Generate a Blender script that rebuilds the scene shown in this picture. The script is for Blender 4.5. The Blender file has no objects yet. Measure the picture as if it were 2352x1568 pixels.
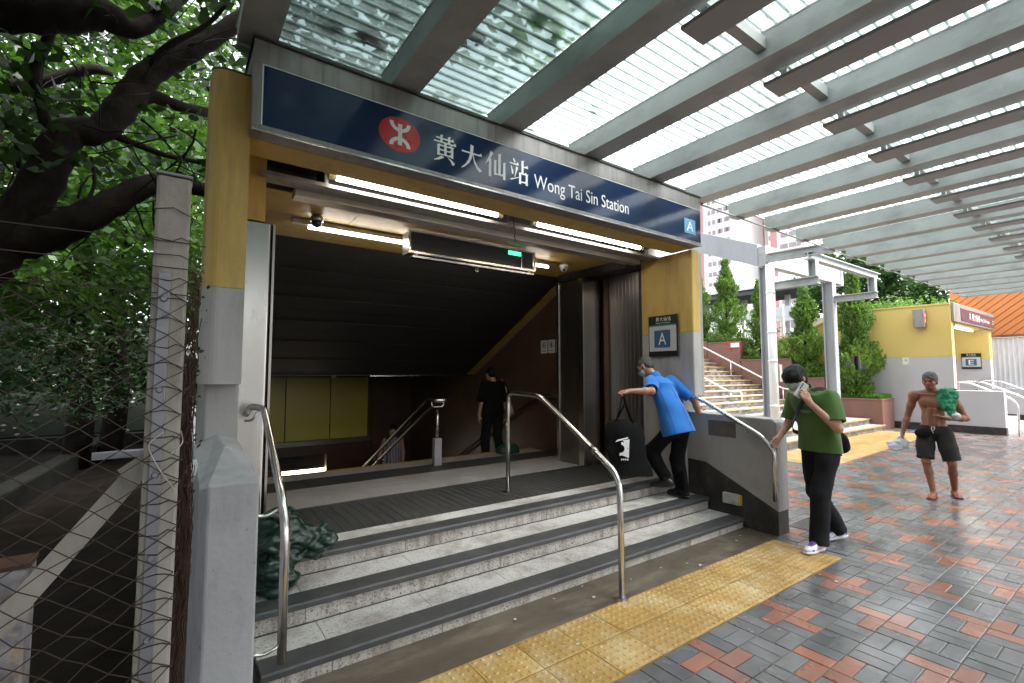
import bpy, bmesh, math, random
import numpy as np
from mathutils import Vector, Matrix

R = math.radians
rnd = random.Random(11)
sc = bpy.context.scene
COL = sc.collection

# ---------------------------------------------------------------- camera
CAM_H, CAM_YAW, CAM_PITCH, CAM_F = 1.65, 35.3, 3.83, 1091.0     # focal length in pixels of a 2352 px wide frame
cam_data = bpy.data.cameras.new('camera')
cam = bpy.data.objects.new('camera', cam_data)
COL.objects.link(cam)
cam_data.sensor_width = 36.0
cam_data.lens = CAM_F / 2352.0 * 36.0
cam_data.clip_start = 0.05
cam_data.clip_end = 3000.0
cam.location = (0.0, 0.0, CAM_H)
cam.rotation_euler = (R(90 + CAM_PITCH), 0.0, R(-CAM_YAW))
sc.camera = cam

# ---------------------------------------------------------------- sky, sun, exposure (bright overcast day)
SUN_EL, SUN_AZ = 58.0, 150.0
world = bpy.data.worlds.new('World')
sc.world = world
world.use_nodes = True
wn = world.node_tree.nodes
wl = world.node_tree.links
wn.clear()
w_out = wn.new('ShaderNodeOutputWorld')
w_bg = wn.new('ShaderNodeBackground')
w_sky = wn.new('ShaderNodeTexSky')
w_sky.sky_type = 'NISHITA'
w_sky.sun_disc = False
w_sky.sun_elevation = R(SUN_EL)
w_sky.sun_rotation = R(SUN_AZ)
w_sky.air_density = 1.0
w_sky.dust_density = 4.0
w_sky.ozone_density = 1.0
w_hsv = wn.new('ShaderNodeHueSaturation')          # a clouded sky is nearly colourless
w_hsv.inputs['Saturation'].default_value = 0.22
wl.new(w_sky.outputs['Color'], w_hsv.inputs['Color'])
wl.new(w_hsv.outputs['Color'], w_bg.inputs['Color'])
w_bg.inputs['Strength'].default_value = 0.15
wl.new(w_bg.outputs['Background'], w_out.inputs['Surface'])

sun_data = bpy.data.lights.new('sun', 'SUN')
sun_data.energy = 1.2
sun_data.angle = R(25.0)
sun_data.color = (1.0, 0.97, 0.93)
sun = bpy.data.objects.new('sun', sun_data)
COL.objects.link(sun)
# the sun stands in the direction (sin az, cos az) seen from above, SUN_EL above the horizon
_d = Vector((math.sin(R(SUN_AZ)) * math.cos(R(SUN_EL)), math.cos(R(SUN_AZ)) * math.cos(R(SUN_EL)), math.sin(R(SUN_EL))))
sun.rotation_euler = _d.to_track_quat('Z', 'Y').to_euler()

sc.view_settings.view_transform = 'Standard'
sc.view_settings.look = 'None'
sc.view_settings.gamma = 1.0
sc.view_settings.exposure = 2.4
sc.view_settings.use_curve_mapping = False
sc.render.engine = 'CYCLES'
sc.cycles.use_denoising = True
sc.cycles.max_bounces = 10
sc.cycles.diffuse_bounces = 5
sc.cycles.glossy_bounces = 4
sc.cycles.transmission_bounces = 6
sc.cycles.transparent_max_bounces = 24
sc.cycles.sample_clamp_indirect = 8.0
sc.cycles.caustics_reflective = False
sc.cycles.caustics_refractive = False

# ---------------------------------------------------------------- photo pixel (2352 x 1568) to a direction from the camera
_y, _p = R(CAM_YAW), R(CAM_PITCH)
_FW = np.array([math.sin(_y) * math.cos(_p), math.cos(_y) * math.cos(_p), math.sin(_p)])
_RT = np.array([math.cos(_y), -math.sin(_y), 0.0])
_UP = np.cross(_RT, _FW)
_C0 = np.array([0.0, 0.0, CAM_H])


def ray(u, v):
    return _FW + _RT * (u - 1176.0) / CAM_F - _UP * (v - 784.0) / CAM_F


def at_z(u, v, z=0.0):
    d = ray(u, v)
    return Vector(_C0 + d * ((z - CAM_H) / d[2]))


def at_y(u, v, y):
    d = ray(u, v)
    return Vector(_C0 + d * (y / d[1]))


def at_x(u, v, x):
    d = ray(u, v)
    return Vector(_C0 + d * (x / d[0]))


def to_px(p):
    q = np.array(p, float) - _C0
    w = q @ _FW
    return 1176 + CAM_F * (q @ _RT) / w, 784 - CAM_F * (q @ _UP) / w, w


# ---------------------------------------------------------------- mesh builder
class MB:
    def __init__(self):
        self.v, self.f, self.m = [], [], []

    def add(self, verts, faces, mi=0):
        o = len(self.v)
        self.v.extend([tuple(p) for p in verts])
        self.f.extend([tuple(i + o for i in f) for f in faces])
        self.m.extend([mi] * len(faces))
        return self

    def box(self, x0, x1, y0, y1, z0, z1, mi=0):
        v = [(x0, y0, z0), (x1, y0, z0), (x1, y1, z0), (x0, y1, z0), (x0, y0, z1), (x1, y0, z1), (x1, y1, z1), (x0, y1, z1)]
        return self.add(v, [(0, 3, 2, 1), (4, 5, 6, 7), (0, 1, 5, 4), (1, 2, 6, 5), (2, 3, 7, 6), (3, 0, 4, 7)], mi)

    def obox(self, c, s, ax, ay, az, mi=0):
        c, ax, ay, az = Vector(c), Vector(ax).normalized(), Vector(ay).normalized(), Vector(az).normalized()
        v = []
        for sz in (-1, 1):
            for sx, sy in ((-1, -1), (1, -1), (1, 1), (-1, 1)):
                v.append(c + ax * (sx * s[0] / 2) + ay * (sy * s[1] / 2) + az * (sz * s[2] / 2))
        return self.add(v, [(0, 3, 2, 1), (4, 5, 6, 7), (0, 1, 5, 4), (1, 2, 6, 5), (2, 3, 7, 6), (3, 0, 4, 7)], mi)

    def bar(self, a, b, w, h, up=(0, 0, 1), mi=0):
        a, b = Vector(a), Vector(b)
        d = (b - a)
        L = d.length
        d.normalize()
        s = d.cross(Vector(up)).normalized()
        u = s.cross(d)
        return self.obox((a + b) / 2, (w, L, h), s, d, u, mi)

    def prism(self, poly, axis, a, b, mi=0):
        n = len(poly)
        f3 = {'x': lambda p, t: (t, p[0], p[1]), 'y': lambda p, t: (p[0], t, p[1]), 'z': lambda p, t: (p[0], p[1], t)}[axis]
        v = [f3(p, a) for p in poly] + [f3(p, b) for p in poly]
        f = [tuple(range(n - 1, -1, -1)), tuple(range(n, 2 * n))] + [(i, (i + 1) % n, n + (i + 1) % n, n + i) for i in range(n)]
        return self.add(v, f, mi)

    def tube(self, path, r, seg=10, mi=0, caps=True):
        P = [Vector(p) for p in path]
        n = len(P)
        rr = r if isinstance(r, (list, tuple)) else [r] * n
        v, f = [], []
        ref = None
        for i in range(n):
            t = (P[min(i + 1, n - 1)] - P[max(i - 1, 0)]).normalized()
            if ref is None:
                ref = t.orthogonal().normalized()
            ref = (ref - t * ref.dot(t))
            ref = ref.normalized() if ref.length > 1e-6 else t.orthogonal().normalized()
            b = t.cross(ref)
            for k in range(seg):
                a = 2 * math.pi * k / seg
                v.append(P[i] + (ref * math.cos(a) + b * math.sin(a)) * rr[i])
        for i in range(n - 1):
            for k in range(seg):
                k2 = (k + 1) % seg
                f.append((i * seg + k, i * seg + k2, (i + 1) * seg + k2, (i + 1) * seg + k))
        if caps:
            f.append(tuple(range(seg - 1, -1, -1)))
            f.append(tuple(range((n - 1) * seg, n * seg)))
        return self.add(v, f, mi)

    def lathe(self, prof, c, seg=16, mi=0, axis=(0, 0, 1)):
        ax = Vector(axis).normalized()
        s = ax.orthogonal().normalized()
        t = ax.cross(s)
        c = Vector(c)
        v, f = [], []
        for r, h in prof:
            for k in range(seg):
                a = 2 * math.pi * k / seg
                v.append(c + ax * h + (s * math.cos(a) + t * math.sin(a)) * r)
        for i in range(len(prof) - 1):
            for k in range(seg):
                k2 = (k + 1) % seg
                f.append((i * seg + k, i * seg + k2, (i + 1) * seg + k2, (i + 1) * seg + k))
        f.append(tuple(range(seg - 1, -1, -1)))
        f.append(tuple(range((len(prof) - 1) * seg, len(prof) * seg)))
        return self.add(v, f, mi)

    def ball(self, c, r, seg=14, rings=9, mi=0):
        r = r if isinstance(r, (list, tuple)) else (r, r, r)
        v = [(c[0], c[1], c[2] - r[2])]
        f = []
        for i in range(1, rings):
            th = math.pi * i / rings
            for k in range(seg):
                a = 2 * math.pi * k / seg
                v.append((c[0] + r[0] * math.sin(th) * math.cos(a), c[1] + r[1] * math.sin(th) * math.sin(a), c[2] - r[2] * math.cos(th)))
        v.append((c[0], c[1], c[2] + r[2]))
        for k in range(seg):
            f.append((0, 1 + (k + 1) % seg, 1 + k))
        for i in range(rings - 2):
            for k in range(seg):
                a, b = 1 + i * seg + k, 1 + i * seg + (k + 1) % seg
                f.append((a, b, b + seg, a + seg))
        o = 1 + (rings - 2) * seg
        for k in range(seg):
            f.append((o + k, o + (k + 1) % seg, len(v) - 1))
        return self.add(v, f, mi)


def bend(pts, rad, n=6):
    """a polyline with its inner corners rounded"""
    P = [Vector(p) for p in pts]
    out = [P[0]]
    for i in range(1, len(P) - 1):
        a, b = (P[i - 1] - P[i]), (P[i + 1] - P[i])
        r = min(rad, a.length * 0.45, b.length * 0.45)
        s, e = P[i] + a.normalized() * r, P[i] + b.normalized() * r
        for k in range(n + 1):
            t = k / n
            out.append(s * (1 - t) ** 2 + P[i] * 2 * t * (1 - t) + e * t * t)
    out.append(P[-1])
    return out


def _mesh(name, mb, mats, shift, smooth):
    me = bpy.data.meshes.new(name)
    if isinstance(mb, MB):
        V = np.array(mb.v, dtype=np.float64).reshape(-1, 3) - np.array(shift)
        me.from_pydata(V.tolist(), [], mb.f)
        if len(mats) > 1:
            me.polygons.foreach_set('material_index', mb.m)
        if len(mb.f) < 30000 and getattr(mb, 'closed', True):
            bm = bmesh.new()
            bm.from_mesh(me)
            bmesh.ops.recalc_face_normals(bm, faces=bm.faces)
            bm.to_mesh(me)
            bm.free()
    else:
        V, F = mb
        V = np.asarray(V, dtype=np.float32) - np.array(shift, dtype=np.float32)
        F = np.asarray(F, dtype=np.int32)
        me.vertices.add(len(V))
        me.vertices.foreach_set('co', V.ravel())
        k = F.shape[1]
        me.loops.add(F.size)
        me.loops.foreach_set('vertex_index', F.ravel())
        me.polygons.add(len(F))
        me.polygons.foreach_set('loop_start', np.arange(0, F.size, k, dtype=np.int32))
        me.polygons.foreach_set('loop_total', np.full(len(F), k, dtype=np.int32))
        me.update(calc_edges=True)
    for m in mats:
        me.materials.append(m)
    if smooth:
        me.polygons.foreach_set('use_smooth', [True] * len(me.polygons))
    me.update()
    return me


def _finish(o, bevel, smooth):
    if bevel:
        b = o.modifiers.new('bevel', 'BEVEL')
        b.width = bevel
        b.segments = 2
        b.limit_method = 'ANGLE'
        b.angle_limit = R(35)


def _mats(m):
    return list(m) if isinstance(m, (list, tuple)) else [m]


def thing(name, label, cat, loc=(0, 0, 0), group=None, kind=None):
    o = bpy.data.objects.new(name, None)
    o.empty_display_size = 0.1
    COL.objects.link(o)
    o.location = loc
    o['label'] = label
    o['category'] = cat
    if group:
        o['group'] = group
    if kind:
        o['kind'] = kind
    return o


def _root_loc(o):
    p = Vector((0, 0, 0))
    while o is not None:
        p += o.location
        o = o.parent
    return p


def part(name, mb, mat, parent, bevel=0, smooth=False, kind=None, label=None):
    s = _root_loc(parent)
    me = _mesh(name, mb, _mats(mat), s, smooth)
    o = bpy.data.objects.new(name, me)
    COL.objects.link(o)
    o.parent = parent
    if kind:
        o['kind'] = kind
    if label:
        o['label'] = label
    _finish(o, bevel, smooth)
    return o


def solo(name, mb, mat, label, cat, group=None, bevel=0, smooth=False, kind=None):
    V = np.array(mb.v if isinstance(mb, MB) else mb[0]).reshape(-1, 3)
    lo, hi = V.min(0), V.max(0)
    c = ((lo[0] + hi[0]) / 2, (lo[1] + hi[1]) / 2, lo[2])
    o = bpy.data.objects.new(name, _mesh(name, mb, _mats(mat), c, smooth))
    COL.objects.link(o)
    o.location = c
    if label:
        o['label'] = label
    if cat:
        o['category'] = cat
    if group:
        o['group'] = group
    if kind:
        o['kind'] = kind
    _finish(o, bevel, smooth)
    return o


def struct(name, mb, mat, label=None, bevel=0, smooth=False):
    o = bpy.data.objects.new(name, _mesh(name, mb, _mats(mat), (0, 0, 0), smooth))
    COL.objects.link(o)
    o['kind'] = 'structure'
    if label:
        o['label'] = label
    _finish(o, bevel, smooth)
    return o


def inst(name, me, parent, loc, rotz=0.0):
    """one more piece that shares its mesh data"""
    o = bpy.data.objects.new(name, me)
    COL.objects.link(o)
    o.parent = parent
    o.location = Vector(loc) - _root_loc(parent)
    o.rotation_euler = (0, 0, rotz)
    return o


# ---------------------------------------------------------------- procedural materials
def _nt(name):
    m = bpy.data.materials.new(name)
    m.use_nodes = True
    t = m.node_tree
    t.nodes.clear()
    out = t.nodes.new('ShaderNodeOutputMaterial')
    return m, t, out


def N(t, typ, **kw):
    n = t.nodes.new(typ)
    for k, v in kw.items():
        if hasattr(n, k):
            setattr(n, k, v)
        else:
            n.inputs[k].default_value = v
    return n


def L(t, a, b):
    t.links.new(a, b)


def noise(t, vec, scale, detail=6, rough=0.55):
    n = N(t, 'ShaderNodeTexNoise')
    n.inputs['Scale'].default_value = scale
    n.inputs['Detail'].default_value = detail
    n.inputs['Roughness'].default_value = rough
    L(t, vec, n.inputs['Vector'])
    return n.outputs['Fac']


def ramp(t, fac, stops):
    r = N(t, 'ShaderNodeValToRGB')
    e = r.color_ramp.elements
    while len(e) < len(stops):
        e.new(0.5)
    for k, (p, c) in enumerate(stops):
        e[k].position = p
        c = c if isinstance(c, (list, tuple)) else (c, c, c)
        e[k].color = (c[0], c[1], c[2], 1)
    L(t, fac, r.inputs['Fac'])
    return r.outputs['Color']


def mixc(t, fac, a, b, mode='MIX'):
    m = N(t, 'ShaderNodeMixRGB')
    m.blend_type = mode
    for s, x in ((0, fac), (1, a), (2, b)):
        if hasattr(x, 'is_output') or hasattr(x, 'links'):
            L(t, x, m.inputs[s])
        elif isinstance(x, (int, float)):
            m.inputs[s].default_value = x if s == 0 else (x, x, x, 1)
        else:
            m.inputs[s].default_value = (x[0], x[1], x[2], 1)
    return m.outputs['Color']


def wpos(t, scale=(1, 1, 1)):
    g = N(t, 'ShaderNodeNewGeometry')
    if scale == (1, 1, 1):
        return g.outputs['Position']
    mp = N(t, 'ShaderNodeMapping')
    mp.inputs['Scale'].default_value = scale
    L(t, g.outputs['Position'], mp.inputs['Vector'])
    return mp.outputs['Vector']


def pmat(name, c, c2=None, rough=0.55, rough2=None, metal=0.0, ns=5.0, bump=0.0, bs=80.0, stain=None, stain_amt=0.5,
         stain_scale=(2, 2, 0.6), spec=0.5, speck=None, obj_var=0.0, trans=0.0, emit=None, sheen=0.0):
    """painted / stone / cloth surface: two close colours in soft noise, optional streaky stain, grain bump, roughness patches"""
    m, t, out = _nt(name)
    b = N(t, 'ShaderNodeBsdfPrincipled')
    pos = wpos(t)
    c2 = c2 or tuple(x * 0.86 for x in c)
    n1 = noise(t, pos, ns)
    col = ramp(t, n1, [(0.32, c2), (0.68, c)])
    if speck:                                          # speckled stone: (colour, scale, amount)
        for (sc_col, sc_scale, lo, hi) in speck:
            n2 = noise(t, pos, sc_scale, 3, 0.7)
            f = ramp(t, n2, [(lo, 0.0), (hi, 1.0)])
            col = mixc(t, f, col, sc_col)
    if stain:
        sp = wpos(t, stain_scale)
        n3 = noise(t, sp, 1.6, 9, 0.66)
        f = ramp(t, n3, [(0.48, 0.0), (0.74, stain_amt)])
        col = mixc(t, f, col, stain)
    if obj_var:
        oi = N(t, 'ShaderNodeObjectInfo')
        f = ramp(t, oi.outputs['Random'], [(0.0, 1 - obj_var), (1.0, 1 + obj_var * 0.4)])
        col = mixc(t, 1.0, col, f, 'MULTIPLY')
    L(t, col, b.inputs['Base Color'])
    if rough2 is not None:
        n4 = noise(t, pos, 2.3, 4)
        L(t, ramp(t, n4, [(0.38, rough), (0.62, rough2)]), b.inputs['Roughness'])
    else:
        n4 = noise(t, pos, 14, 4)
        L(t, ramp(t, n4, [(0.2, max(0.02, rough - 0.07)), (0.8, min(1, rough + 0.07))]), b.inputs['Roughness'])
    b.inputs['Metallic'].default_value = metal
    b.inputs['Specular IOR Level'].default_value = spec
    if sheen:
        b.inputs['Sheen Weight'].default_value = sheen
    if bump:
        bn = N(t, 'ShaderNodeBump')
        bn.inputs['Strength'].default_value = bump
        bn.inputs['Distance'].default_value = 0.01
        L(t, noise(t, pos, bs, 5), bn.inputs['Height'])
        L(t, bn.outputs['Normal'], b.inputs['Normal'])
    if trans:
        tr = N(t, 'ShaderNodeBsdfTranslucent')
        L(t, col, tr.inputs['Color'])
        mx = N(t, 'ShaderNodeMixShader')
        mx.inputs[0].default_value = trans
        L(t, b.outputs[0], mx.inputs[1])
        L(t, tr.outputs[0], mx.inputs[2])
        L(t, mx.outputs[0], out.inputs['Surface'])
    else:
        L(t, b.outputs[0], out.inputs['Surface'])
    if emit:
        b.inputs['Emission Color'].default_value = (emit[0], emit[1], emit[2], 1)
        b.inputs['Emission Strength'].default_value = emit[3]
    return m


def emat(name, c, s):
    m, t, out = _nt(name)
    e = N(t, 'ShaderNodeEmission')
    e.inputs['Color'].default_value = (c[0], c[1], c[2], 1)
    e.inputs['Strength'].default_value = s
    L(t, e.outputs[0], out.inputs['Surface'])
    return m


def leafmat(name, c1, c2, trans=0.45, rough=0.4):
    m, t, out = _nt(name)
    b = N(t, 'ShaderNodeBsdfPrincipled')
    pos = wpos(t)
    col = ramp(t, noise(t, pos, 9, 3), [(0.3, c1), (0.7, c2)])
    L(t, col, b.inputs['Base Color'])
    b.inputs['Roughness'].default_value = rough
    b.inputs['Specular IOR Level'].default_value = 0.35
    tr = N(t, 'ShaderNodeBsdfTranslucent')
    L(t, mixc(t, 1.0, col, (1.5, 1.45, 0.7), 'MULTIPLY'), tr.inputs['Color'])
    mx = N(t, 'ShaderNodeMixShader')
    mx.inputs[0].default_value = trans
    L(t, b.outputs[0], mx.inputs[1])
    L(t, tr.outputs[0], mx.inputs[2])
    L(t, mx.outputs[0], out.inputs['Surface'])
    return m


def sheetmat(name, tint, transp, milky):
    """clear ribbed roofing: part see-through, part milky"""
    m, t, out = _nt(name)
    tp = N(t, 'ShaderNodeBsdfTransparent')
    tp.inputs['Color'].default_value = (tint[0], tint[1], tint[2], 1)
    tl = N(t, 'ShaderNodeBsdfTranslucent')
    tl.inputs['Color'].default_value = (milky[0], milky[1], milky[2], 1)
    gl = N(t, 'ShaderNodeBsdfGlossy')
    gl.inputs['Roughness'].default_value = 0.12
    n = noise(t, wpos(t), 1.8, 6)
    m1 = N(t, 'ShaderNodeMixShader')
    L(t, ramp(t, n, [(0.3, transp - 0.12), (0.7, transp + 0.12)]), m1.inputs[0])
    L(t, tl.outputs[0], m1.inputs[1])
    L(t, tp.outputs[0], m1.inputs[2])
    m2 = N(t, 'ShaderNodeMixShader')
    m2.inputs[0].default_value = 0.06
    L(t, m1.outputs[0], m2.inputs[1])
    L(t, gl.outputs[0], m2.inputs[2])
    L(t, m2.outputs[0], out.inputs['Surface'])
    return m


def steelmat(name, c=(0.44, 0.43, 0.415), rough=0.24, brush=(14, 14, 0.6)):
    m, t, out = _nt(name)
    b = N(t, 'ShaderNodeBsdfPrincipled')
    n = noise(t, wpos(t, brush), 6, 4)
    L(t, ramp(t, n, [(0.3, rough - 0.025), (0.7, rough + 0.035)]), b.inputs['Roughness'])
    n2 = noise(t, wpos(t), 3, 5)
    L(t, ramp(t, n2, [(0.3, tuple(x * 0.92 for x in c)), (0.7, c)]), b.inputs['Base Color'])
    b.inputs['Metallic'].default_value = 1.0
    bn = N(t, 'ShaderNodeBump')
    bn.inputs['Strength'].default_value = 0.012
    bn.inputs['Distance'].default_value = 0.02
    L(t, noise(t, wpos(t, (1, 1, 0.25)), 3.0, 2), bn.inputs['Height'])
    L(t, bn.outputs['Normal'], b.inputs['Normal'])
    L(t, b.outputs[0], out.inputs['Surface'])
    return m


M = {}
M['yellow'] = pmat('yellow_paint', (0.57, 0.395, 0.115), (0.51, 0.345, 0.09), rough=0.5, ns=1.6, stain=(0.16, 0.10, 0.03), stain_amt=0.45, stain_scale=(5, 5, 0.7), bump=0.15, bs=60)
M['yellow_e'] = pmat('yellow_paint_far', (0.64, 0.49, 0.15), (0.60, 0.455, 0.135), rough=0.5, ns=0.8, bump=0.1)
M['grey'] = pmat('grey_paint', (0.42, 0.41, 0.41), (0.37, 0.36, 0.36), rough=0.5, ns=2.0, stain=(0.12, 0.11, 0.10), stain_amt=0.45, stain_scale=(4, 4, 0.8), bump=0.15, bs=50)
M['grey_block'] = pmat('pale_grey_paint', (0.43, 0.43, 0.455), (0.37, 0.37, 0.395), rough=0.45, ns=2.2, stain=(0.10, 0.09, 0.08), stain_amt=0.55, stain_scale=(3, 3, 1.0), bump=0.25, bs=30, speck=[((0.06, 0.06, 0.06), 26, 0.69, 0.72)])
M['grey_wall'] = pmat('grey_low_wall_paint', (0.33, 0.32, 0.31), (0.28, 0.27, 0.265), rough=0.45, ns=1.5, stain=(0.10, 0.09, 0.08), stain_amt=0.5, stain_scale=(2, 2, 1.2), bump=0.15, bs=40)
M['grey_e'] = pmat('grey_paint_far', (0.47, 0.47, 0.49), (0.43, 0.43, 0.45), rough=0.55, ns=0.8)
M['black_base'] = pmat('grimy_black_skirting', (0.028, 0.026, 0.025), (0.016, 0.015, 0.014), rough=0.6, ns=6, bump=0.3, stain=(0.13, 0.11, 0.09), stain_amt=0.5, stain_scale=(5, 5, 3))
M['granite'] = pmat('speckled_granite', (0.56, 0.545, 0.525), (0.47, 0.455, 0.435), rough=0.5, ns=3, bump=0.25, bs=120,
                    speck=[((0.10, 0.09, 0.085), 75, 0.56, 0.66), ((0.68, 0.67, 0.65), 90, 0.60, 0.68)], stain=(0.15, 0.12, 0.09), stain_amt=0.85, stain_scale=(2.2, 2.2, 1.2), obj_var=0.12)
M['granite_riser'] = pmat('weathered_granite_riser', (0.50, 0.47, 0.44), (0.40, 0.37, 0.34), rough=0.6, ns=4, bump=0.35, bs=110,
                          speck=[((0.07, 0.06, 0.05), 70, 0.54, 0.64), ((0.62, 0.60, 0.57), 80, 0.60, 0.68)], stain=(0.10, 0.066, 0.042), stain_amt=0.9, stain_scale=(7, 7, 1.6), obj_var=0.16)
M['granite_in'] = pmat('granite_floor', (0.40, 0.385, 0.37), (0.34, 0.325, 0.31), rough=0.42, ns=2, bump=0.1, bs=120,
                       speck=[((0.14, 0.13, 0.12), 105, 0.60, 0.68)], stain=(0.17, 0.15, 0.13), stain_amt=0.4, stain_scale=(1.5, 1.5, 1))
M['nosing'] = pmat('charcoal_nosing', (0.055, 0.057, 0.06), (0.04, 0.041, 0.043), rough=0.48, ns=5, bump=0.3, bs=200, stain=(0.12, 0.11, 0.10), stain_amt=0.35, stain_scale=(3, 3, 3), obj_var=0.1)
M['rubber'] = pmat('dark_ribbed_mat', (0.045, 0.043, 0.041), (0.03, 0.029, 0.028), rough=0.65, ns=9, bump=0.2, bs=150, stain=(0.10, 0.095, 0.085), stain_amt=0.4, stain_scale=(2, 2, 2))
M['brown_mosaic'] = pmat('brown_granite_wall', (0.13, 0.075, 0.045), (0.09, 0.052, 0.032), rough=0.4, ns=3,
                         speck=[((0.03, 0.02, 0.015), 70, 0.54, 0.60), ((0.20, 0.12, 0.07), 95, 0.60, 0.66)])
M['steel'] = steelmat('stainless_steel')
M['steel_tube'] = steelmat('stainless_tube', (0.68, 0.67, 0.66), 0.2)
M['steel_dark'] = steelmat('dull_stainless', (0.36, 0.34, 0.33), 0.3)
M['frame_metal'] = pmat('weathered_aluminium', (0.30, 0.29, 0.275), (0.23, 0.22, 0.21), rough=0.45, metal=0.35, ns=3, stain=(0.08, 0.075, 0.07), stain_amt=0.7, stain_scale=(9, 9, 0.7), bump=0.1)
M['blue'] = pmat('deep_blue_enamel', (0.007, 0.026, 0.078), (0.006, 0.022, 0.068), rough=0.13, ns=1.2, spec=0.5)
M['light_blue'] = pmat('pale_blue_panel', (0.16, 0.36, 0.58), (0.15, 0.34, 0.55), rough=0.25)
M['white_print'] = pmat('white_lettering', (0.80, 0.81, 0.82), (0.78, 0.79, 0.80), rough=0.4)
M['red_print'] = pmat('red_roundel', (0.52, 0.018, 0.025), (0.48, 0.015, 0.022), rough=0.3)
M['white'] = pmat('white_paint', (0.74, 0.75, 0.76), (0.68, 0.69, 0.70), rough=0.4, ns=2, stain=(0.3, 0.29, 0.27), stain_amt=0.4, stain_scale=(4, 4, 0.6))
M['paper'] = pmat('white_paper', (0.78, 0.78, 0.77), (0.74, 0.74, 0.73), rough=0.7)
M['black'] = pmat('black_plastic', (0.018, 0.018, 0.019), (0.013, 0.013, 0.014), rough=0.4)
M['dark_panel'] = pmat('dark_slat_paint', (0.030, 0.029, 0.028), (0.022, 0.021, 0.02), rough=0.55, ns=2, obj_var=0.15)
M['beam'] = pmat('grey_green_beam_paint', (0.40, 0.425, 0.42), (0.34, 0.365, 0.36), rough=0.45, ns=1.5, stain=(0.10, 0.105, 0.10), stain_amt=0.5, stain_scale=(1.5, 1.5, 2.5), bump=0.08)
M['beam_pale'] = pmat('pale_grey_steel_paint', (0.36, 0.385, 0.41), (0.31, 0.335, 0.355), rough=0.42, ns=1.2, stain=(0.2, 0.2, 0.2), stain_amt=0.4, stain_scale=(3, 3, 0.8))
M['trough'] = pmat('light_trough_paint', (0.32, 0.335, 0.34), (0.275, 0.285, 0.29), rough=0.5, ns=1.5)
M['tube'] = emat('lit_fluorescent_tube', (1.0, 0.94, 0.85), 6.5)
M['tube_dim'] = emat('lit_far_tube', (1.0, 0.86, 0.66), 9.0)
M['sheet'] = sheetmat('ribbed_polycarbonate', (0.96, 0.985, 0.98), 0.80, (0.76, 0.82, 0.81))
M['sheet_dirty_shaded'] = sheetmat('algae_and_shade_polycarbonate', (0.72, 0.82, 0.80), 0.60, (0.34, 0.40, 0.39))  # algae dirt, with the overhanging tree's shade also put into the tint
M['rib'] = pmat('polycarbonate_rib', (0.52, 0.60, 0.58), (0.46, 0.53, 0.52), rough=0.4, trans=0.6)
M['brick_grey'] = pmat('grey_paver', (0.165, 0.167, 0.173), (0.120, 0.121, 0.126), rough=0.09, rough2=0.38, ns=7, bump=0.10, bs=90, obj_var=0.25, stain=(0.045, 0.043, 0.04), stain_amt=0.8, stain_scale=(0.55, 0.8, 1))
M['brick_red'] = pmat('red_paver', (0.34, 0.155, 0.108), (0.27, 0.12, 0.085), rough=0.10, rough2=0.38, ns=7, bump=0.10, bs=90, obj_var=0.25, stain=(0.11, 0.06, 0.045), stain_amt=0.75, stain_scale=(0.55, 0.8, 1))
M['mortar'] = pmat('sandy_joint', (0.17, 0.155, 0.13), (0.08, 0.075, 0.07), rough=0.7, ns=1.7, bump=0.3, bs=70)
M['wet_concrete'] = pmat('wet_concrete_strip', (0.105, 0.083, 0.060), (0.072, 0.057, 0.041), rough=0.3, rough2=0.6, ns=1.8, bump=0.2, bs=60, stain=(0.22, 0.19, 0.15), stain_amt=0.9, stain_scale=(0.8, 2.6, 1))
M['tactile'] = pmat('yellow_tactile_tile', (0.47, 0.31, 0.105), (0.37, 0.22, 0.06), rough=0.42, ns=2.6, bump=0.2, bs=90, stain=(0.58, 0.48, 0.30), stain_amt=0.8, stain_scale=(2, 2, 2), obj_var=0.16)
M['soil'] = pmat('dark_soil', (0.020, 0.016, 0.012), (0.010, 0.008, 0.006), spec=0.06, rough=0.95, ns=3, bump=0.5, bs=30)
M['kerb_dark'] = pmat('mossy_dark_kerb', (0.028, 0.028, 0.026), (0.015, 0.016, 0.013), spec=0.1, rough=0.9, ns=3, bump=0.4, bs=30)
M['concrete_dark'] = pmat('dark_damp_concrete', (0.085, 0.082, 0.078), (0.055, 0.053, 0.05), rough=0.55, ns=2, bump=0.3, bs=40, stain=(0.03, 0.03, 0.028), stain_amt=0.7)
M['bark'] = pmat('dark_bark', (0.018, 0.014, 0.011), (0.009, 0.0075, 0.006), spec=0.12, rough=0.9, ns=7, bump=0.9, bs=24, stain=(0.045, 0.04, 0.033), stain_amt=0.5, stain_scale=(3, 3, 3))
M['rust_wire'] = pmat('rusty_wire', (0.045, 0.027, 0.020), (0.028, 0.018, 0.014), rough=0.7, ns=20)
M['galv'] = pmat('galvanised_bar', (0.22, 0.22, 0.245), (0.17, 0.17, 0.19), rough=0.4, metal=0.4, ns=4, stain=(0.12, 0.11, 0.11), stain_amt=0.4)
M['cream'] = pmat('cream_post_paint', (0.37, 0.35, 0.31), (0.29, 0.27, 0.235), rough=0.6, ns=4, bump=0.3, bs=40, stain=(0.11, 0.075, 0.05), stain_amt=0.7, stain_scale=(4, 4, 1))
M['planter'] = pmat('brown_planter_paint', (0.20, 0.095, 0.075), (0.175, 0.083, 0.066), rough=0.6, ns=1.5, stain=(0.10, 0.06, 0.05), stain_amt=0.4)
M['nose_yellow'] = pmat('yellow_nosing', (0.50, 0.33, 0.10), (0.36, 0.26, 0.12), rough=0.6, ns=3)
M['pale_tread'] = pmat('pale_stair_tread', (0.42, 0.40, 0.38), (0.34, 0.32, 0.305), rough=0.5, ns=2)

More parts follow.
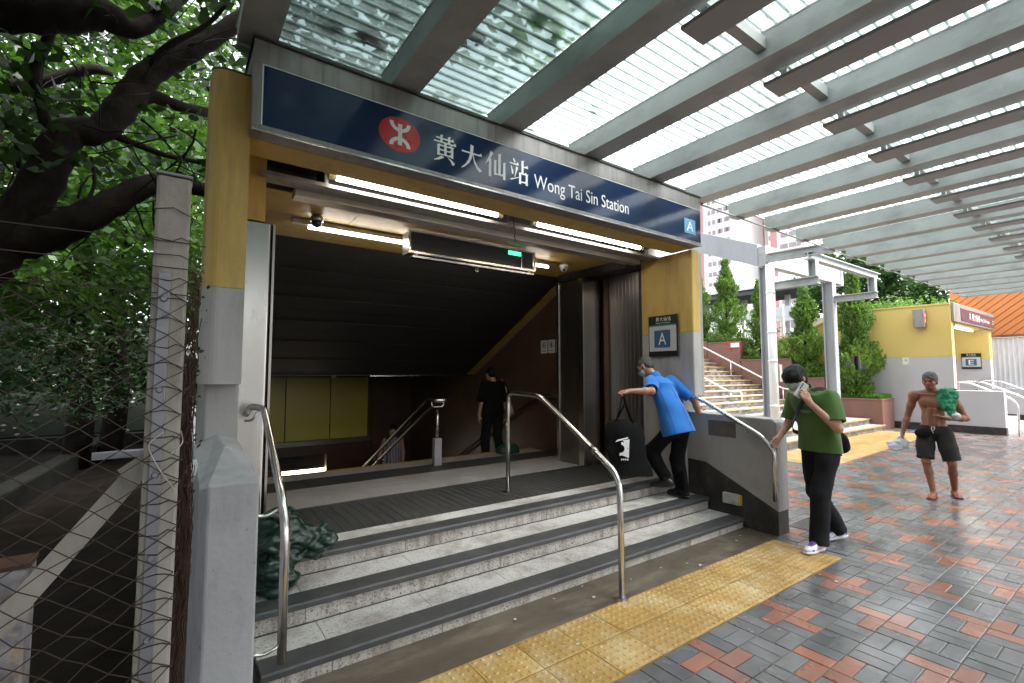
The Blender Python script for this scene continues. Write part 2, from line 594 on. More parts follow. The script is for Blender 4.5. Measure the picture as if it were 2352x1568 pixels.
# ================================================================ lettering
_txt_cache = {}


def text_geo(s, offset=0.0):
    """a line of text as flat triangles, capital height 1, left edge at 0"""
    key = (s, offset)
    if key in _txt_cache:
        return _txt_cache[key]
    cu = bpy.data.curves.new('txt', 'FONT')
    cu.body = s
    cu.size = 1.0
    cu.offset = offset
    cu.resolution_u = 4
    o = bpy.data.objects.new('txt', cu)
    COL.objects.link(o)
    dg = bpy.context.evaluated_depsgraph_get()
    me = bpy.data.meshes.new_from_object(o.evaluated_get(dg))
    V = np.array([v.co[:2] for v in me.vertices]) if len(me.vertices) else np.zeros((3, 2))
    F = [tuple(p.vertices) for p in me.polygons]
    bpy.data.objects.remove(o)
    bpy.data.curves.remove(cu)
    bpy.data.meshes.remove(me)
    V = V - np.array([V[:, 0].min(), 0.0])
    _txt_cache[key] = (V, F)
    return V, F


def lettering(mb, s, org, xd, ud, h, w=None, offset=0.0):
    """adds a line of text: its lower left corner at org, capitals about h high, fitted to width w"""
    V, F = text_geo(s, offset)
    H = V[:, 1].max()
    sy = h / H
    sx = (w / V[:, 0].max()) if w else sy
    org, xd, ud = Vector(org), Vector(xd), Vector(ud)
    mb.add([org + xd * (x * sx) + ud * (y * sy) for x, y in V], F)
    return V[:, 0].max() * sx


def _hz(x0, x1, y, t=5.5):
    return [[(x0, y - t / 2), (x1, y - t / 2), (x1, y + t / 2), (x0, y + t / 2)], [(x1 - 13, y + t / 2), (x1, y + t / 2), (x1 - 3.5, y + t / 2 + 7)]]


def _vt(x, y0, y1, t=11.5):
    return [[(x - t / 2, y0), (x + t / 2, y0), (x + t / 2, y1 - 2), (x - t / 2, y1)], [(x - t / 2, y1), (x + t / 2, y1 - 2), (x + t / 2 + 4, y1 + 2.5)]]


GLYPH = {
    'huang': _hz(12, 88, 86) + _vt(34, 73, 98, 10) + _vt(67, 73, 98, 10) + _hz(3, 97, 72) + _hz(22, 80, 60, 5) + _hz(22, 80, 43.5, 5) + _hz(22, 80, 27, 5)
    + _vt(22, 22, 62, 10.5) + _vt(80, 22, 62, 10.5) + _vt(51, 27, 72, 10.5) + [[(34, 23), (46, 17), (26, 6), (4, -1), (3, 2), (20, 12)], [(58, 23), (78, 15), (92, 6), (88, -3), (80, -3), (74, 8)]],
    'da': _hz(4, 96, 65, 6) + [[(43, 98), (57, 95), (55, 70), (50, 47), (38, 26), (18, 8), (4, 0), (3, 3), (20, 18), (33, 38), (41, 62)], [(52, 64), (57, 60), (64, 38), (78, 20), (98, 8), (86, -1), (72, 12), (59, 32)]],
    'xian': [[(25, 98), (38, 93), (26, 70), (4, 44), (1, 46), (14, 68)]] + _vt(22, -2, 66, 11.5) + _vt(67, 12, 95, 12) + _vt(46, 8, 66, 11) + _vt(90, -2, 66, 11) + _hz(46, 90, 13, 6),
    'zhan': [[(18, 97), (24, 98), (32, 88), (31, 81), (25, 82)]] + _hz(2, 48, 76, 5.5) + [[(8, 66), (12, 66), (21, 46), (20, 32), (13, 34)], [(35, 68), (46, 65), (37, 42), (30, 24), (27, 25), (32, 48)], [(1, 11), (10, 8), (48, 24), (48, 27)]]
    + _vt(68, 44, 97, 11.5) + _hz(72, 97, 74, 5.5) + _hz(55, 90, 44, 5.5) + _hz(55, 90, 10, 5.5) + _vt(55, 0, 46, 11) + _vt(90, 0, 46, 11),
}


def glyph(mb, key, org, xd, ud, size):
    org, xd, ud = Vector(org), Vector(xd), Vector(ud)
    nrm = xd.cross(ud)
    for k, pl in enumerate(GLYPH[key]):
        lift = nrm * (0.00012 * k)
        pts = [org + lift + xd * (x * size / 100) + ud * (y * size / 100) for x, y in pl]
        mb.add(pts, [tuple(range(len(pts)))])


def roundel(mb_red, mb_white, c, xd, ud, nrm, rx, ry):
    c, xd, ud, nrm = Vector(c), Vector(xd), Vector(ud), Vector(nrm)
    n = 48
    mb_red.add([c + xd * (rx * math.cos(2 * math.pi * k / n)) + ud * (ry * math.sin(2 * math.pi * k / n)) for k in range(n)], [tuple(range(n))])
    o = c + nrm * 0.0015

    def P(x, y, lift=0.0):
        return o + nrm * lift + xd * (x * rx) + ud * (y * ry)
    mb_white.add([P(-0.10, -0.62), P(0.10, -0.62), P(0.10, 0.62), P(-0.10, 0.62)], [(0, 1, 2, 3)])
    for sgn in (1, -1):
        v, f = [], []
        for k in range(13):
            a = math.pi + math.pi * k / 12
            for r in (0.36, 0.56):
                v.append(P(r * math.cos(a) * 0.92, sgn * (0.70 + r * math.sin(a) * 1.0), 0.0004))
        for k in range(12):
            f.append((2 * k, 2 * k + 1, 2 * k + 3, 2 * k + 2))
        mb_white.add(v, f)


# ================================================================ ground and paving
g = MB()
g.box(-400, 600, -400, 3.9, -0.30, -0.052).box(-400, 0.43, 3.9, 18.2, -0.30, -0.052).box(5.16, 600, 3.9, 18.2, -0.30, -0.052).box(-400, 600, 18.2, 700, -0.30, -0.052)
struct('ground', g, M['concrete_dark'], label='dark damp ground under everything')

pav = struct('pavement', MB().box(0.3, 40, -8.0, 7.0, -0.05, -0.007), M['mortar'], label='paved forecourt of grey and red bricks')
MX, MY = 0.2198, 0.2062                     # one weave square: two bricks
OX, OY = 2.622 - MX * 4, 1.650 - MY * 24    # a corner of the lattice

JT = 0.0065


def brick_mesh(name, lx, ly, mat):
    mb = MB()
    mb.box(-lx / 2, lx / 2, -ly / 2, ly / 2, -0.045, 0.0)
    me = _mesh(name, mb, [mat], (0, 0, 0), False)
    bm = bmesh.new()
    bm.from_mesh(me)
    bmesh.ops.bevel(bm, geom=[e for e in bm.edges if all(abs(v.co.z) < 1e-6 for v in e.verts)], offset=0.003, segments=1, affect='EDGES')
    bm.to_mesh(me)
    bm.free()
    return me


BR = {}
for cn in ('grey', 'red'):
    BR[cn, 0] = brick_mesh('brick', MX - JT, MY / 2 - JT, M['brick_' + cn])
    BR[cn, 1] = brick_mesh('brick', MX / 2 - JT, MY - JT, M['brick_' + cn])


def paved(x, y):
    if x > 39 or y < -7.5 or y > 5.0:
        return False
    if y > 1.842 and x < 4.935:              # tactile strip, steps
        return False
    if x < 0.55 and y > -8 and not (y < 1.2):
        return False
    if 4.9 < x < 5.36 and y > 2.4:
        return False
    if x < 5.36 and y > 1.84:
        return y < 2.44
    if y > 3.6 and x < 6.0:
        return False
    return True


cells = []
i0, i1 = int((0.4 - OX) / MX) - 1, int((32 - OX) / MX)
for i in range(i0, i1):
    for j in range(-14, int((5.1 - OY) / MY) + 1):
        x0, y0 = OX + i * MX, OY + j * MY
        horiz = (i + j) % 2 == 1              # two bricks lying along x
        # red motif round the lattice corners
        for k in (0, 1):
            if horiz:
                c = (x0 + MX / 2, y0 + MY / 4 + k * MY / 2)
            else:
                c = (x0 + MX / 4 + k * MX / 2, y0 + MY / 2)
            ii, jj = i % 4, j % 4
            red = (ii, jj, k) in {(3, 0, 0), (0, 0, 0), (3, 3, 1), (0, 3, 1), (1, 2, 0), (2, 2, 0), (1, 1, 1), (2, 1, 1)}
            if not paved(*c):
                continue
            cells.append((c, 0 if horiz else 1, 'red' if red else 'grey'))
vis = []
for k, (c, o, cn) in enumerate(cells):
    u, v, w = to_px((c[0], c[1], 0))
    if w > 0.3 and -40 < u < 2400 and v < 1620:
        vis.append((w, k))
vis.sort()
near = set(k for _, k in vis[:300])
far = {'grey': MB(), 'red': MB()}
for k, (c, o, cn) in enumerate(cells):
    dz = rnd.uniform(-0.0016, 0.0012)
    if k in near:
        b = inst('brick', BR[cn, o], pav, (c[0], c[1], dz), rnd.uniform(-0.006, 0.006))
        b.rotation_euler[0] = rnd.uniform(-0.004, 0.004)
    else:
        lx, ly = (MX - JT, MY / 2 - JT) if o == 0 else (MX / 2 - JT, MY - JT)
        far[cn].add([(c[0] + sx * lx / 2, c[1] + sy * ly / 2, z) for z in (-0.03, dz) for sx, sy in ((-1, -1), (1, -1), (1, 1), (-1, 1))],
                    [(4, 5, 6, 7), (0, 1, 5, 4), (1, 2, 6, 5), (2, 3, 7, 6), (3, 0, 4, 7)])
for cn in far:
    far[cn].closed = False
    part('far_' + cn + '_bricks', far[cn], M['brick_' + cn], pav, kind='stuff')

# concrete strip between the steps and the tactile tiles
struct('concrete_strip', MB().box(0.34, 5.06, 2.452, 2.835, -0.05, -0.002).box(5.30, 6.2, 2.45, 3.6, -0.05, -0.0045), M['wet_concrete'],
       label='wet stained concrete strip at the foot of the steps')

# tactile tiles
TW, TD = 0.327, 0.2985


def tactile_mesh(name, w, d, nx, ny):
    mb = MB()
    mb.box(-w / 2, w / 2, -d / 2, d / 2, -0.04, 0.002)
    px_, py_ = TW / 6, TD / 6
    for i in range(nx):
        for j in range(ny):
            cx, cy = -w / 2 + (i + 0.5) * px_, -d / 2 + (j + 0.5) * py_
            s = 10
            r0, r1 = 0.0165, 0.0105
            v = [(cx + r0 * math.cos(2 * math.pi * k / s), cy + r0 * math.sin(2 * math.pi * k / s), 0.0015) for k in range(s)]
            v += [(cx + r1 * math.cos(2 * math.pi * k / s), cy + r1 * math.sin(2 * math.pi * k / s), 0.0068) for k in range(s)]
            mb.add(v, [(k, (k + 1) % s, s + (k + 1) % s, s + k) for k in range(s)] + [tuple(range(s, 2 * s))])
    return _mesh(name, mb, [M['tactile']], (0, 0, 0), False)


tac = thing('tactile_strip', 'strip of raised-dot yellow warning tiles along the foot of the station steps', 'tactile paving', (2.7, 2.15, 0))
tm = tactile_mesh('tile', TW - 0.005, TD - 0.005, 6, 6)
tm_end = tactile_mesh('tile', 0.222, TD - 0.005, 4, 6)
for row in (0, 1):
    yc = 2.155 + (0.5 - row) * 0.3
    for k in range(-4, 9):
        o = inst('tile', tm, tac, (1.753 + TW * (k + 0.5), yc, rnd.uniform(-0.001, 0.001)))
    inst('tile', tm_end, tac, (1.753 + TW * 9 + 0.114, yc, 0))

# second tactile strip, in front of the far stairs, and a third by the far entrance
tac2 = thing('tactile_strip', 'long pale yellow tactile strip leading to the outdoor stairs', 'tactile paving', (11, 4.0, 0))
tm2 = tactile_mesh('tile', 0.395, 0.395, 0, 0)
_a, _b = at_z(1822, 1062), at_z(2078, 993)
_dir = (_b - _a).normalized()
_n = Vector((-_dir.y, _dir.x, 0))
_len = (_b - _a).length
for k in range(int(_len / 0.4)):
    for r in range(3):
        p = _a + _dir * (0.4 * k + 0.2) - _n * (0.4 * r - 0.4)
        o = inst('tile', tm2, tac2, (p.x, p.y, 0.006), math.atan2(_dir.y, _dir.x))

# ================================================================ entrance steps and landing
XL, XR = 0.42, 5.055
ST_Y = (2.83, 3.24, 3.655)
ST_Z = (0.10, 0.235, 0.37)
steps = struct('entrance_steps', MB().box(XL + 0.01, XR - 0.01, 2.86, 3.9, -0.05, 0.07).box(XL + 0.01, XR - 0.01, 3.27, 3.9, 0.07, 0.205).box(XL + 0.01, XR - 0.01, 3.69, 3.98, 0.205, 0.345),
               M['concrete_dark'], label='three granite steps with charcoal nosings up to the station entrance')
seams = {0: (0.42, 0.78, 1.46, 2.10, 2.74, 3.42, 4.10, 4.72, 5.055), 1: (0.42, 0.72, 1.50, 2.18, 2.83, 3.55, 4.25, 5.055), 2: (0.42, 0.68, 1.55, 2.33, 3.0, 3.72, 4.4, 5.055)}
for s in range(3):
    y0, z1 = ST_Y[s], ST_Z[s]
    z0 = ST_Z[s - 1] if s else -0.02
    y1 = ST_Y[s + 1] if s < 2 else 3.985
    xs = seams[s]
    for a, b in zip(xs[:-1], xs[1:]):
        jy = rnd.uniform(-0.002, 0.002)
        part('riser_slab', MB().box(a + 0.0015, b - 0.0015, y0 + jy, y0 + 0.03, z0, z1 - 0.028), M['granite_riser'], steps, bevel=0.002)
        part('tread_slab', MB().box(a + 0.0015, b - 0.0015, y0 + 0.145, y1 + 0.005, z1 - 0.03, z1 + jy * 0.3), M['granite'], steps, bevel=0.002)
    if s < 2:
        part('grime_line', MB().box(XL, XR, ST_Y[s + 1] - 0.012, ST_Y[s + 1] + 0.004, z1 - 0.002, z1 + 0.0035), M['black_base'], steps)
    for a, b in zip((0.42, 1.9, 3.45), (1.897, 3.447, 5.055)):
        part('nosing', MB().prism([(y0 - 0.022, z1 - 0.036), (y0 + 0.0, z1 - 0.036), (y0 + 0.004, z1 - 0.029), (y0 + 0.1445, z1 - 0.029), (y0 + 0.1445, z1 + 0.003), (y0 - 0.012, z1 + 0.002), (y0 - 0.022, z1 - 0.008)], 'x', a, b), M['nosing'], steps)

land = struct('landing', MB().box(XL, XR, 3.99, 6.58, 0.0, 0.34), M['concrete_dark'], label='granite landing inside the entrance')
for y0, y1, mt in ((4.915, 5.73, 'granite_in'), (5.73, 6.205, 'nosing'), (6.205, 6.535, 'granite_in')):
    xs = [XL] + [XL + 0.25 + 0.6 * k for k in range(8)] + [XR]
    ys = (y0, (y0 + y1) / 2, y1) if y1 - y0 > 0.6 else (y0, y1)
    for ya, yb in zip(ys[:-1], ys[1:]):
        for a, b in zip(xs[:-1], xs[1:]):
            part('floor_slab', MB().box(a + 0.001, b - 0.001, ya + 0.001, yb - 0.001, 0.335, 0.37 + rnd.uniform(-0.0006, 0.0006)), M[mt], land)
part('edge_strip', MB().box(XL, XR, 6.536, 6.59, 0.33, 0.373), pmat('amber_edge_strip', (0.45, 0.24, 0.03), rough=0.5), land)
part('threshold_bar', MB().box(XL, XR, 4.893, 4.913, 0.335, 0.374), M['steel_dark'], land)
mt = thing('entrance_mat', 'dark ribbed entrance mat set into the landing behind the top step', 'mat', (2.7, 4.4, 0.34))
part('mat_base', MB().box(XL, XR, 3.988, 4.892, 0.335, 0.362), M['rubber'], mt)
rb = MB()
for k in range(66):
    y = 3.995 + 0.0136 * k
    rb.box(XL + 0.005, XR - 0.005, y, y + 0.0085, 0.3615, 0.368)
part('mat_ribs', rb, M['rubber'], mt, kind='stuff')
cr = MB()
for k in range(52):
    x = XL + 0.04 + 0.0895 * k
    cr.box(x, x + 0.012, 3.992, 4.888, 0.3612, 0.3702)
part('mat_cross_bars', cr, M['nosing'], mt, kind='stuff')

# stairs going down inside
down = struct('inner_stairs', MB().box(XL, XR, 6.6, 6.62, -3.0, 0.33), M['concrete_dark'], label='dark stairs going down into the station')
for k in range(12):
    z1 = 0.37 - 0.15 * (k + 1)
    y0 = 6.59 + 0.30 * k
    part('stair_tread', MB().box(XL, XR, y0, y0 + 0.30, z1 - 0.15, z1), M['granite_in'], down)
    part('stair_nosing', MB().box(XL, XR, y0 + 0.25, y0 + 0.305, z1 - 0.02, z1 + 0.003), M['nosing'], down)
struct('lower_landing', MB().box(-6, XR + 0.1, 10.18, 18, -1.70, -1.43), M['granite_in'], label='floor at the foot of the inner stairs')

# ================================================================ entrance building
house = thing('station_entrance', 'yellow and grey station entrance housing with blue name board and open stairwell', 'station entrance', (2.7, 5.0, 0))
CZ = 3.13
# left pillar, rounded outer corner
def rounded(x0, x1, y0, y1, r, corners, n=7):
    P = []
    for cx, cy, a0, c in ((x0, y0, 180, 'a'), (x1, y0, 270, 'b'), (x1, y1, 0, 'c'), (x0, y1, 90, 'd')):
        if c in corners:
            ox = cx + (r if cx == x0 else -r)
            oy = cy + (r if cy == y0 else -r)
            for k in range(n + 1):
                a = R(a0 + 90 * k / n)
                P.append((ox + r * math.cos(a), oy + r * math.sin(a)))
        else:
            P.append((cx, cy))
    return P


lp = rounded(0.115, 0.332, 3.33, 3.80, 0.085, 'ad')
lpb = rounded(0.155, 0.345, 3.56, 3.85, 0.02, 'ab')
part('pillar_upper', MB().prism(lp, 'z', 2.17, 3.53), M['yellow'], house)
part('pillar_cap', MB().prism(lp, 'z', 3.53, 3.545), M['black_base'], house)
part('pillar_lower', MB().prism(lp, 'z', 1.585, 2.168), M['grey'], house)
part('pillar_base', MB().prism(lpb, 'z', 0.0, 1.59), M['grey'], house)
# right pillar
rp = rounded(4.985, 5.145, 3.33, 3.50, 0.02, 'ab')
part('pillar_upper', MB().prism(rp, 'z', 2.145, 3.13), M['yellow'], house)
part('pillar_lower', MB().prism(rp, 'z', 1.39, 2.143), M['grey'], house)
part('reveal_upper', MB().box(4.995, 5.30, 3.501, 4.09, 2.145, 3.13), M['yellow'], house)
part('reveal_lower', MB().box(4.995, 5.30, 3.501, 4.09, 0.0, 2.143), M['grey'], house)
part('corner_trim', MB().box(5.148, 5.235, 3.36, 3.48, 1.385, 3.13), M['grey_wall'], house, bevel=0.004)
# lintel behind the sign
part('lintel', MB().box(0.333, 4.984, 3.332, 3.60, 3.135, 3.69), M['yellow'], house)
# roof, outer walls
part('roof_slab', MB().prism([(3.601, 3.50), (6.6, 3.50), (9.3, 2.15), (12.95, 2.15), (12.95, 2.30), (9.3, 2.30), (6.6, 3.66), (3.601, 3.66)], 'x', 0.42, 5.32), M['grey'], house)
part('outer_wall', MB().prism([(4.62, 0.0), (12.9, 0.0), (12.9, 2.15), (9.3, 2.15), (6.6, 3.50), (4.62, 3.50)], 'x', 0.42, 0.47), M['grey'], house)
part('outer_wall', MB().prism([(4.10, 0.0), (12.9, 0.0), (12.9, 2.15), (9.3, 2.15), (6.6, 3.50), (4.10, 3.50)], 'x', 5.16, 5.32), M['grey'], house)
# inner lining
part('inner_wall_right', MB().box(5.085, 5.155, 4.10, 18, -3.0, 3.49), M['brown_mosaic'], house)
part('pillar_back', MB().box(0.346, 0.47, 4.565, 4.619, 0, 3.49).box(0.36, 0.5, 3.87, 4.56, 2.77, 3.49), M['yellow'], house)
part('inner_wall_left', MB().box(0.472, 0.50, 4.62, 11.2, -3.0, 3.49), M['brown_mosaic'], house)
# flat ceiling in yellow panels with a joint
xs = (0.501, 1.35, 2.6, 3.85, 5.084)
for a, b in zip(xs[:-1], xs[1:]):
    part('ceiling_panel', MB().box(a + 0.002, b - 0.002, 4.16, 5.53, CZ, CZ + 0.02), M['yellow'], house)
part('ceiling_recess', MB().box(0.34, 5.084, 3.601, 4.16, 3.30, 3.32), M['black'], house)
part('ceiling_drop', MB().box(0.501, 5.084, 4.145, 4.158, CZ, 3.30), M['dark_panel'], house)
# sloping ceiling of dark slats parallel to the stairs, yellow margins
Y0, Z0, SL = 5.53, 3.13, 0.505
cs = 1 / math.sqrt(1 + SL * SL)
nsl = 12
slen = 3.0 / cs / nsl
for k in range(nsl):
    a = k * slen
    b = a + slen - 0.012
    pa, pb = (Y0 + a * cs, Z0 - a * cs * SL), (Y0 + b * cs, Z0 - b * cs * SL)
    nx, nz = SL * cs, cs
    lift = 0.006 * (k % 2)
    part('ceiling_slat', MB().prism([(pa[0] + nx * lift, pa[1] + nz * lift), (pb[0] + nx * lift, pb[1] + nz * lift), (pb[0] + nx * 0.05, pb[1] + nz * 0.05), (pa[0] + nx * 0.05, pa[1] + nz * 0.05)], 'x', 0.70, 4.88), M['dark_panel'], house)
for x0, x1 in ((0.501, 0.695), (4.885, 5.084)):
    part('ceiling_margin', MB().prism([(Y0, Z0 + 0.004), (Y0 + 3.0, Z0 + 0.004 - 3.0 * SL), (Y0 + 3.0, Z0 + 0.05 - 3.0 * SL), (Y0, Z0 + 0.05)], 'x', x0, x1), M['yellow'], house)
yb, zb = Y0 + 3.0, Z0 - 3.0 * SL
part('lower_ceiling', MB().box(0.501, 5.084, yb, 12.9, zb - 0.005, zb + 0.06), M['dark_panel'], house)
part('trim_strip', MB().box(2.9, 4.0, yb + 0.02, yb + 0.06, zb - 0.02, zb - 0.006), M['steel_tube'], house)
part('dome_light', MB().ball((2.45, 9.3, zb - 0.02), 0.05), M['white'], house, smooth=True)
# back wall with yellow enamel panels, passage under it
BY = 11.8
part('back_wall', MB().box(0.501, 5.084, BY + 0.03, BY + 0.2, -0.25, 1.6).box(3.0, 5.084, BY + 0.02, BY + 0.2, -1.43, -0.001).box(4.05, 5.084, BY - 0.06, BY + 0.019, -1.43, 1.62), M['brown_mosaic'], house)
for a, b in ((1.10, 2.06), (2.08, 3.04), (3.06, 3.95)):
    part('enamel_panel', MB().box(a, b, BY, BY + 0.025, 0.10, 1.555), pmat('yellow_enamel_panel', (0.66, 0.58, 0.09), (0.60, 0.52, 0.08), rough=0.35, ns=1.0), house, bevel=0.004)
part('panel_skirting', MB().box(0.501, 4.04, BY - 0.03, BY + 0.028, -0.02, 0.085), M['steel_dark'], house)
part('end_wall', MB().box(0.472, 5.159, 12.905, 12.95, -0.29, 2.149), M['grey'], house)
part('passage_back', MB().box(-6, 5.1, 17.8, 18, -1.5, -0.06), M['brown_mosaic'], house)
part('passage_wall', MB().box(-6, 0.47, 11.2, 11.3, -1.5, -0.31).box(-6.0, -5.9, 11.3, 17.8, -1.5, -0.31).box(0.43, 5.16, 12.91, 18.2, -0.3, -0.06), M['brown_mosaic'], house)

# low wall and rounded block left of the steps
part('side_block', MB().add(
    [(0.135, 2.46, 0), (0.335, 2.46, 0), (0.335, 3.58, 0), (0.105, 3.58, 0), (0.105, 2.52, 0),
     (0.135, 2.46, 1.165), (0.335, 2.46, 1.165), (0.335, 3.30, 1.235), (0.335, 3.58, 1.235), (0.105, 3.58, 1.20), (0.105, 2.52, 1.15), (0.235, 3.0, 1.262), (0.235, 3.58, 1.262)],
    [(4, 3, 2, 1, 0), (0, 1, 6, 5), (1, 2, 8, 7, 6), (2, 3, 9, 12, 8), (3, 4, 10, 9), (4, 0, 5, 10), (5, 6, 11), (6, 7, 11), (7, 8, 12, 11), (5, 11, 10), (10, 11, 12, 9)]),
    M['grey_block'], house, bevel=0.01)

lw = thing('low_wall', 'grey painted low wall with black foot right of the entrance steps', 'wall', (5.17, 2.9, 0))
part('wall_panel', MB().prism([(3.62, 0.64), (3.27, 0.625), (2.455, 0.235), (2.455, 1.14), (2.50, 1.175), (3.62, 1.195)], 'x', 5.06, 5.29), M['grey_wall'], lw, bevel=0.012)
part('wall_foot', MB().prism([(3.62, 0.0), (2.465, 0.0), (2.465, 0.236), (3.27, 0.626), (3.62, 0.641)], 'x', 5.068, 5.282), M['black_base'], lw)
part('wall_patch', MB().box(5.056, 5.0615, 2.885, 3.215, 0.94, 1.115), pmat('brown_stone_patch', (0.12, 0.095, 0.08), (0.08, 0.065, 0.055), rough=0.5, speck=[((0.5, 0.48, 0.45), 40, 0.68, 0.72)]), lw)
bx = thing('junction_box', 'small white and yellow electrical box on the black foot of the low wall', 'electrical box', (5.03, 2.95, 0.215))
part('box_body', MB().box(5.02, 5.067, 2.86, 3.045, 0.22, 0.335), pmat('grubby_white_plastic', (0.45, 0.46, 0.42), (0.35, 0.36, 0.32), rough=0.5, stain=(0.1, 0.1, 0.09), stain_amt=0.7, stain_scale=(9, 9, 9)), bx, bevel=0.008)
part('box_side', MB().box(5.021, 5.066, 2.838, 2.859, 0.225, 0.33), pmat('yellow_plastic', (0.55, 0.40, 0.07), rough=0.5), bx, bevel=0.005)

# ================================================================ name board
sign = thing('station_name_board', 'long blue illuminated station name board over the entrance with red roundel', 'sign', (2.66, 3.3, 3.13))
SX0, SX1, SY = 0.325, 4.99, 3.20
part('sign_case', MB().box(SX0, SX1, SY + 0.02, SY + 0.40, 3.595, 3.715).box(SX0, SX1, SY + 0.05, SY + 0.13, 3.137, 3.595), M['frame_metal'], sign, bevel=0.004)
part('top_rail', MB().box(SX0 - 0.003, 2.1, SY, SY + 0.0195, 3.57, 3.718).box(2.103, SX1 + 0.003, SY, SY + 0.0195, 3.57, 3.718), M['frame_metal'], sign, bevel=0.003)
part('top_lip', MB().box(SX0 - 0.012, SX1 + 0.006, SY - 0.012, SY + 0.41, 3.719, 3.731), M['black_base'], sign)
part('end_rail', MB().box(SX0 - 0.004, SX0 + 0.045, SY - 0.001, SY + 0.049, 3.137, 3.568), M['frame_metal'], sign, bevel=0.003)
part('bottom_rail', MB().box(SX0 + 0.046, SX1 + 0.003, SY - 0.001, SY + 0.049, 3.137, 3.178), M['frame_metal'], sign, bevel=0.003)
part('drip_edge', MB().box(SX0 - 0.004, SX1 + 0.003, SY - 0.010, SY - 0.002, 3.134, 3.146), M['steel_tube'], sign)
pan = part('face_panel', MB().box(SX0 + 0.047, SX1, SY + 0.003, SY + 0.03, 3.179, 3.569), M['blue'], sign)
part('white_edge', MB().box(SX0 + 0.0465, SX0 + 0.054, SY - 0.0005, SY + 0.0029, 3.18, 3.568).box(SX0 + 0.055, SX1, SY - 0.0005, SY + 0.0029, 3.563, 3.569), M['white_print'], sign)
X1, Z1 = Vector((1, 0, 0)), Vector((0, 0, 1))
NF = Vector((0, -1, 0))


def sx(u, v):                               # photo pixel on the board's face
    p = at_y(u, v, SY)
    return p.x, p.z


red, wh = MB(), MB()
rc = at_y(919, 309, SY)
roundel(red, wh, (rc.x, SY + 0.0018, rc.z), X1, Z1, NF, 0.158, 0.128)
part('roundel', red, M['red_print'], sign)
part('roundel_mark', wh, M['white_print'], sign)
gz = 3.268
for key, u0, u1 in (('huang', 995, 1049), ('da', 1059, 1109), ('xian', 1115, 1163), ('zhan', 1170, 1214)):
    a, b = at_y(u0, 350, SY).x, at_y(u1, 370, SY).x
    mb = MB()
    V = GLYPH[key]
    glyph(mb, key, (a, SY + 0.0018, gz), X1, Z1, 0.215)
    fx = (b - a) / 0.215
    mb.v = [(a + (x - a) * fx, y, z) for x, y, z in mb.v]
    part('character', mb, M['white_print'], sign)
a, b = at_y(1227, 410, SY).x, at_y(1444, 470, SY).x
mb = MB()
lettering(mb, 'Wong Tai Sin Station', (a, SY + 0.0018, 3.276), X1, Z1, 0.122, b - a, 0.0)
part('lettering', mb, M['white_print'], sign)
a, b = at_y(1572, 500, SY).x, at_y(1597, 515, SY).x
part('exit_plate', MB().box(a, b, SY + 0.0005, SY + 0.003, 3.255, 3.425), M['light_blue'], sign)
mb = MB()
lettering(mb, 'A', (a + (b - a) * 0.2, SY - 0.0008, 3.285), X1, Z1, 0.11, (b - a) * 0.6)
part('exit_letter', mb, M['white_print'], sign)

# exit board on the right reveal: faces into the opening (-x)
YD = Vector((0, -1, 0))
NX = Vector((-1, 0, 0))


def exit_board(root_loc, x, ya, yb_, z0, z1, letter, label, yd, nrm):
    """framed board: black head, green line, pale field, blue square with the exit letter, black foot"""
    t = thing('exit_board', label, 'sign', root_loc)
    th = 0.028

    def slab(name, t0, t1, za, zb_, m, lift):
        mbx = MB()
        p, q = Vector(root_loc) * 0 + Vector(x) + yd * t0, Vector(x) + yd * t1
        n0, n1 = nrm * (lift - 0.004), nrm * lift
        v = [p + n0 + Z1 * za, q + n0 + Z1 * za, q + n0 + Z1 * zb_, p + n0 + Z1 * zb_, p + n1 + Z1 * za, q + n1 + Z1 * za, q + n1 + Z1 * zb_, p + n1 + Z1 * zb_]
        mbx.add(v, [(0, 1, 2, 3), (4, 5, 6, 7), (0, 1, 5, 4), (1, 2, 6, 5), (2, 3, 7, 6), (3, 0, 4, 7)])
        part(name, mbx, m, t)
    W_ = yb_ - ya
    H_ = z1 - z0
    slab('board_back', 0, W_, z0, z1, M['black'], th)
    slab('side_trim', W_, W_ + 0.012, z0 - 0.005, z1 + 0.005, M['steel_tube'], th + 0.004)
    slab('field', 0.015, W_ - 0.01, z0 + 0.13 * H_, z1 - 0.26 * H_, pmat('pale_grey_field', (0.55, 0.56, 0.58), rough=0.35), th + 0.0045)
    slab('green_line', 0.015, W_ - 0.01, z1 - 0.255 * H_, z1 - 0.225 * H_, pmat('green_line', (0.03, 0.30, 0.16), rough=0.4), th + 0.0045)
    slab('letter_square', W_ * 0.22, W_ * 0.78, z0 + 0.22 * H_, z1 - 0.36 * H_, pmat('square_blue', (0.05, 0.13, 0.26), rough=0.35), th + 0.009)
    mb = MB()
    c = Vector(x) + nrm * (th + 0.0095)
    lettering(mb, letter, c + yd * (W_ * 0.37) + Z1 * (z0 + 0.285 * H_), yd, Z1, H_ * 0.29, W_ * 0.27)
    part('exit_letter', mb, M['white_print'], t)
    mb = MB()
    gs = 0.10 * H_
    for k, key in enumerate(('huang', 'da', 'xian', 'zhan')):
        glyph(mb, key, c - nrm * 0.0085 + yd * (W_ * 0.27 + k * gs * 1.12) + Z1 * (z1 - 0.14 * H_), yd, Z1, gs)
    lettering(mb, 'Wong Tai Sin Station', c - nrm * 0.0085 + yd * (W_ * 0.27) + Z1 * (z1 - 0.195 * H_), yd, Z1, 0.032 * H_, W_ * 0.5)
    part('lettering', mb, M['white_print'], t)
    return t


exit_board((4.98, 3.75, 1.84), (4.995, 3.965, 0), 0, 0.425, 1.86, 2.375, 'A', 'exit board with a white letter A in a blue square on the yellow reveal', YD, NX)

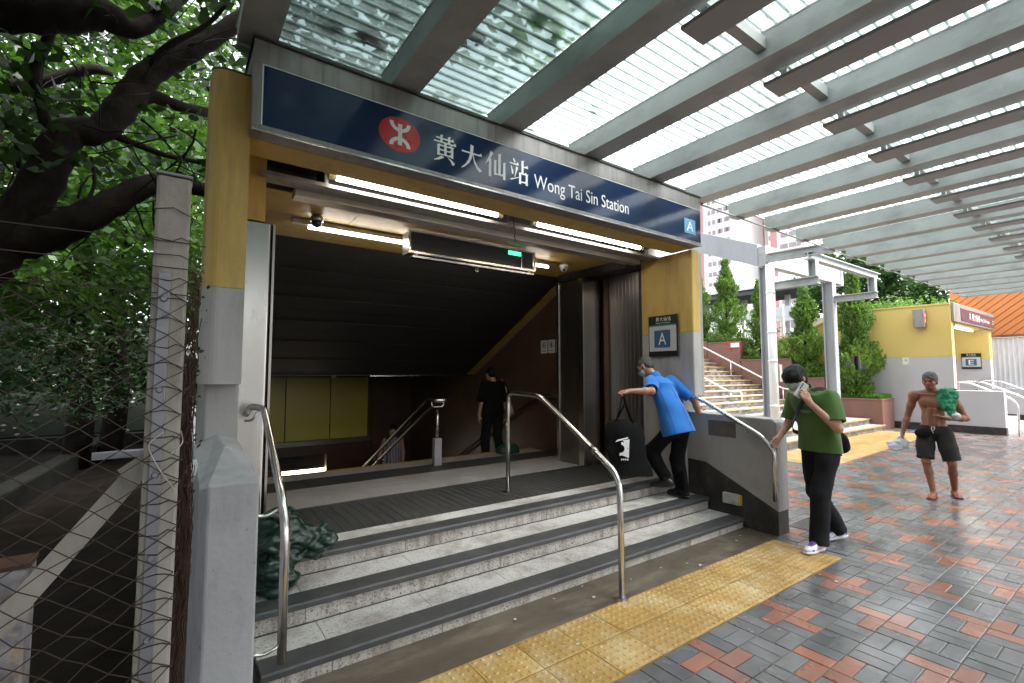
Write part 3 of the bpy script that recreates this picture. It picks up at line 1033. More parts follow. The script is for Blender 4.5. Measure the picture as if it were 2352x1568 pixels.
# ================================================================ lights and fittings under the lintel
def tube_light(label, x0, x1, y, z, r=0.022, group=None, m='tube'):
    t = thing('tube_light', label, 'light', ((x0 + x1) / 2, y, z), group)
    part('lamp_tube', MB().tube([(x0 + 0.05, y, z), (x1 - 0.05, y, z)], r, 14), M[m], t, smooth=True)
    part('end_cap', MB().tube([(x0, y, z), (x0 + 0.055, y, z)], r * 1.15, 14), M['white'], t)
    part('end_cap', MB().tube([(x1 - 0.055, y, z), (x1, y, z)], r * 1.15, 14), M['white'], t)
    part('lamp_back', MB().box(x0 - 0.03, x1 + 0.03, y - 0.03, y + 0.03, z + r + 0.004, z + r + 0.03), M['frame_metal'], t)
    for x in (x0 + 0.2, x1 - 0.2):
        part('hanger', MB().box(x - 0.01, x + 0.01, y - 0.008, y + 0.008, z + r + 0.03, 3.305), M['steel_dark'], t)
    return t


tube_light('lit tube lamp behind the lintel, under the red roundel and first characters', 0.90, 2.50, 3.70, 3.155, group='lit tubes behind the lintel')
tube_light('lit tube lamp behind the lintel, next to the exit board', 2.86, 4.55, 3.70, 3.155, group='lit tubes behind the lintel')
tr = thing('cable_trunking', 'long pale metal trunking under the entrance ceiling behind the lit tubes', 'trunking', (2.7, 4.0, 3.05))
part('trunk_body', MB().box(0.72, 4.85, 3.98, 4.12, 3.055, 3.128), pmat('pale_trunking', (0.50, 0.46, 0.41), (0.43, 0.39, 0.35), rough=0.35, metal=0.5, ns=4), tr, bevel=0.003)
part('trunk_plate', MB().box(0.45, 5.0, 3.80, 3.97, 3.105, 3.135), M['frame_metal'], tr)
for x in (0.9, 2.65, 4.4):
    part('trunk_bracket', MB().box(x, x + 0.03, 3.82, 4.10, 3.136, 3.298), M['steel_dark'], tr)
t3 = thing('tube_light', 'slim lit tube lamp under the yellow ceiling behind the hanging black sign', 'light', (2.5, 4.82, 3.05))
part('lamp_tube', MB().tube([(1.0, 4.82, 3.06), (4.0, 4.82, 3.06)], 0.014, 12), M['tube'], t3, smooth=True)
part('lamp_back', MB().box(0.85, 4.1, 4.79, 4.85, 3.078, 3.128), M['steel_dark'], t3)

hs = thing('hanging_sign', 'black hanging sign box with a small green label and steel frame', 'sign', (2.7, 4.5, 2.86))
part('sign_face', MB().box(1.90, 3.46, 4.452, 4.46, 2.885, 3.085), M['black'], hs)
part('sign_body', MB().box(1.885, 3.475, 4.461, 4.64, 2.872, 3.10), M['steel_dark'], hs, bevel=0.003)
fr = MB()
fr.box(1.87, 3.49, 4.436, 4.4515, 3.083, 3.106).box(1.87, 3.49, 4.436, 4.4515, 2.864, 2.887).box(1.87, 1.893, 4.436, 4.4515, 2.888, 3.082).box(3.467, 3.49, 4.436, 4.4515, 2.888, 3.082).box(3.275, 3.287, 4.437, 4.4515, 2.888, 3.082)
part('sign_frame', fr, M['steel_tube'], hs)
part('green_label', MB().box(3.10, 3.272, 4.446, 4.4515, 3.026, 3.072), emat('lit_green_label', (0.05, 0.55, 0.25), 0.9), hs)
mb = MB()
lettering(mb, 'WAY OUT', (3.125, 4.4452, 3.038), X1, Z1, 0.020, 0.12)
part('label_print', mb, M['white_print'], hs)
part('lower_tray', MB().box(1.90, 3.44, 4.41, 4.50, 2.815, 2.835), M['steel_tube'], hs)
for x in (1.95, 3.38):
    part('tray_bracket', MB().box(x, x + 0.02, 4.44, 4.46, 2.835, 2.8635), M['steel_dark'], hs)
    part('hanger', MB().box(x, x + 0.02, 4.54, 4.56, 3.10, 3.13), M['steel_dark'], hs)
hk = MB()
hk.tube([(2.68 + 0.018 * math.sin(2 * math.pi * k / 14), 4.46, 2.795 + 0.02 * math.cos(2 * math.pi * k / 14)) for k in range(13)], 0.003, 6)
part('hook', hk, M['steel_tube'], hs)
# dome cameras
for (x, y, lab, dark) in ((1.03, 4.62, 'dark dome security camera beside the slim lit tube', True), (4.22, 4.75, 'white dome security camera near the stainless gate column', False)):
    c = thing('security_camera', lab, 'camera', (x, y, 3.0))
    part('camera_base', MB().lathe([(0.058, 0.0), (0.062, 0.02), (0.05, 0.05), (0.03, 0.06)], (x, y, 3.07)), M['white' if not dark else 'steel_dark'], c, smooth=True)
    part('camera_dome', MB().ball((x, y, 3.062), (0.048, 0.048, 0.052)), M['black' if dark else 'white'], c, smooth=True)
    if not dark:
        part('camera_lens', MB().ball((x - 0.025, y - 0.03, 3.03), 0.02), M['black'], c, smooth=True)
# dangling cord
part('dangling_cord', MB().tube([(2.70, 3.79, 3.2), (2.70, 3.785, 3.13), (2.715, 3.78, 3.05), (2.705, 3.78, 3.0), (2.725, 3.775, 2.96)], 0.006, 6), M['black'], tr)

# ================================================================ gate columns in stainless steel
gl = thing('gate_column', 'brushed stainless gate column inside the left edge of the entrance', 'gate column', (0.55, 4.3, 0))
part('column_skin', MB().prism(rounded(0.346, 0.555, 3.87, 4.55, 0.03, 'b'), 'z', 0.0, 2.755), M['steel'], gl)
part('column_edge', MB().box(0.556, 0.572, 3.86, 4.56, 0.345, 2.76), M['steel_dark'], gl)
gr_ = thing('gate_column', 'tall stainless gate column with bright corner strip near the security notices', 'gate column', (4.9, 5.0, 0))
part('column_skin', MB().box(4.66, 5.08, 4.85, 5.40, 0.37, 2.99), M['steel_dark'], gr_)
part('corner_strip', MB().box(4.635, 4.659, 4.83, 4.93, 0.37, 3.0), M['steel_tube'], gr_)
part('rear_strip', MB().box(4.645, 4.659, 5.36, 5.41, 0.37, 2.99), M['steel_tube'], gr_)
part('front_plate', MB().box(4.662, 5.02, 4.832, 4.849, 0.372, 2.985), M['steel'], gr_)
gr2 = thing('gate_housing', 'dull grooved stainless gate housing beside the yellow reveal', 'gate housing', (5.05, 4.4, 0))
part('housing_skin', MB().box(5.03, 5.084, 4.14, 4.70, 0.345, 3.02), M['steel_dark'], gr2)
for k in range(7):
    part('groove_strip', MB().box(5.022, 5.0295, 4.19 + 0.065 * k, 4.215 + 0.065 * k, 0.37, 3.0), M['steel_dark'], gr2)
part('side_frame', MB().box(4.998, 5.084, 4.092, 4.138, 0.345, 3.08), M['black_base'], gr2)
part('side_frame', MB().box(5.0, 5.084, 4.71, 4.78, 0.345, 3.08), M['brown_mosaic'], gr2)
part('housing_head', MB().box(4.70, 5.084, 4.092, 5.42, 3.021, 3.128), M['black_base'], gr2)

# notices on the brown wall
for k, (u0, lab) in enumerate(((1243, 'white notice with a round pictogram, farthest from the stainless column'), (1260, 'white notice with a round pictogram between two others'), (1278, 'white notice with a round pictogram next to the stainless column'))):
    yA, yB = at_x(u0, 795, 5.085).y, at_x(u0 + 14.5, 795, 5.085).y
    n = thing('wall_notice', lab, 'notice', (5.08, (yA + yB) / 2, 1.98))
    part('notice_sheet', MB().box(5.078, 5.0845, yB, yA, 1.985, 2.205), M['paper'], n)
    mb = MB()
    cy, cz = (yA + yB) / 2, 2.125
    mb.add([(5.0772, cy + r * math.cos(a), cz + r * math.sin(a)) for a in [2 * math.pi * q / 20 for q in range(20)] for r in (0.045, 0.055)],
           [(2 * q, 2 * q + 1, (2 * q + 3) % 40, (2 * q + 2) % 40) for q in range(20)])
    mb.add([(5.0771, cy - 0.012 - 0.01 * k, cz - 0.03), (5.0771, cy + 0.014, cz - 0.03), (5.0771, cy + 0.018 + 0.008 * k, cz + 0.02), (5.0771, cy - 0.01, cz + 0.03)], [(0, 1, 2, 3)])
    mb.add([(5.077, cy - 0.05, 2.02), (5.077, cy + 0.05, 2.02), (5.077, cy + 0.05, 2.03), (5.077, cy - 0.05, 2.03)], [(0, 1, 2, 3)])
    part('pictogram', mb, M['black'], n)

# ================================================================ handrails
def rail(label, path, r, feet=(), brackets=(), rad=0.16, m='steel_tube', flange=()):
    c = Vector(path[0])
    t = thing('handrail', label, 'handrail', (c.x, c.y, 0 if not feet else min(f[2] for f in feet)))
    part('rail_tube', MB().tube(bend(path, rad, 8), r, 16), M[m], t, smooth=True)
    for a, b in brackets:
        part('bracket', MB().tube(bend([a, ((Vector(a) + Vector(b)) / 2) * 1.0 + Vector((0, 0, -0.03)), b], 0.04, 4), 0.009, 8), M[m], t, smooth=True)
    for f in flange:
        part('foot_plate', MB().lathe([(0.052, 0.0), (0.052, 0.006), (0.03, 0.012)], f, 20), M['steel_dark'], t)
    return t


mp = [(2.735, 2.465, 0.0), (2.76, 2.50, 0.87), (2.79, 2.74, 1.0), (2.90, 3.62, 1.43), (2.97, 4.27, 1.445), (2.985, 4.29, 0.37)]
mr = rail('free-standing stainless handrail down the middle of the entrance steps', mp, 0.0235, flange=[(2.735, 2.465, -0.002), (2.985, 4.29, 0.367)], rad=0.13)
d1 = (Vector(mp[3]) - Vector(mp[2])).normalized()
part('joint_sleeve', MB().tube([Vector(mp[2]) + d1 * 0.03, Vector(mp[2]) + d1 * 0.10], 0.0258, 16), M['steel'], mr, smooth=True)
rail('stainless handrail on the pale grey block left of the steps',
     [(0.40, 3.72, 1.36), (0.43, 3.71, 1.425), (0.50, 3.60, 1.415), (0.487, 2.80, 1.0), (0.492, 2.70, 0.86), (0.492, 2.70, 0.20)], 0.0225,
     brackets=[((0.335, 2.72, 0.28), (0.49, 2.70, 0.29)), ((0.335, 2.78, 0.93), (0.488, 2.78, 0.95)), ((0.40, 3.69, 1.33), (0.47, 3.64, 1.39))], rad=0.10)
rail('stainless handrail fixed to the low grey wall right of the steps',
     [(4.985, 4.0, 1.385), (4.985, 3.30, 1.375), (4.985, 2.56, 1.0), (4.985, 2.44, 0.86), (4.985, 2.45, 0.36)], 0.0225,
     brackets=[((5.0, 3.85, 1.30), (4.985, 3.85, 1.37)), ((5.06, 2.75, 1.02), (4.985, 2.75, 1.08)), ((5.06, 2.46, 0.45), (4.985, 2.45, 0.45))], rad=0.12)
# twin handrail down the middle of the inner stairs
cr_ = thing('handrail', 'twin handrail on pale pedestal posts down the middle of the inner stairs', 'handrail', (3.04, 6.11, 0.37))
cp = Vector((3.04, 6.11, 0.37))
part('pedestal', MB().box(2.985, 3.095, 6.07, 6.15, 0.366, 0.74), pmat('pale_pedestal', (0.34, 0.33, 0.33), rough=0.5), cr_, bevel=0.006)
part('post', MB().tube([(3.04, 6.11, 0.74), (3.04, 6.11, 1.14)], 0.02, 12), M['steel_tube'], cr_, smooth=True)
part('yoke', MB().tube(bend([(2.95, 6.11, 1.26), (2.95, 6.11, 1.18), (3.13, 6.11, 1.18), (3.13, 6.11, 1.26)], 0.06, 6), 0.011, 8), M['steel_tube'], cr_, smooth=True)
for dx in (-0.09, 0.09):
    part('rail_tube', MB().tube([(3.04 + dx, 5.98, 1.275), (3.04 + dx, 6.25, 1.275), (3.04 + dx, 10.2, -0.72)], 0.024, 12), M['black'], cr_, smooth=True)
part('rail_cap', MB().tube([(2.93, 5.97, 1.275), (3.15, 5.97, 1.275)], 0.026, 12), M['steel_tube'], cr_, smooth=True)
for y in (8.4, 10.0):
    zt = 1.275 - (y - 6.25) * 0.505
    part('post', MB().tube([(3.04, y, zt - 1.0), (3.04, y, zt - 0.08)], 0.02, 12), M['steel_tube'], cr_, smooth=True)
    part('yoke', MB().tube(bend([(2.95, y, zt - 0.02), (2.95, y, zt - 0.09), (3.13, y, zt - 0.09), (3.13, y, zt - 0.02)], 0.05, 6), 0.011, 8), M['steel_tube'], cr_, smooth=True)
rail('dull handrail on the brown wall beside the inner stairs', [(5.0, 5.5, 1.28), (5.0, 6.3, 1.28), (5.0, 10.2, -0.69)], 0.022, brackets=[((5.085, 6.2, 1.2), (5.0, 6.2, 1.27))], m='steel_dark')
# lit lamp in the passage below
pl = thing('tube_light', 'lit lamp low in the passage under the yellow enamel panels', 'light', (1.6, 12.4, -0.75))
p0_, p1_ = at_y(634, 1089, 12.4), at_y(798, 1072, 12.4)
part('lamp_tube', MB().tube([p0_, p1_], 0.04, 10), M['tube_dim'], pl, smooth=True)
part('lamp_back', MB().bar(p0_ + Vector((0, 0, 0.06)), p1_ + Vector((0, 0, 0.06)), 0.12, 0.03), M['steel_dark'], pl)
part('bulkhead', MB().box(p0_.x - 0.3, p1_.x + 0.3, 12.36, 12.44, max(p0_.z, p1_.z) + 0.10, -0.061), M['dark_panel'], pl)

# ================================================================ canopy over the forecourt
can = thing('forecourt_canopy', 'grey steel canopy with ribbed translucent roof sheets over the forecourt', 'canopy', (8.5, 0, 3.7))
BX = [3.125 + 0.962 * k for k in range(-3, 16)]
BZ0, BZ1 = 3.745, 3.935
BW = 0.215
YE, YS = 3.44, -5.0
for x in BX:
    b = MB()
    b.box(x, x + BW, YS, YE, BZ0, BZ0 + 0.014).box(x + 0.004, x + 0.018, YS + 0.005, YE - 0.005, BZ0 + 0.014, BZ1 - 0.012).box(x + BW - 0.018, x + BW - 0.004, YS + 0.005, YE - 0.005, BZ0 + 0.014, BZ1 - 0.012).box(x, x + BW, YS, YE, BZ1 - 0.012, BZ1)
    b.box(x + 0.018, x + BW - 0.018, YE - 0.02, YE - 0.006, BZ0 + 0.014, BZ1 - 0.012)
    part('beam', b, M['beam'], can)
for k, (x, x2) in enumerate(zip(BX[:-1], BX[1:])):
    s = part('roof_sheet', MB().box(x + 0.004, x2 + 0.0, YS, YE + 0.06, BZ1 + 0.012, BZ1 + 0.018), M['sheet_dirty_shaded' if k < 2 else 'sheet'], can)
    rib = MB()
    y = YE + 0.02
    while y > YS:
        rib.box(x + 0.006, x2 - 0.002, y - 0.010, y + 0.010, BZ1 + 0.0185, BZ1 + 0.030)
        y -= 0.0925
    part('sheet_ribs', rib, M['rib'], s, kind='stuff')
# purlins between the beams, flat light troughs hung under the gaps
for k, (x, x2) in enumerate(zip(BX[:-1], BX[1:])):
    if k >= 2:
        part('purlin', MB().box(x + BW + 0.001, x2 - 0.001, 1.49, 1.56, BZ0 + 0.06, BZ0 + 0.14), M['beam'], can)
        tr_ = part('light_trough', MB().box(x + BW - 0.005, x + BW + 0.225, YS, 1.62, BZ0 - 0.062, BZ0 - 0.036), M['trough'], can, bevel=0.004)
        part('trough_hanger', MB().box(x + BW + 0.09, x + BW + 0.13, 1.50, 1.54, BZ0 - 0.036, BZ0 + 0.06), M['beam'], tr_)
part('tie_rod', MB().tube([(BX[0], YE - 0.10, BZ0 - 0.013), (BX[-1] + 0.2, YE - 0.10, BZ0 - 0.013)], 0.012, 8), M['beam'], can, smooth=True)
part('edge_rod', MB().tube([(BX[0], YE + 0.05, BZ1 + 0.0), (BX[-1] + 0.2, YE + 0.05, BZ1 + 0.0)], 0.009, 8), M['beam'], can, smooth=True)
# the canopy stands on posts on its far side, behind the photographer
for x in (BX[1], BX[7], BX[13], BX[-1]):
    part('post', MB().box(x - 0.03, x + 0.15, -4.9, -4.72, -0.02, BZ0 - 0.13), M['beam'], can)
part('ring_beam', MB().box(BX[0], BX[-1] + 0.13, -4.88, -4.74, BZ0 - 0.13, BZ0 - 0.001), M['beam'], can)

# ================================================================ foliage generator
def leaf_cloud(centers, size, seed, up_bias=0.2, aspect=0.55, dirs=None, fold=0.25):
    """one four-cornered leaf per centre, as vertices and quads"""
    rg = np.random.default_rng(seed)
    C = np.asarray(centers, dtype=np.float64)
    n = len(C)
    s = np.asarray(size) * rg.uniform(0.7, 1.3, n) if np.ndim(size) else size * rg.uniform(0.7, 1.3, n)
    if dirs is None:
        d = rg.normal(size=(n, 3))
        d[:, 2] = d[:, 2] * 0.6 - up_bias
    else:
        d = np.asarray(dirs) + rg.normal(size=(n, 3)) * 0.35
    d /= np.linalg.norm(d, axis=1)[:, None]
    r = rg.normal(size=(n, 3))
    r -= d * (r * d).sum(1)[:, None]
    r /= np.linalg.norm(r, axis=1)[:, None]
    nn = np.cross(d, r)
    L_ = s[:, None]
    base = C - d * L_ * 0.5
    tip = C + d * L_ * 0.5
    mid = C + nn * L_ * fold * 0.25
    le = mid + r * L_ * aspect * 0.5
    ri = mid - r * L_ * aspect * 0.5
    V = np.stack([base, le, tip, ri], axis=1).reshape(-1, 3)
    F = np.arange(4 * n).reshape(n, 4)
    return V, F


def clump_points(rg, blobs, per, shell=0.55):
    """points through a set of ellipsoids (cx,cy,cz,rx,ry,rz), denser near their outside"""
    out = []
    for b in blobs:
        n = max(3, int(per * (b[3] * b[4] * b[5]) ** (2 / 3) * 10))
        d = rg.normal(size=(n, 3))
        d /= np.linalg.norm(d, axis=1)[:, None]
        r = rg.uniform(shell ** 3, 1, n) ** (1 / 3)
        out.append(np.array(b[:3]) + d * r[:, None] * np.array(b[3:6]))
    return np.concatenate(out)


M['conifer'] = leafmat('juniper_green', (0.055, 0.120, 0.022), (0.13, 0.23, 0.05), 0.35, 0.5)
M['leaf_bright'] = leafmat('fresh_leaf_green', (0.042, 0.110, 0.014), (0.090, 0.185, 0.028), 0.45)
M['leaf_mid'] = leafmat('mid_leaf_green', (0.030, 0.085, 0.014), (0.060, 0.135, 0.022), 0.42)
M['leaf_dark'] = leafmat('dark_leaf_green', (0.012, 0.034, 0.010), (0.028, 0.064, 0.016), 0.3)
M['grass'] = leafmat('lawn_green', (0.060, 0.15, 0.015), (0.12, 0.25, 0.03), 0.35, 0.6)
M['ivy'] = leafmat('ivy_green', (0.018, 0.055, 0.014), (0.045, 0.11, 0.022), 0.3)

# ================================================================ outdoor stairs on the right
SXA, SXB = 6.0, 16.9
tile_m, tt, tout = _nt('checkered_riser_tiles')
tb = N(tt, 'ShaderNodeBsdfPrincipled')
tp_ = wpos(tt, (1, 1, 1))
tsep = N(tt, 'ShaderNodeSeparateXYZ')
L(tt, tp_, tsep.inputs[0])
tcomb = N(tt, 'ShaderNodeCombineXYZ')
L(tt, tsep.outputs['X'], tcomb.inputs[0])
L(tt, tsep.outputs['Z'], tcomb.inputs[1])
tbr = N(tt, 'ShaderNodeTexBrick')
tbr.offset = 0.0
tbr.inputs['Scale'].default_value = 1.0
tbr.inputs['Brick Width'].default_value = 0.16
tbr.inputs['Row Height'].default_value = 0.075
tbr.inputs['Mortar Size'].default_value = 0.004
tbr.inputs['Color1'].default_value = (0.33, 0.29, 0.255, 1)
tbr.inputs['Color2'].default_value = (0.05, 0.037, 0.030, 1)
tbr.inputs['Mortar'].default_value = (0.04, 0.036, 0.033, 1)
L(tt, tcomb.outputs[0], tbr.inputs['Vector'])
L(tt, mixc(tt, ramp(tt, noise(tt, tp_, 3), [(0.4, 0.15), (0.7, 0.75)]), tbr.outputs['Color'], (0.07, 0.055, 0.045)), tb.inputs['Base Color'])
tb.inputs['Roughness'].default_value = 0.4
L(tt, tb.outputs[0], tout.inputs['Surface'])

ost = struct('outdoor_stairs', MB().box(SXA, SXB, 5.15, 16.0, -0.05, 0.01), M['concrete_dark'], label='wide outdoor stairs with checkered risers and yellow nosings')
flight = [(5.10, 0.155), (5.46, 0.31)] + [(7.05 + 0.325 * k, 0.31 + 0.158 * (k + 1)) for k in range(13)]
zprev = -0.01
for k, (y, z) in enumerate(flight):
    y1 = flight[k + 1][0] if k + 1 < len(flight) else 16.0
    part('riser_tiles', MB().box(SXA, SXB - 0.003, y, y + 0.02, zprev, z - 0.031), tile_m, ost)
    part('tread', MB().box(SXA, SXB - 0.003, y - 0.012, y1 + 0.019, z - 0.03, z), M['pale_tread'], ost)
    part('nosing', MB().box(SXA, SXB - 0.003, y - 0.018, y + 0.045, z - 0.020, z + 0.003), M['nose_yellow'], ost)
    zprev = z

# planters climbing beside the stairs
GT = 'brown planters stepping up beside the outdoor stairs'
PL = [(5.15, 6.62, -0.02, 0.90, 'lowest brown planter by the foot of the outdoor stairs, with clipped grass'), (6.64, 7.60, 0.0, 1.52, 'second brown planter up the stairs, behind the grey post'),
      (7.62, 9.36, 0.0, 2.16, 'brown planter with a grass edge halfway up the outdoor stairs'), (9.38, 10.68, 0.0, 2.84, 'brown planter marked with red tape and a white notice'),
      (10.70, 13.2, 0.0, 2.90, 'topmost brown planter at the head of the outdoor stairs')]
for k, (ya, yb2, z0, z1, lab) in enumerate(PL):
    p = thing('planter', lab, 'planter', (17.4, (ya + yb2) / 2, 0), GT)
    part('planter_wall', MB().box(16.9, 17.85, ya, yb2, z0, z1 - 0.06), M['planter'], p, bevel=0.01)
    part('planter_rim', MB().box(16.885, 17.86, ya - 0.012, yb2 + 0.001, z1 - 0.058, z1), M['planter'], p, bevel=0.008)
    part('planter_soil', MB().box(16.96, 17.79, ya + 0.06, yb2 - 0.06, z1 - 0.01, z1 + 0.015), M['soil'], p)
    rg = np.random.default_rng(50 + k)
    n = int(5200 * (yb2 - ya)) if k < 4 else 3000
    C = np.stack([rg.uniform(16.93, 17.82, n), rg.uniform(ya + 0.02, yb2 - 0.02, n), z1 + rg.uniform(0.02, 0.10, n)], 1)
    V, F = leaf_cloud(C, 0.12, 60 + k, aspect=0.12, dirs=np.tile([[0, 0, 1.0]], (n, 1)))
    g_ = solo('clipped_grass', (V, F), M['grass'], 'clipped grass growing in the %s' % ('lowest planter', 'second planter', 'planter halfway up the stairs', 'planter with the red tape', 'topmost planter')[k], 'grass', kind='stuff')
nt_ = thing('taped_notice', 'white paper notice framed with red tape on a brown planter', 'notice', (16.88, 9.55, 2.6))
part('notice_sheet', MB().box(16.872, 16.8845, 9.40, 9.72, 2.615, 2.775), M['paper'], nt_)
rt_ = pmat('red_tape', (0.62, 0.02, 0.025), rough=0.4)
part('red_tape', MB().box(16.868, 16.8715, 9.34, 10.0, 2.776, 2.80).box(16.868, 16.8715, 9.34, 10.0, 2.59, 2.614).box(16.866, 16.8675, 9.74, 9.775, 2.44, 2.84).box(16.866, 16.8675, 9.345, 9.38, 2.49, 2.84), rt_, nt_)


def conifer(label, x, y, z0, h, w, seed, lean=0.0):
    rg = np.random.default_rng(seed)
    t = thing('conifer', label, 'tree', (x, y, z0), 'slim junipers in the planters')
    path = [(x + 0.03 * math.sin(k), y + lean * h * k / 8, z0 + h * 0.92 * k / 8) for k in range(9)]
    part('trunk', MB().tube(path, [0.055 * (1 - k / 9.5) + 0.006 for k in range(9)], 8), M['bark'], t, smooth=True)
    pts, dirs = [], []
    ntuft = int(120 * h * (0.6 + w))
    lobes = [(rg.uniform(0, 6.283), rg.uniform(0.1, 0.8), rg.uniform(0.2, 0.55)) for _ in range(9)]
    for q in range(ntuft):
        f = rg.uniform(0.02, 1.0) ** 1.05
        prof = (1 - f) ** 0.75 * (0.75 + 0.35 * math.sin(f * 17 + seed)) + 0.05
        a = rg.uniform(0, 6.283)
        rr = w * prof * rg.uniform(0.35, 1.0) ** 0.6
        for la, lf, lw_ in lobes:
            da = abs((a - la + math.pi) % (2 * math.pi) - math.pi)
            if da < 0.55 and abs(f - lf) < 0.13:
                rr *= 1 + lw_ * (1 - da / 0.55) * 1.6
        c = np.array([x + rr * math.cos(a), y + rr * math.sin(a) + lean * h * f, z0 + 0.10 + h * f * 0.95])
        ax = np.array([math.cos(a) * 0.55, math.sin(a) * 0.55, 1.0])
        m = 34
        tt_ = rg.uniform(-0.5, 0.5, m)
        P = c + ax * (tt_ * 0.20)[:, None] + rg.normal(size=(m, 3)) * (0.038 * (1 - tt_))[:, None]
        pts.append(P)
        dirs.append(np.tile(ax / np.linalg.norm(ax), (m, 1)))
    V, F = leaf_cloud(np.concatenate(pts), 0.095, seed + 1, aspect=0.36, dirs=np.concatenate(dirs))
    part('crown', (V, F), M['conifer'], t, kind='stuff')
    return t


conifer('large juniper in the lowest planter in front of the yellow wall', 17.38, 5.92, 0.90, 4.05, 0.78, 3)
conifer('juniper behind the grey post in the second planter', 17.35, 7.35, 1.52, 3.05, 0.72, 8)
conifer('slim juniper rising just behind the white downpipe', 17.35, 8.85, 2.16, 2.85, 0.46, 13)
conifer('tall juniper standing above the red tape and white notice', 17.38, 10.15, 2.84, 3.25, 0.66, 21)
conifer('juniper in the topmost planter half hidden by the entrance pillar', 17.38, 11.30, 2.90, 2.75, 0.46, 34)

# stair handrails
ra = rail('pale handrail climbing beside the brown planters', [(16.55, 7.45, 1.12), (16.55, 7.75, 1.14), (16.55, 11.0, 2.84)], 0.026, m='white')
for y, zb_, zt in ((7.75, 0.60, 1.12), (9.55, 1.40, 2.06), (10.9, 2.1, 2.78)):
    part('post', MB().tube([(16.55, y, zb_), (16.55, y, zt)], 0.022, 10), M['steel_tube'], ra, smooth=True)
rb_ = rail('pale handrail in the middle of the outdoor stairs', [(13.9, 7.70, 0.85), (13.9, 7.72, 1.10), (13.9, 8.14, 1.10), (13.9, 10.9, 2.50)], 0.026, m='white', rad=0.08)
for y, zb_, zt in ((8.05, 0.55, 1.09), (9.7, 1.35, 1.88)):
    part('post', MB().tube([(13.9, y, zb_), (13.9, y, zt)], 0.02, 10), M['steel_tube'], rb_, smooth=True)

# ================================================================ pale steel portal frame over the stairs
pf = thing('portal_frame', 'pale grey steel portal frame with deep beam at the foot of the outdoor stairs', 'steel frame', (13, 5.5, 0))


def ibeam(mb, a, b, w, h, tf=0.02, tw=0.016, up=(0, 0, 1)):
    a, b, up = Vector(a), Vector(b), Vector(up)
    d = (b - a).normalized()
    s = d.cross(up).normalized()
    u = s.cross(d)
    mb.bar(a + u * (h / 2 - tf / 2), b + u * (h / 2 - tf / 2), w, tf, up)
    mb.bar(a - u * (h / 2 - tf / 2), b - u * (h / 2 - tf / 2), w, tf, up)
    mb.bar(a, b, tw, h - 2 * tf, up)
    return mb


part('cross_beam', MB().box(11.0, 15.10, 5.42, 5.60, 4.13, 4.60), M['beam'], pf, bevel=0.01)
part('beam_end_plate', MB().box(15.101, 15.125, 5.36, 5.66, 4.08, 4.64), M['white'], pf)
part('raking_beam', MB().prism([(5.61, 4.14), (8.6, 5.42), (8.6, 5.97), (5.61, 4.66)], 'x', 11.0, 11.22), M['beam_pale'], pf, bevel=0.01)
for x in (11.18, 14.55):
    part('post', ibeam(MB(), (x, 5.51, 0.0), (x, 5.51, 4.129), 0.22, 0.26, 0.022, 0.016, up=(0, 1, 0)), M['beam_pale'], pf)
    br = part('bracket_arm', ibeam(MB(), (x + 0.02, 5.37, 3.66), (x + 0.02, 4.42, 3.66), 0.16, 0.17), M['beam'], pf)
    part('bracket_stub', ibeam(MB(), (x + 0.02, 4.52, 3.746), (x + 0.02, 4.52, 4.09), 0.15, 0.15, up=(0, 1, 0)), M['beam'], pf)
part('bracket_beam', ibeam(MB(), (10.95, 4.52, 4.17), (14.95, 4.52, 4.17), 0.15, 0.16), M['beam'], pf)
part('upper_arm', ibeam(MB(), (11.05, 5.41, 4.30), (11.05, 2.6, 4.22), 0.13, 0.2), M['beam'], pf)
part('post_box', MB().box(11.30, 11.42, 5.35, 5.50, 1.45, 1.85), pmat('rusty_cream_box', (0.40, 0.36, 0.32), (0.33, 0.27, 0.23), rough=0.6), pf, bevel=0.01)
dp = thing('downpipe', 'white round downpipe with joint rings against the pale portal post', 'pipe', (10.95, 5.35, 0))
part('pipe', MB().tube([(10.95, 5.33, 0.0), (10.95, 5.33, 4.12)], 0.085, 16), M['white'], dp, smooth=True)
for z in (0.9, 1.9, 2.55, 3.45):
    part('joint_ring', MB().tube([(10.95, 5.33, z), (10.95, 5.33, z + 0.05)], 0.095, 16), M['white'], dp, smooth=True)

# ================================================================ far entrance, twin of the first
ent = thing('station_entrance', 'far yellow and grey station entrance with shrubs growing on its roof', 'station entrance', (20.5, 5, 0))
top = [(3.77, 3.62), (5.74, 3.64), (6.75, 3.48), (7.3, 3.22), (8.5, 2.84), (11.0, 1.7)]
split = [(11.0, 1.2), (8.2, 1.55), (6.6, 2.13), (3.90, 2.13)]
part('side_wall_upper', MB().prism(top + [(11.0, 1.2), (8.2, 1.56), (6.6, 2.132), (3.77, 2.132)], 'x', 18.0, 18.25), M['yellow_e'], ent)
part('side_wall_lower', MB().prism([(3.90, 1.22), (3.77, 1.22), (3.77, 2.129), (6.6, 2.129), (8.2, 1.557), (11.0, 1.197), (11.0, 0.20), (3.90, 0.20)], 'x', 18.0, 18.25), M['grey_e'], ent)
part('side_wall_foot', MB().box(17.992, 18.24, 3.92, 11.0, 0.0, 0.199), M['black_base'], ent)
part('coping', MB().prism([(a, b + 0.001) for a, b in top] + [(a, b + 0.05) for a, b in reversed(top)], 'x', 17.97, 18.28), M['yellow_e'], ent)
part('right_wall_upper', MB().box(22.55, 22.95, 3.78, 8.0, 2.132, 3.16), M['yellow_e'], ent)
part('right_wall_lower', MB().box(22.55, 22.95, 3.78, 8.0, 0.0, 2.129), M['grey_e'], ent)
part('roof_slab', MB().box(18.26, 22.9, 3.9, 8.2, 3.30, 3.58), M['grey_e'], ent)
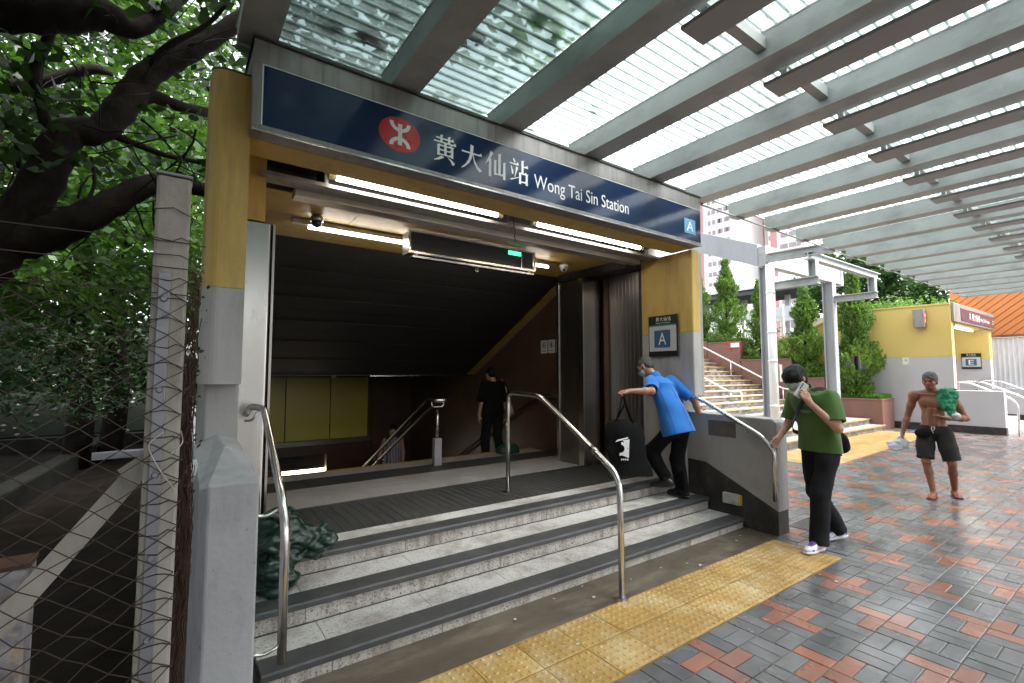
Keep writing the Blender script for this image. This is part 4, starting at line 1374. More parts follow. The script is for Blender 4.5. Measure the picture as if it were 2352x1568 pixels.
part('lintel', MB().box(18.26, 22.549, 3.80, 4.05, 3.12, 3.295), M['yellow_e'], ent)
part('inner_dark', MB().box(18.26, 18.5, 4.06, 8.0, 0.0, 3.29).box(18.26, 22.5, 7.6, 8.0, 0.0, 3.29), M['brown_mosaic'], ent)
part('gate_frame', MB().box(18.26, 18.55, 3.80, 4.05, 0.0, 3.119), M['brown_mosaic'], ent)
esn = thing('station_name_board', 'name board of the far station entrance with a reddish reflection painted in', 'sign', (20.5, 3.7, 3.12))
part('sign_case', MB().box(18.05, 22.98, 3.70, 3.77, 3.13, 3.68), M['frame_metal'], esn, bevel=0.01)
part('face_panel', MB().box(18.75, 22.90, 3.688, 3.6995, 3.19, 3.56), pmat('reddish_reflection_enamel', (0.17, 0.055, 0.040), (0.05, 0.05, 0.09), rough=0.2, ns=0.5), esn)  # reddish-brown reflection put into the panel's colour
red, wh = MB(), MB()
roundel(red, wh, (19.75, 3.6865, 3.385), X1, Z1, NF, 0.14, 0.125)
part('roundel', red, M['red_print'], esn)
part('roundel_mark', wh, M['white_print'], esn)
mb = MB()
for k, key in enumerate(('huang', 'da', 'xian', 'zhan')):
    glyph(mb, key, (20.0 + 0.25 * k, 3.6865, 3.27), X1, Z1, 0.22)
lettering(mb, 'Wong Tai Sin Station', (21.05, 3.6865, 3.30), X1, Z1, 0.12, 1.2)
lettering(mb, 'E', (22.72, 3.6865, 3.30), X1, Z1, 0.13, 0.08)
part('lettering', mb, M['white_print'], esn)
exit_board((22.54, 3.95, 1.85), (22.549, 4.50, 0), 0, 0.50, 1.80, 2.34, 'E', 'exit board with a white letter E in a blue square at the far entrance', YD, NX)
tl = thing('tube_light', 'lit tubes under the lintel of the far entrance', 'light', (20, 4.1, 3.1))
part('lamp_tube', MB().tube([(18.7, 4.12, 3.10), (20.0, 4.12, 3.10)], 0.03, 8), M['tube'], tl)
part('lamp_tube', MB().tube([(20.2, 4.12, 3.10), (22.2, 4.12, 3.10)], 0.03, 8), M['tube'], tl)
part('lamp_back', MB().box(18.65, 22.3, 4.08, 4.16, 3.14, 3.18), M['steel_dark'], tl)
elb = thing('logo_box', 'projecting grey box with the red roundel on the far yellow wall', 'sign', (17.9, 4.42, 2.98))
part('box_body', MB().box(17.72, 17.999, 4.30, 4.55, 2.99, 3.53), M['frame_metal'], elb, bevel=0.01)
red, wh = MB(), MB()
roundel(red, wh, (17.86, 4.298, 3.26), X1, Z1, NF, 0.115, 0.20)
part('roundel', red, M['red_print'], elb)
part('roundel_mark', wh, M['white_print'], elb)
ws = thing('warning_plate', 'small white plate with a yellow warning triangle on the far grey wall', 'sign', (17.99, 4.84, 1.9))
part('plate', MB().box(17.988, 17.9995, 4.76, 4.92, 1.915, 2.125), M['white'], ws)
part('triangle', MB().add([(17.987, 4.88, 2.015), (17.987, 4.80, 2.015), (17.987, 4.84, 2.095)], [(0, 1, 2)]), pmat('warning_yellow', (0.7, 0.48, 0.02), rough=0.4), ws)
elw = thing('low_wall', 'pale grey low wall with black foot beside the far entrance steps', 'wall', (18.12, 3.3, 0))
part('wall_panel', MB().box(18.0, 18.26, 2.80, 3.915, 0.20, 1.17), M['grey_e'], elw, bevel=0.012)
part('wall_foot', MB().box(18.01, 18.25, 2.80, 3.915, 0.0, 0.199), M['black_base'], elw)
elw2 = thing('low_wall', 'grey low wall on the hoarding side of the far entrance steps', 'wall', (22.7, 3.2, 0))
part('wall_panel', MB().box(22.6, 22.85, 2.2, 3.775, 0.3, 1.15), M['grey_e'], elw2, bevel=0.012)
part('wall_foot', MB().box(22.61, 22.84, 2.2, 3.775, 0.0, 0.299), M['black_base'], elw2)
es = struct('far_entrance_steps', MB().box(18.27, 22.59, 2.85, 3.2, -0.02, 0.13), M['granite'], label='steps up to the far entrance')
part('step', MB().box(18.27, 22.59, 3.2, 3.6, -0.02, 0.26), M['granite'], es)
part('step', MB().box(18.27, 22.59, 3.6, 7.5, -0.02, 0.385), M['granite_in'], es)
for x, lab in ((18.42, 'steel handrail just inside the far low wall'), (20.0, 'steel handrail in the middle of the far entrance steps'), (22.45, 'steel handrail by the far exit board')):
    rail(lab, [(x, 4.1, 0.40), (x, 4.1, 1.40), (x, 3.55, 1.38), (x, 2.72, 0.96), (x, 2.62, 0.80), (x, 2.62, 0.0)], 0.025, m='steel_tube', rad=0.1)

# shrubs on the roof of the far entrance
rg = np.random.default_rng(5)
for k, (cx, cy, r, lab) in enumerate(((19.0, 4.6, 0.42, 'low bright shrub on the far entrance roof, above the name board'), (19.3, 5.6, 0.55, 'bushy bright shrub on the far entrance roof, above the logo box'), (19.0, 6.6, 0.45, 'shrub on the far entrance roof behind the large juniper'))):
    t = thing('roof_shrub', lab, 'shrub', (cx, cy, 3.58), 'shrubs on the roof of the far entrance')
    blobs = [(cx + rg.uniform(-0.7, 1.0), cy + rg.uniform(-0.5, 0.5), 3.62 + rg.uniform(0.1, 0.5) * r * 1.6, r * rg.uniform(0.4, 0.8), r * rg.uniform(0.4, 0.8), r * rg.uniform(0.35, 0.6)) for _ in range(9)]
    V, F = leaf_cloud(clump_points(rg, blobs, 95), 0.085, 70 + k)
    part('foliage', (V, F), M['leaf_bright'], t, kind='stuff')
    part('stem', MB().tube([(cx, cy, 3.57), (cx + 0.05, cy, 3.8)], 0.03, 6), M['bark'], t)

# hoarding: orange netted sheet over white corrugated panels
ho = thing('hoarding', 'white corrugated hoarding under an orange netted sheet right of the far entrance', 'hoarding', (24, 2, 0))
for k in range(16):
    ya = 4.9 - 0.5 * k
    pr_ = []
    for q in range(5):
        y = ya - 0.125 * q
        if q < 4:
            pr_ += [(24.0, y), (24.0, y - 0.07), (23.965, y - 0.085), (23.965, y - 0.11)]
        else:
            pr_ += [(24.0, y + 0.004)]
    pr_ += [(24.02, ya - 0.496), (24.02, ya)]
    part('corrugated_panel', MB().prism(pr_, 'z', 1.15, 2.92), M['white'], ho)
part('base_wall', MB().box(23.9, 24.1, -3.2, 5.0, 0.0, 1.149), M['grey_e'], ho)
part('rusty_rail', MB().box(23.9, 24.03, -3.2, 5.0, 2.93, 3.01), pmat('rusty_rail', (0.25, 0.13, 0.08), (0.10, 0.06, 0.04), rough=0.8, ns=4), ho)
part('orange_sheet', MB().box(23.95, 24.0, -3.2, 5.0, 3.011, 4.9), pmat('orange_sheet', (0.62, 0.22, 0.06), (0.56, 0.19, 0.05), rough=0.6, ns=1), ho)
nl = MB()
for k in range(34):
    y = 6.5 - 0.28 * k
    nl.tube([(23.94, y, 3.02), (23.94, y - 2.2, 4.88)], 0.008, 4)
part('net_lines', nl, M['black'], ho, kind='stuff')
# wire net behind the planters
wn_ = thing('wire_fence', 'sagging green wire net behind the planters', 'fence', (17.93, 8.5, 1.0))
wm = MB()
for k in range(46):
    y = 5.9 + 0.13 * k
    wm.tube([(17.93, y, 0.9 + max(0, (y - 7.5) * 0.5)), (17.93, y + 1.1, 2.5 + max(0, (y - 7.5) * 0.4))], 0.004, 3, caps=False)
    wm.tube([(17.935, y + 1.1, 0.9 + max(0, (y - 7.5) * 0.5)), (17.935, y, 2.5 + max(0, (y - 7.5) * 0.4))], 0.004, 3, caps=False)
part('net_wires', wm, pmat('green_wire', (0.07, 0.09, 0.07), rough=0.5), wn_, kind='stuff')
for y in (6.0, 9.0, 12.0):
    part('post', MB().tube([(17.95, y, 0.0), (17.95, y, 2.6 + max(0, (y - 7.5) * 0.4))], 0.03, 8), M['white'], wn_)

# slope and hedge behind the planters, white fence posts
struct('bank', MB().prism([(5.5, -0.2), (8.0, 0.5), (10.5, 2.2), (13.0, 2.8), (45, 3.6), (45, -0.2)], 'x', 18.3, 60), M['soil'], label='planted bank behind the planters')
rg = np.random.default_rng(77)
hg = thing('hedge', 'loose green hedge along the white fence behind the planters', 'hedge', (20, 13, 2.6))
blobs = [(18.9 + rg.uniform(-0.3, 0.9), 8.0 + 0.28 * k + rg.uniform(-0.3, 0.3), 2.3 + min(0.9, 0.12 * k) + rg.uniform(-0.2, 0.4), rg.uniform(0.25, 0.5), rg.uniform(0.25, 0.5), rg.uniform(0.25, 0.5)) for k in range(30)]
V, F = leaf_cloud(clump_points(rg, blobs, 60), 0.10, 78)
part('foliage', (V, F), M['leaf_mid'], hg, kind='stuff')
wf = thing('white_fence', 'white fence posts and rails behind the junipers', 'fence', (19.6, 12, 2.5))
for u, v0, v1 in ((1632, 775, 738), (1710, 775, 730), (1799, 780, 706)):
    p = at_x(u, v0, 18.6)
    q = at_x(u, v1, 18.6)
    part('post', MB().box(p.x - 0.04, p.x + 0.04, p.y - 0.04, p.y + 0.04, p.z - 1.6, q.z), M['white'], wf)
a, b = at_x(1632, 742, 18.6), at_x(1799, 712, 18.6)
part('fence_rail', MB().bar((a.x, a.y + 1.5, a.z), (b.x, b.y - 0.5, a.z), 0.03, 0.03), M['white'], wf)

# roofed walkway behind the junipers
wk = thing('walkway_roof', 'long white walkway roof with dark underside beyond the junipers', 'walkway', (36, 22, 0))
a, b = at_x(1600, 690, 36), at_x(1850, 690, 36)
cz = a.z
prof = []
for k in range(9):
    t_ = k / 8
    prof.append((33.5 + 5.0 * t_, cz + 0.9 * math.sin(math.pi * t_)))
part('roof_skin', MB().prism(prof + [(38.5, cz - 0.15), (33.5, cz - 0.15)], 'y', b.y - 2, a.y + 14), M['white'], wk)
part('roof_underside', MB().box(33.7, 38.3, b.y - 1.9, a.y + 13.9, cz - 0.5, cz - 0.16), pmat('dark_soffit', (0.10, 0.11, 0.12), rough=0.6), wk)
for k in range(9):
    y = b.y + 1 + 3.2 * k
    part('post', MB().box(35.8, 36.1, y, y + 0.3, 0, cz - 0.51), M['white'], wk)
part('parapet', MB().box(33.9, 34.1, b.y - 1.5, a.y + 13, cz - 2.6, cz - 1.6), M['white'], wk)

# housing towers far behind, haze and glare paled into their colours
GTW = 'pale housing towers far behind'
tw_wall = pmat('haze_paled_tower_wall', (0.86, 0.83, 0.82), (0.83, 0.80, 0.79), rough=0.7, ns=0.05)
tw_red = pmat('haze_paled_red_stripe', (0.58, 0.30, 0.30), (0.54, 0.28, 0.28), rough=0.7, ns=0.1)
tw_win = pmat('haze_paled_window', (0.42, 0.36, 0.37), (0.34, 0.29, 0.30), rough=0.5, ns=0.3)


def tower(label, u0, u1, X, h, stripe, wcols, seed):
    """a slab block whose long face looks down on the stairs (-x)"""
    rgq = random.Random(seed)
    pa, pb = at_x(u0, 600, X), at_x(u1, 600, X)
    y0, y1 = pb.y, pa.y
    t = thing('tower_block', label, 'building', (X + 8, (y0 + y1) / 2, 0), GTW)
    part('wall', MB().box(X, X + 16, y0, y1, 0, h), tw_wall, t)
    part('roof', MB().box(X + 1, X + 15, y0 + 1, y1 - 1, h, h + 2.5), tw_wall, t)
    part('red_stripe', MB().box(X - 0.25, X + 0.01, y0 + (y1 - y0) * stripe, y0 + (y1 - y0) * stripe + 1.5, 6, h - 1), tw_red, t)
    wmb = MB()
    z = 8.0
    while z < h - 3:
        for c in wcols:
            y = y0 + (y1 - y0) * c
            wmb.box(X - 0.12, X + 0.02, y, y + 0.7 + 0.3 * rgq.random(), z, z + 1.1)
        z += 2.9
    part('windows', wmb, tw_win, t, kind='stuff')
    return t


tower('pale housing tower with a red stripe, seen right beside the name board', 1600, 1690, 120, 100, 0.80, (0.12, 0.17, 0.30, 0.35, 0.48, 0.60), 1)
tower('pale housing tower seen above the deep portal beam', 1692, 1762, 135, 96, 0.05, (0.15, 0.3, 0.36, 0.55, 0.62, 0.85), 2)
tower('pale housing tower seen between the two portal posts', 1766, 1850, 128, 100, 0.75, (0.1, 0.22, 0.3, 0.45, 0.55, 0.9), 3)
tower('pale housing tower nearest the big trees', 1858, 1935, 140, 92, 0.25, (0.1, 0.4, 0.5, 0.65, 0.8, 0.9), 4)

# big trees behind the far entrance
for k, (u, v, X, rx, rz, lab) in enumerate(((1965, 650, 30, 2.6, 2.4, 'dense dark green tree crown behind the large juniper'), (2060, 655, 31, 2.7, 2.3, 'dense dark green tree crown above the far shrubs'), (2150, 690, 33, 2.5, 1.9, 'dense tree crown tucked under the canopy end'))):
    p = at_x(u, v, X)
    t = thing('broadleaf_tree', lab, 'tree', (p.x, p.y, 0), 'big trees behind the far entrance')
    part('trunk', MB().tube([(p.x, p.y, 0), (p.x + 0.2, p.y, p.z * 0.5), (p.x, p.y + 0.1, p.z)], [0.35, 0.25, 0.12], 10), M['bark'], t, smooth=True)
    rg = np.random.default_rng(90 + k)
    blobs = []
    for q in range(42):
        d = rg.normal(size=3)
        d /= np.linalg.norm(d)
        blobs.append((p.x + d[0] * rx * 0.8, p.y + d[1] * rx * 0.85, p.z + d[2] * rz * 0.85, *(rg.uniform(0.45, 0.95, 3))))
    V, F = leaf_cloud(clump_points(rg, blobs, 26), 0.24, 95 + k, aspect=0.75)
    part('crown', (V, F), M['ivy'], t, kind='stuff')

# ================================================================ left: fence, ground and trees
def px_per_m(p):
    return CAM_F / to_px(p)[2]


fen = thing('chain_link_fence', 'rusty chain-link fence on a cream and galvanised post left of the entrance', 'fence', (-0.4, 1.65, 0))
FY = 1.62
wires = MB()
wires.closed = False
dx, dz = 0.086, 0.0615
x_end = -1.10
rgf = random.Random(3)
nz = int(1.95 / dz)
ncol = int((0.02 - x_end) / (dx / 2))


def knot(i, j):
    rr = random.Random(i * 7919 + j * 104729)
    return Vector((0.02 - i * dx / 2 + rr.uniform(-0.004, 0.004), FY + rr.uniform(-0.003, 0.003) + 0.004 * (-1) ** i, 0.0 + j * dz / 2 + rr.uniform(-0.004, 0.004)))


for start in range(-2 * nz, ncol + 2 * nz, 2):
    for sgn in (1, -1):
        path = []
        for i in range(0, ncol + 1):
            j = (i - start) if sgn == 1 else (start - i + 2 * nz)
            if 0 <= j <= 2 * nz:
                path.append(knot(i, j))
        if len(path) > 1:
            wires.tube(path, 0.0015, 4, caps=False)
part('mesh_wires', wires, M['rust_wire'], fen, kind='stuff')
part('post', MB().box(-0.062, 0.019, FY + 0.012, FY + 0.085, -0.05, 2.21), M['cream'], fen, bevel=0.008)
part('post_cap', MB().box(-0.065, 0.022, FY + 0.009, FY + 0.088, 2.211, 2.220), M['galv'], fen, bevel=0.003)
part('flat_bar', MB().box(-0.048, -0.019, FY + 0.002, FY + 0.0115, -0.05, 1.93), M['galv'], fen, bevel=0.002)
for v in (685, 895, 1090, 1280, 1463):
    z = at_y(365, v, FY).z
    part('bolt', MB().lathe([(0.0085, 0.0), (0.0085, 0.004), (0.006, 0.007)], (-0.0335, FY + 0.002, z), 10, axis=(0, -1, 0)), M['galv'], fen)
ties = MB()
for k in range(34):
    z = 0.05 + 0.062 * k + rgf.uniform(-0.01, 0.01)
    t0 = rgf.uniform(-0.012, 0.012)
    ties.tube([(-0.064, FY + 0.05, z), (-0.062, FY + 0.006, z + t0 * 0.3), (-0.02, FY - 0.002, z + t0), (0.0, FY + 0.007, z + 0.004), (0.022, FY + 0.006, z - 0.006), (0.025, FY + 0.05, z - 0.01)], 0.0017, 4, caps=False)
ties.closed = False
part('tie_wires', ties, M['rust_wire'], fen, kind='stuff')
for k in range(3):
    z = 2.02 - 0.075 * k
    part('strand_wire', MB().tube([(-1.15, FY + 0.01, z - 0.02), (-0.6, FY, z - 0.01 + 0.012 * k), (0.02, FY + 0.005, z), (0.06, FY + 0.02, z)], 0.0018, 4), M['rust_wire'], fen)
# brace leaning back from the post, peeling stub post
part('brace', MB().bar(at_y(322, 1075, FY + 0.14), at_y(-140, 1590, FY + 0.14), 0.052, 0.008, up=(0, 1, 0)).bar(at_y(300, 1060, FY + 0.12), at_y(338, 1100, FY + 0.12), 0.07, 0.006, up=(0, 1, 0)), M['cream'], fen)
peel = pmat('peeling_painted_metal', (0.40, 0.40, 0.42), (0.14, 0.13, 0.15), rough=0.55, ns=14, bump=0.5, bs=30, stain=(0.16, 0.06, 0.02), stain_amt=0.95, stain_scale=(9, 9, 5), speck=[((0.45, 0.36, 0.24), 22, 0.60, 0.64)])
pa = at_y(35, 1300, FY + 0.30)
sp = thing('stub_post', 'short rusty post with peeling paint behind the chain-link fence', 'post', (pa.x, FY + 0.3, 0))
part('post_body', MB().box(pa.x - 0.055, pa.x + 0.034, FY + 0.26, FY + 0.36, -0.05, pa.z), peel, sp, bevel=0.004)
part('post_top', MB().box(pa.x - 0.058, pa.x + 0.037, FY + 0.257, FY + 0.363, pa.z + 0.0005, pa.z + 0.012), pmat('rusty_top', (0.12, 0.05, 0.02), (0.05, 0.025, 0.015), rough=0.8), sp)

# roll of rusted mesh between the fence and the block
roll = thing('mesh_roll', 'standing roll of rusted wire mesh between the fence post and the grey block', 'wire roll', (0.045, 2.05, 0))
rw = MB()
rw.closed = False
for k in range(95):
    a0 = rgf.uniform(0, 6.283)
    r0 = rgf.uniform(0.012, 0.052)
    path = []
    for q in range(28):
        z = 2.02 * q / 27
        bulge = 1.0 + 0.25 * math.sin(z * 2.1) + 0.12 * math.sin(z * 7 + a0)
        a = a0 + 0.5 * math.sin(z * 3 + k) + 0.28 * (-1) ** q
        path.append((0.016 + 0.0165 * z + r0 * 0.62 * bulge * math.cos(a) + 0.006 * math.sin(z * 3), 2.05 + r0 * bulge * math.sin(a), z - 0.02))
    rw.tube(path[: rgf.randint(18, 28)], 0.0014, 3, caps=False)
part('rolled_wires', rw, pmat('red_brown_rust', (0.085, 0.045, 0.032), (0.05, 0.028, 0.021), rough=0.8), roll, kind='stuff')
vin = np.random.default_rng(4)
C = np.stack([vin.normal(0.045, 0.018, 150), vin.normal(2.05, 0.03, 150), vin.uniform(1.2, 2.05, 150)], 1)
V, F = leaf_cloud(C, 0.022, 12)
part('dead_leaves', (V, F), pmat('dead_leaf_brown', (0.10, 0.06, 0.035), (0.06, 0.035, 0.02), rough=0.7, trans=0.3), roll, kind='stuff')

pb = at_y(438, 1090, 2.32)
bt = thing('upturned_bottle', 'small clear upturned bottle on a dark stick beside the grey block', 'bottle', (pb.x, 2.32, 0))
bm_, btt, bto = _nt('clear_plastic')
bg_ = N(btt, 'ShaderNodeBsdfPrincipled')
bg_.inputs['Base Color'].default_value = (0.75, 0.77, 0.80, 1)
bg_.inputs['Roughness'].default_value = 0.12
bg_.inputs['Alpha'].default_value = 0.45
L(btt, bg_.outputs[0], bto.inputs['Surface'])
part('bottle_body', MB().lathe([(0.008, -0.045), (0.010, -0.03), (0.018, 0.0), (0.024, 0.03), (0.023, 0.05), (0.015, 0.06)], pb, 16), bm_, bt, smooth=True)
part('bottle_cap', MB().lathe([(0.012, -0.06), (0.012, -0.045)], pb, 12), M['white'], bt)
part('stick', MB().tube([(pb.x, 2.32, -0.05), (pb.x, 2.32, pb.z - 0.058)], 0.011, 8), M['black'], bt)
strg = MB()
strg.tube(bend([(-0.02, FY - 0.004, 1.49), (-0.055, FY - 0.006, 1.46), (-0.03, FY - 0.006, 1.40), (0.012, FY - 0.004, 1.33)], 0.03), 0.0016, 5)
strg.tube(bend([(0.0, FY - 0.004, 1.43), (0.022, FY - 0.004, 1.452), (0.026, FY + 0.03, 1.46), (0.02, FY - 0.004, 1.49)], 0.02), 0.0016, 5)
part('knotted_string', strg, pmat('pale_string', (0.5, 0.46, 0.38), rough=0.8), fen)

# ground beyond the fence
kt = thing('drain_channel', 'concrete drain channel with raised kerbs under the trees behind the fence', 'drain', (-1.4, 10, 0))
part('kerb', MB().prism([(-1.95, 6.5), (-1.70, 6.5), (-1.05, 14.6), (-1.35, 14.6)], 'z', -0.06, 0.24), M['kerb_dark'], kt, bevel=0.02)
part('kerb', MB().prism([(-9.0, 14.61), (0.35, 14.61), (0.35, 14.95), (-9.0, 14.95)], 'z', -0.06, 0.22), M['kerb_dark'], kt, bevel=0.02)
part('channel_floor', MB().box(-1.0, 0.35, 5.0, 14.6, -0.052, -0.045), pmat('black_wet_silt', (0.008, 0.008, 0.008), (0.005, 0.005, 0.005), spec=0.1, rough=0.8), kt)
bp = at_z(280, 1045, 0.05)
solo('loose_board', MB().obox((bp.x, bp.y, 0.07), (1.0, 0.28, 0.12), (1, 0.05, 0), (-0.05, 1, 0), (0, 0, 1)), pmat('faded_white_board', (0.40, 0.42, 0.48), (0.3, 0.32, 0.36), rough=0.6), 'faded white board lying under the trees behind the fence', 'board', bevel=0.006)
struct('tree_bank', MB().prism([(14.96, -0.2), (14.96, 0.25), (19, 1.1), (26, 3.2), (40, 5.0), (40, -0.2)], 'x', -40, 0.35), pmat('mossy_bank', (0.014, 0.024, 0.007), (0.008, 0.014, 0.005), rough=0.9, spec=0.1, ns=2, bump=0.6, bs=20), label='dark mossy bank under the trees')
rg = np.random.default_rng(8)
n = 120
yy = rg.uniform(14.7, 22, n)
C = np.stack([rg.uniform(-6, 0.2, n), yy, 0.28 + np.clip(yy - 15, 0, 4) * 0.215 + np.clip(yy - 19, 0, 9) * 0.3], 1)
V, F = leaf_cloud(C, 0.11, 9, aspect=0.7, dirs=np.tile([[1.0, 0.3, 0]], (n, 1)))
solo('fallen_petals', (V, F), pmat('pale_fallen_petals', (0.55, 0.55, 0.50), rough=0.6, trans=0.2), 'pale fallen petals scattered on the mossy bank', 'petals', kind='stuff')

struct('tree_bed', MB().box(-40, 0.10, 1.72, 14.6, -0.05, -0.044), M['soil'], label='bare dark soil under the trees behind the fence')
# the big old tree: trunk outside the frame, dark limbs across it
tree = thing('old_banyan', 'old spreading tree with thick dark limbs reaching over the canopy roof', 'tree', (-2.3, 5.2, 0))
TY = 5.0


def limb(pts, ys=None):
    P, Rr = [], []
    for k, (u, v, w) in enumerate(pts):
        p = at_y(u, v, (ys[k] if ys else TY))
        P.append(p)
        Rr.append(max(0.008, 0.80 * w / px_per_m(p) / 2))
    # smooth the path
    out, rad = [], []
    for i in range(len(P) - 1):
        p0, p1, p2, p3 = P[max(i - 1, 0)], P[i], P[i + 1], P[min(i + 2, len(P) - 1)]
        for q in range(5):
            t = q / 5
            out.append(0.5 * ((2 * p1) + (p2 - p0) * t + (2 * p0 - 5 * p1 + 4 * p2 - p3) * t * t + (3 * p1 - p0 - 3 * p2 + p3) * t ** 3))
            rad.append((Rr[i] * (1 - t) + Rr[i + 1] * t) * (1 + 0.07 * math.sin(i * 5 + q * 2.1)))
    out.append(P[-1])
    rad.append(Rr[-1])
    return MB().tube(out, rad, 14)


part('trunk', MB().tube([(-2.3, 5.2, -0.05), (-2.2, 5.15, 0.8), (-2.05, 5.1, 1.8), (-1.9, 5.05, 2.6), (-1.75, 5.0, 3.4), (-1.7, 5.0, 4.6)], [0.62, 0.5, 0.46, 0.42, 0.36, 0.28], 18), M['bark'], tree, smooth=True)
LIMBS = [
    ([(-330, 700, 190), (-60, 620, 130), (30, 520, 108), (100, 410, 98), (150, 312, 86), (232, 296, 72), (285, 240, 78), (338, 172, 70), (400, 138, 60), (480, 92, 52), (570, 30, 42), (680, -60, 30)], None),
    ([(-330, 620, 160), (-40, 565, 125), (80, 545, 105), (170, 510, 92), (260, 465, 74), (340, 425, 58), (420, 424, 46), (500, 440, 40), (600, 430, 25)], [5.0, 5.0, 5.0, 5.0, 5.1, 5.2, 5.4, 5.6, 5.9]),
    ([(285, 235, 44), (350, 222, 36), (420, 246, 30), (500, 262, 26), (600, 280, 14)], [5.0, 5.05, 5.2, 5.4, 5.6]),
    ([(-300, 60, 170), (-40, 15, 140), (100, 25, 118), (230, 30, 95), (300, 66, 50), (360, 40, 40), (450, -40, 30)], [5.0, 4.9, 4.8, 4.8, 4.85, 4.9, 5.0]),
    ([(115, 330, 30), (98, 250, 28), (78, 170, 30), (110, 90, 26), (140, 20, 22)], None),
    ([(20, 200, 34), (120, 182, 32), (210, 158, 30), (260, 170, 14)], [6.5, 6.4, 6.3, 6.3]),
    ([(235, 300, 26), (300, 325, 20), (380, 356, 15), (480, 376, 12)], [5.0, 5.05, 5.1, 5.15]),
    ([(60, 480, 18), (40, 300, 14), (95, 240, 12), (170, 220, 8)], [5.2, 5.3, 5.4, 5.6]),
    ([(338, 172, 26), (380, 110, 20), (470, 60, 14), (520, 10, 10)], [5.0, 4.8, 4.7, 4.6]),
    ([(170, 510, 12), (215, 430, 9), (210, 360, 6)], [5.0, 5.1, 5.2]),
]
for pts, ys in LIMBS:
    part('limb', limb(pts, ys), M['bark'], tree, smooth=True)

tw = MB()
rt5 = random.Random(9)
for q in range(70):
    u, v = rt5.uniform(-20, 480), rt5.uniform(-10, 520)
    y = rt5.uniform(4.5, 6.2)
    a = at_y(u, v, y)
    d = Vector((rt5.uniform(-1, 1), rt5.uniform(-0.6, 0.6), rt5.uniform(-1, 0.6))).normalized()
    path = [a]
    for _ in range(5):
        d = (d + Vector((rt5.uniform(-0.5, 0.5), rt5.uniform(-0.4, 0.4), rt5.uniform(-0.5, 0.4))) * 0.7).normalized()
        path.append(path[-1] + d * rt5.uniform(0.08, 0.22))
    r0 = rt5.uniform(0.004, 0.011)
    tw.tube(path, [r0 * (1 - 0.15 * k) for k in range(6)], 5)
part('twigs', tw, M['bark'], tree, smooth=True, kind='stuff')
rg = np.random.default_rng(31)


def pixel_blobs(n, u0, u1, v0, v1, y0, y1, r0, r1, hole=()):
    out = []
    while len(out) < n:
        u, v = rg.uniform(u0, u1), rg.uniform(v0, v1)
        if any(((u - a) / c) ** 2 + ((v - b) / d) ** 2 < 1 for a, b, c, d in hole):
            continue
        p = at_y(u, v, rg.uniform(y0, y1))
        r = rg.uniform(r0, r1)
        out.append((p.x, p.y, p.z, r, r, r * rg.uniform(0.5, 0.8)))
    return out


HOLES = ((270, 130, 95, 75), (60, 90, 45, 30), (210, 185, 60, 40), (300, 30, 40, 20), (150, 120, 40, 40), (100, 235, 40, 25), (420, 215, 30, 20), (190, 430, 50, 22), (350, 300, 30, 18))
bl = pixel_blobs(70, -120, 560, -60, 430, 4.3, 7.0, 0.14, 0.34, HOLES)
V, F = leaf_cloud(clump_points(rg, bl, 50), 0.105, 41, aspect=0.62)
part('crown', (V, F), M['leaf_dark'], tree, kind='stuff')
# the part of the crown that hangs over the canopy roof
bl = []
for _ in range(620):
    x, y = rg.uniform(-1.6, 3.0), rg.uniform(-4.5, 5.2)
    if x > 1.8 and rg.uniform() < (x - 1.8) * 1.3:
        continue
    r = rg.uniform(0.2, 0.5)
    bl.append((x, y, rg.uniform(4.45, 6.2), r, r, r * 0.6))
V, F = leaf_cloud(clump_points(rg, bl, 24), 0.17, 43, aspect=0.62)
part('crown', (V, F), M['leaf_dark'], tree, kind='stuff')
# bright leaves behind the limbs and dark undergrowth: trees farther back
for k, (lab, x, y, blobs, mt, sz, per) in enumerate((
    ('fresh green tree seen through the dark limbs', -2.2, 9.0, pixel_blobs(240, -140, 560, -40, 600, 8.0, 11.5, 0.3, 0.75, HOLES[:3]), 'leaf_mid', 0.13, 26),
    ('fresh green tree glowing between the two big limbs', -1.0, 12.5, pixel_blobs(110, 100, 560, 180, 560, 11.5, 14.5, 0.35, 0.8, HOLES[:3]), 'leaf_bright', 0.15, 24),
    ('green tree with hanging foliage under the lower limb', -1.4, 11.5, pixel_blobs(110, -140, 560, 470, 760, 10.0, 13.0, 0.35, 0.8), 'leaf_mid', 0.14, 26),
    ('dark tree in the shade at the far end of the drain', -3.5, 14.5, pixel_blobs(110, -200, 600, 600, 900, 13.0, 17.0, 0.5, 1.0), 'leaf_dark', 0.2, 20),
)):
    t = thing('broadleaf_tree', lab, 'tree', (x, y, 0), 'trees behind the chain-link fence')
    part('trunk', MB().tube([(x, y, -0.05), (x + 0.1, y, 1.5), (x - 0.1, y + 0.1, 3.2), (x + 0.2, y, 5.0)], [0.22, 0.17, 0.13, 0.07], 10), M['bark'], t, smooth=True)
    V, F = leaf_cloud(clump_points(rg, blobs, per), sz, 45 + k, aspect=0.6)
    part('crown', (V, F), M[mt], t, kind='stuff')
sh = thing('shrub', 'dark arching shrub behind the chain-link fence', 'shrub', (-1.6, 4.2, 0))
bl = pixel_blobs(60, -160, 330, 740, 940, 6.0, 9.5, 0.2, 0.45) + pixel_blobs(26, -120, 90, 720, 960, 3.4, 5.0, 0.12, 0.3) + pixel_blobs(12, 100, 260, 660, 760, 3.6, 4.6, 0.06, 0.14)
V, F = leaf_cloud(clump_points(rg, bl, 60), 0.075, 52, aspect=0.35)
part('foliage', (V, F), M['leaf_dark'], sh, kind='stuff')
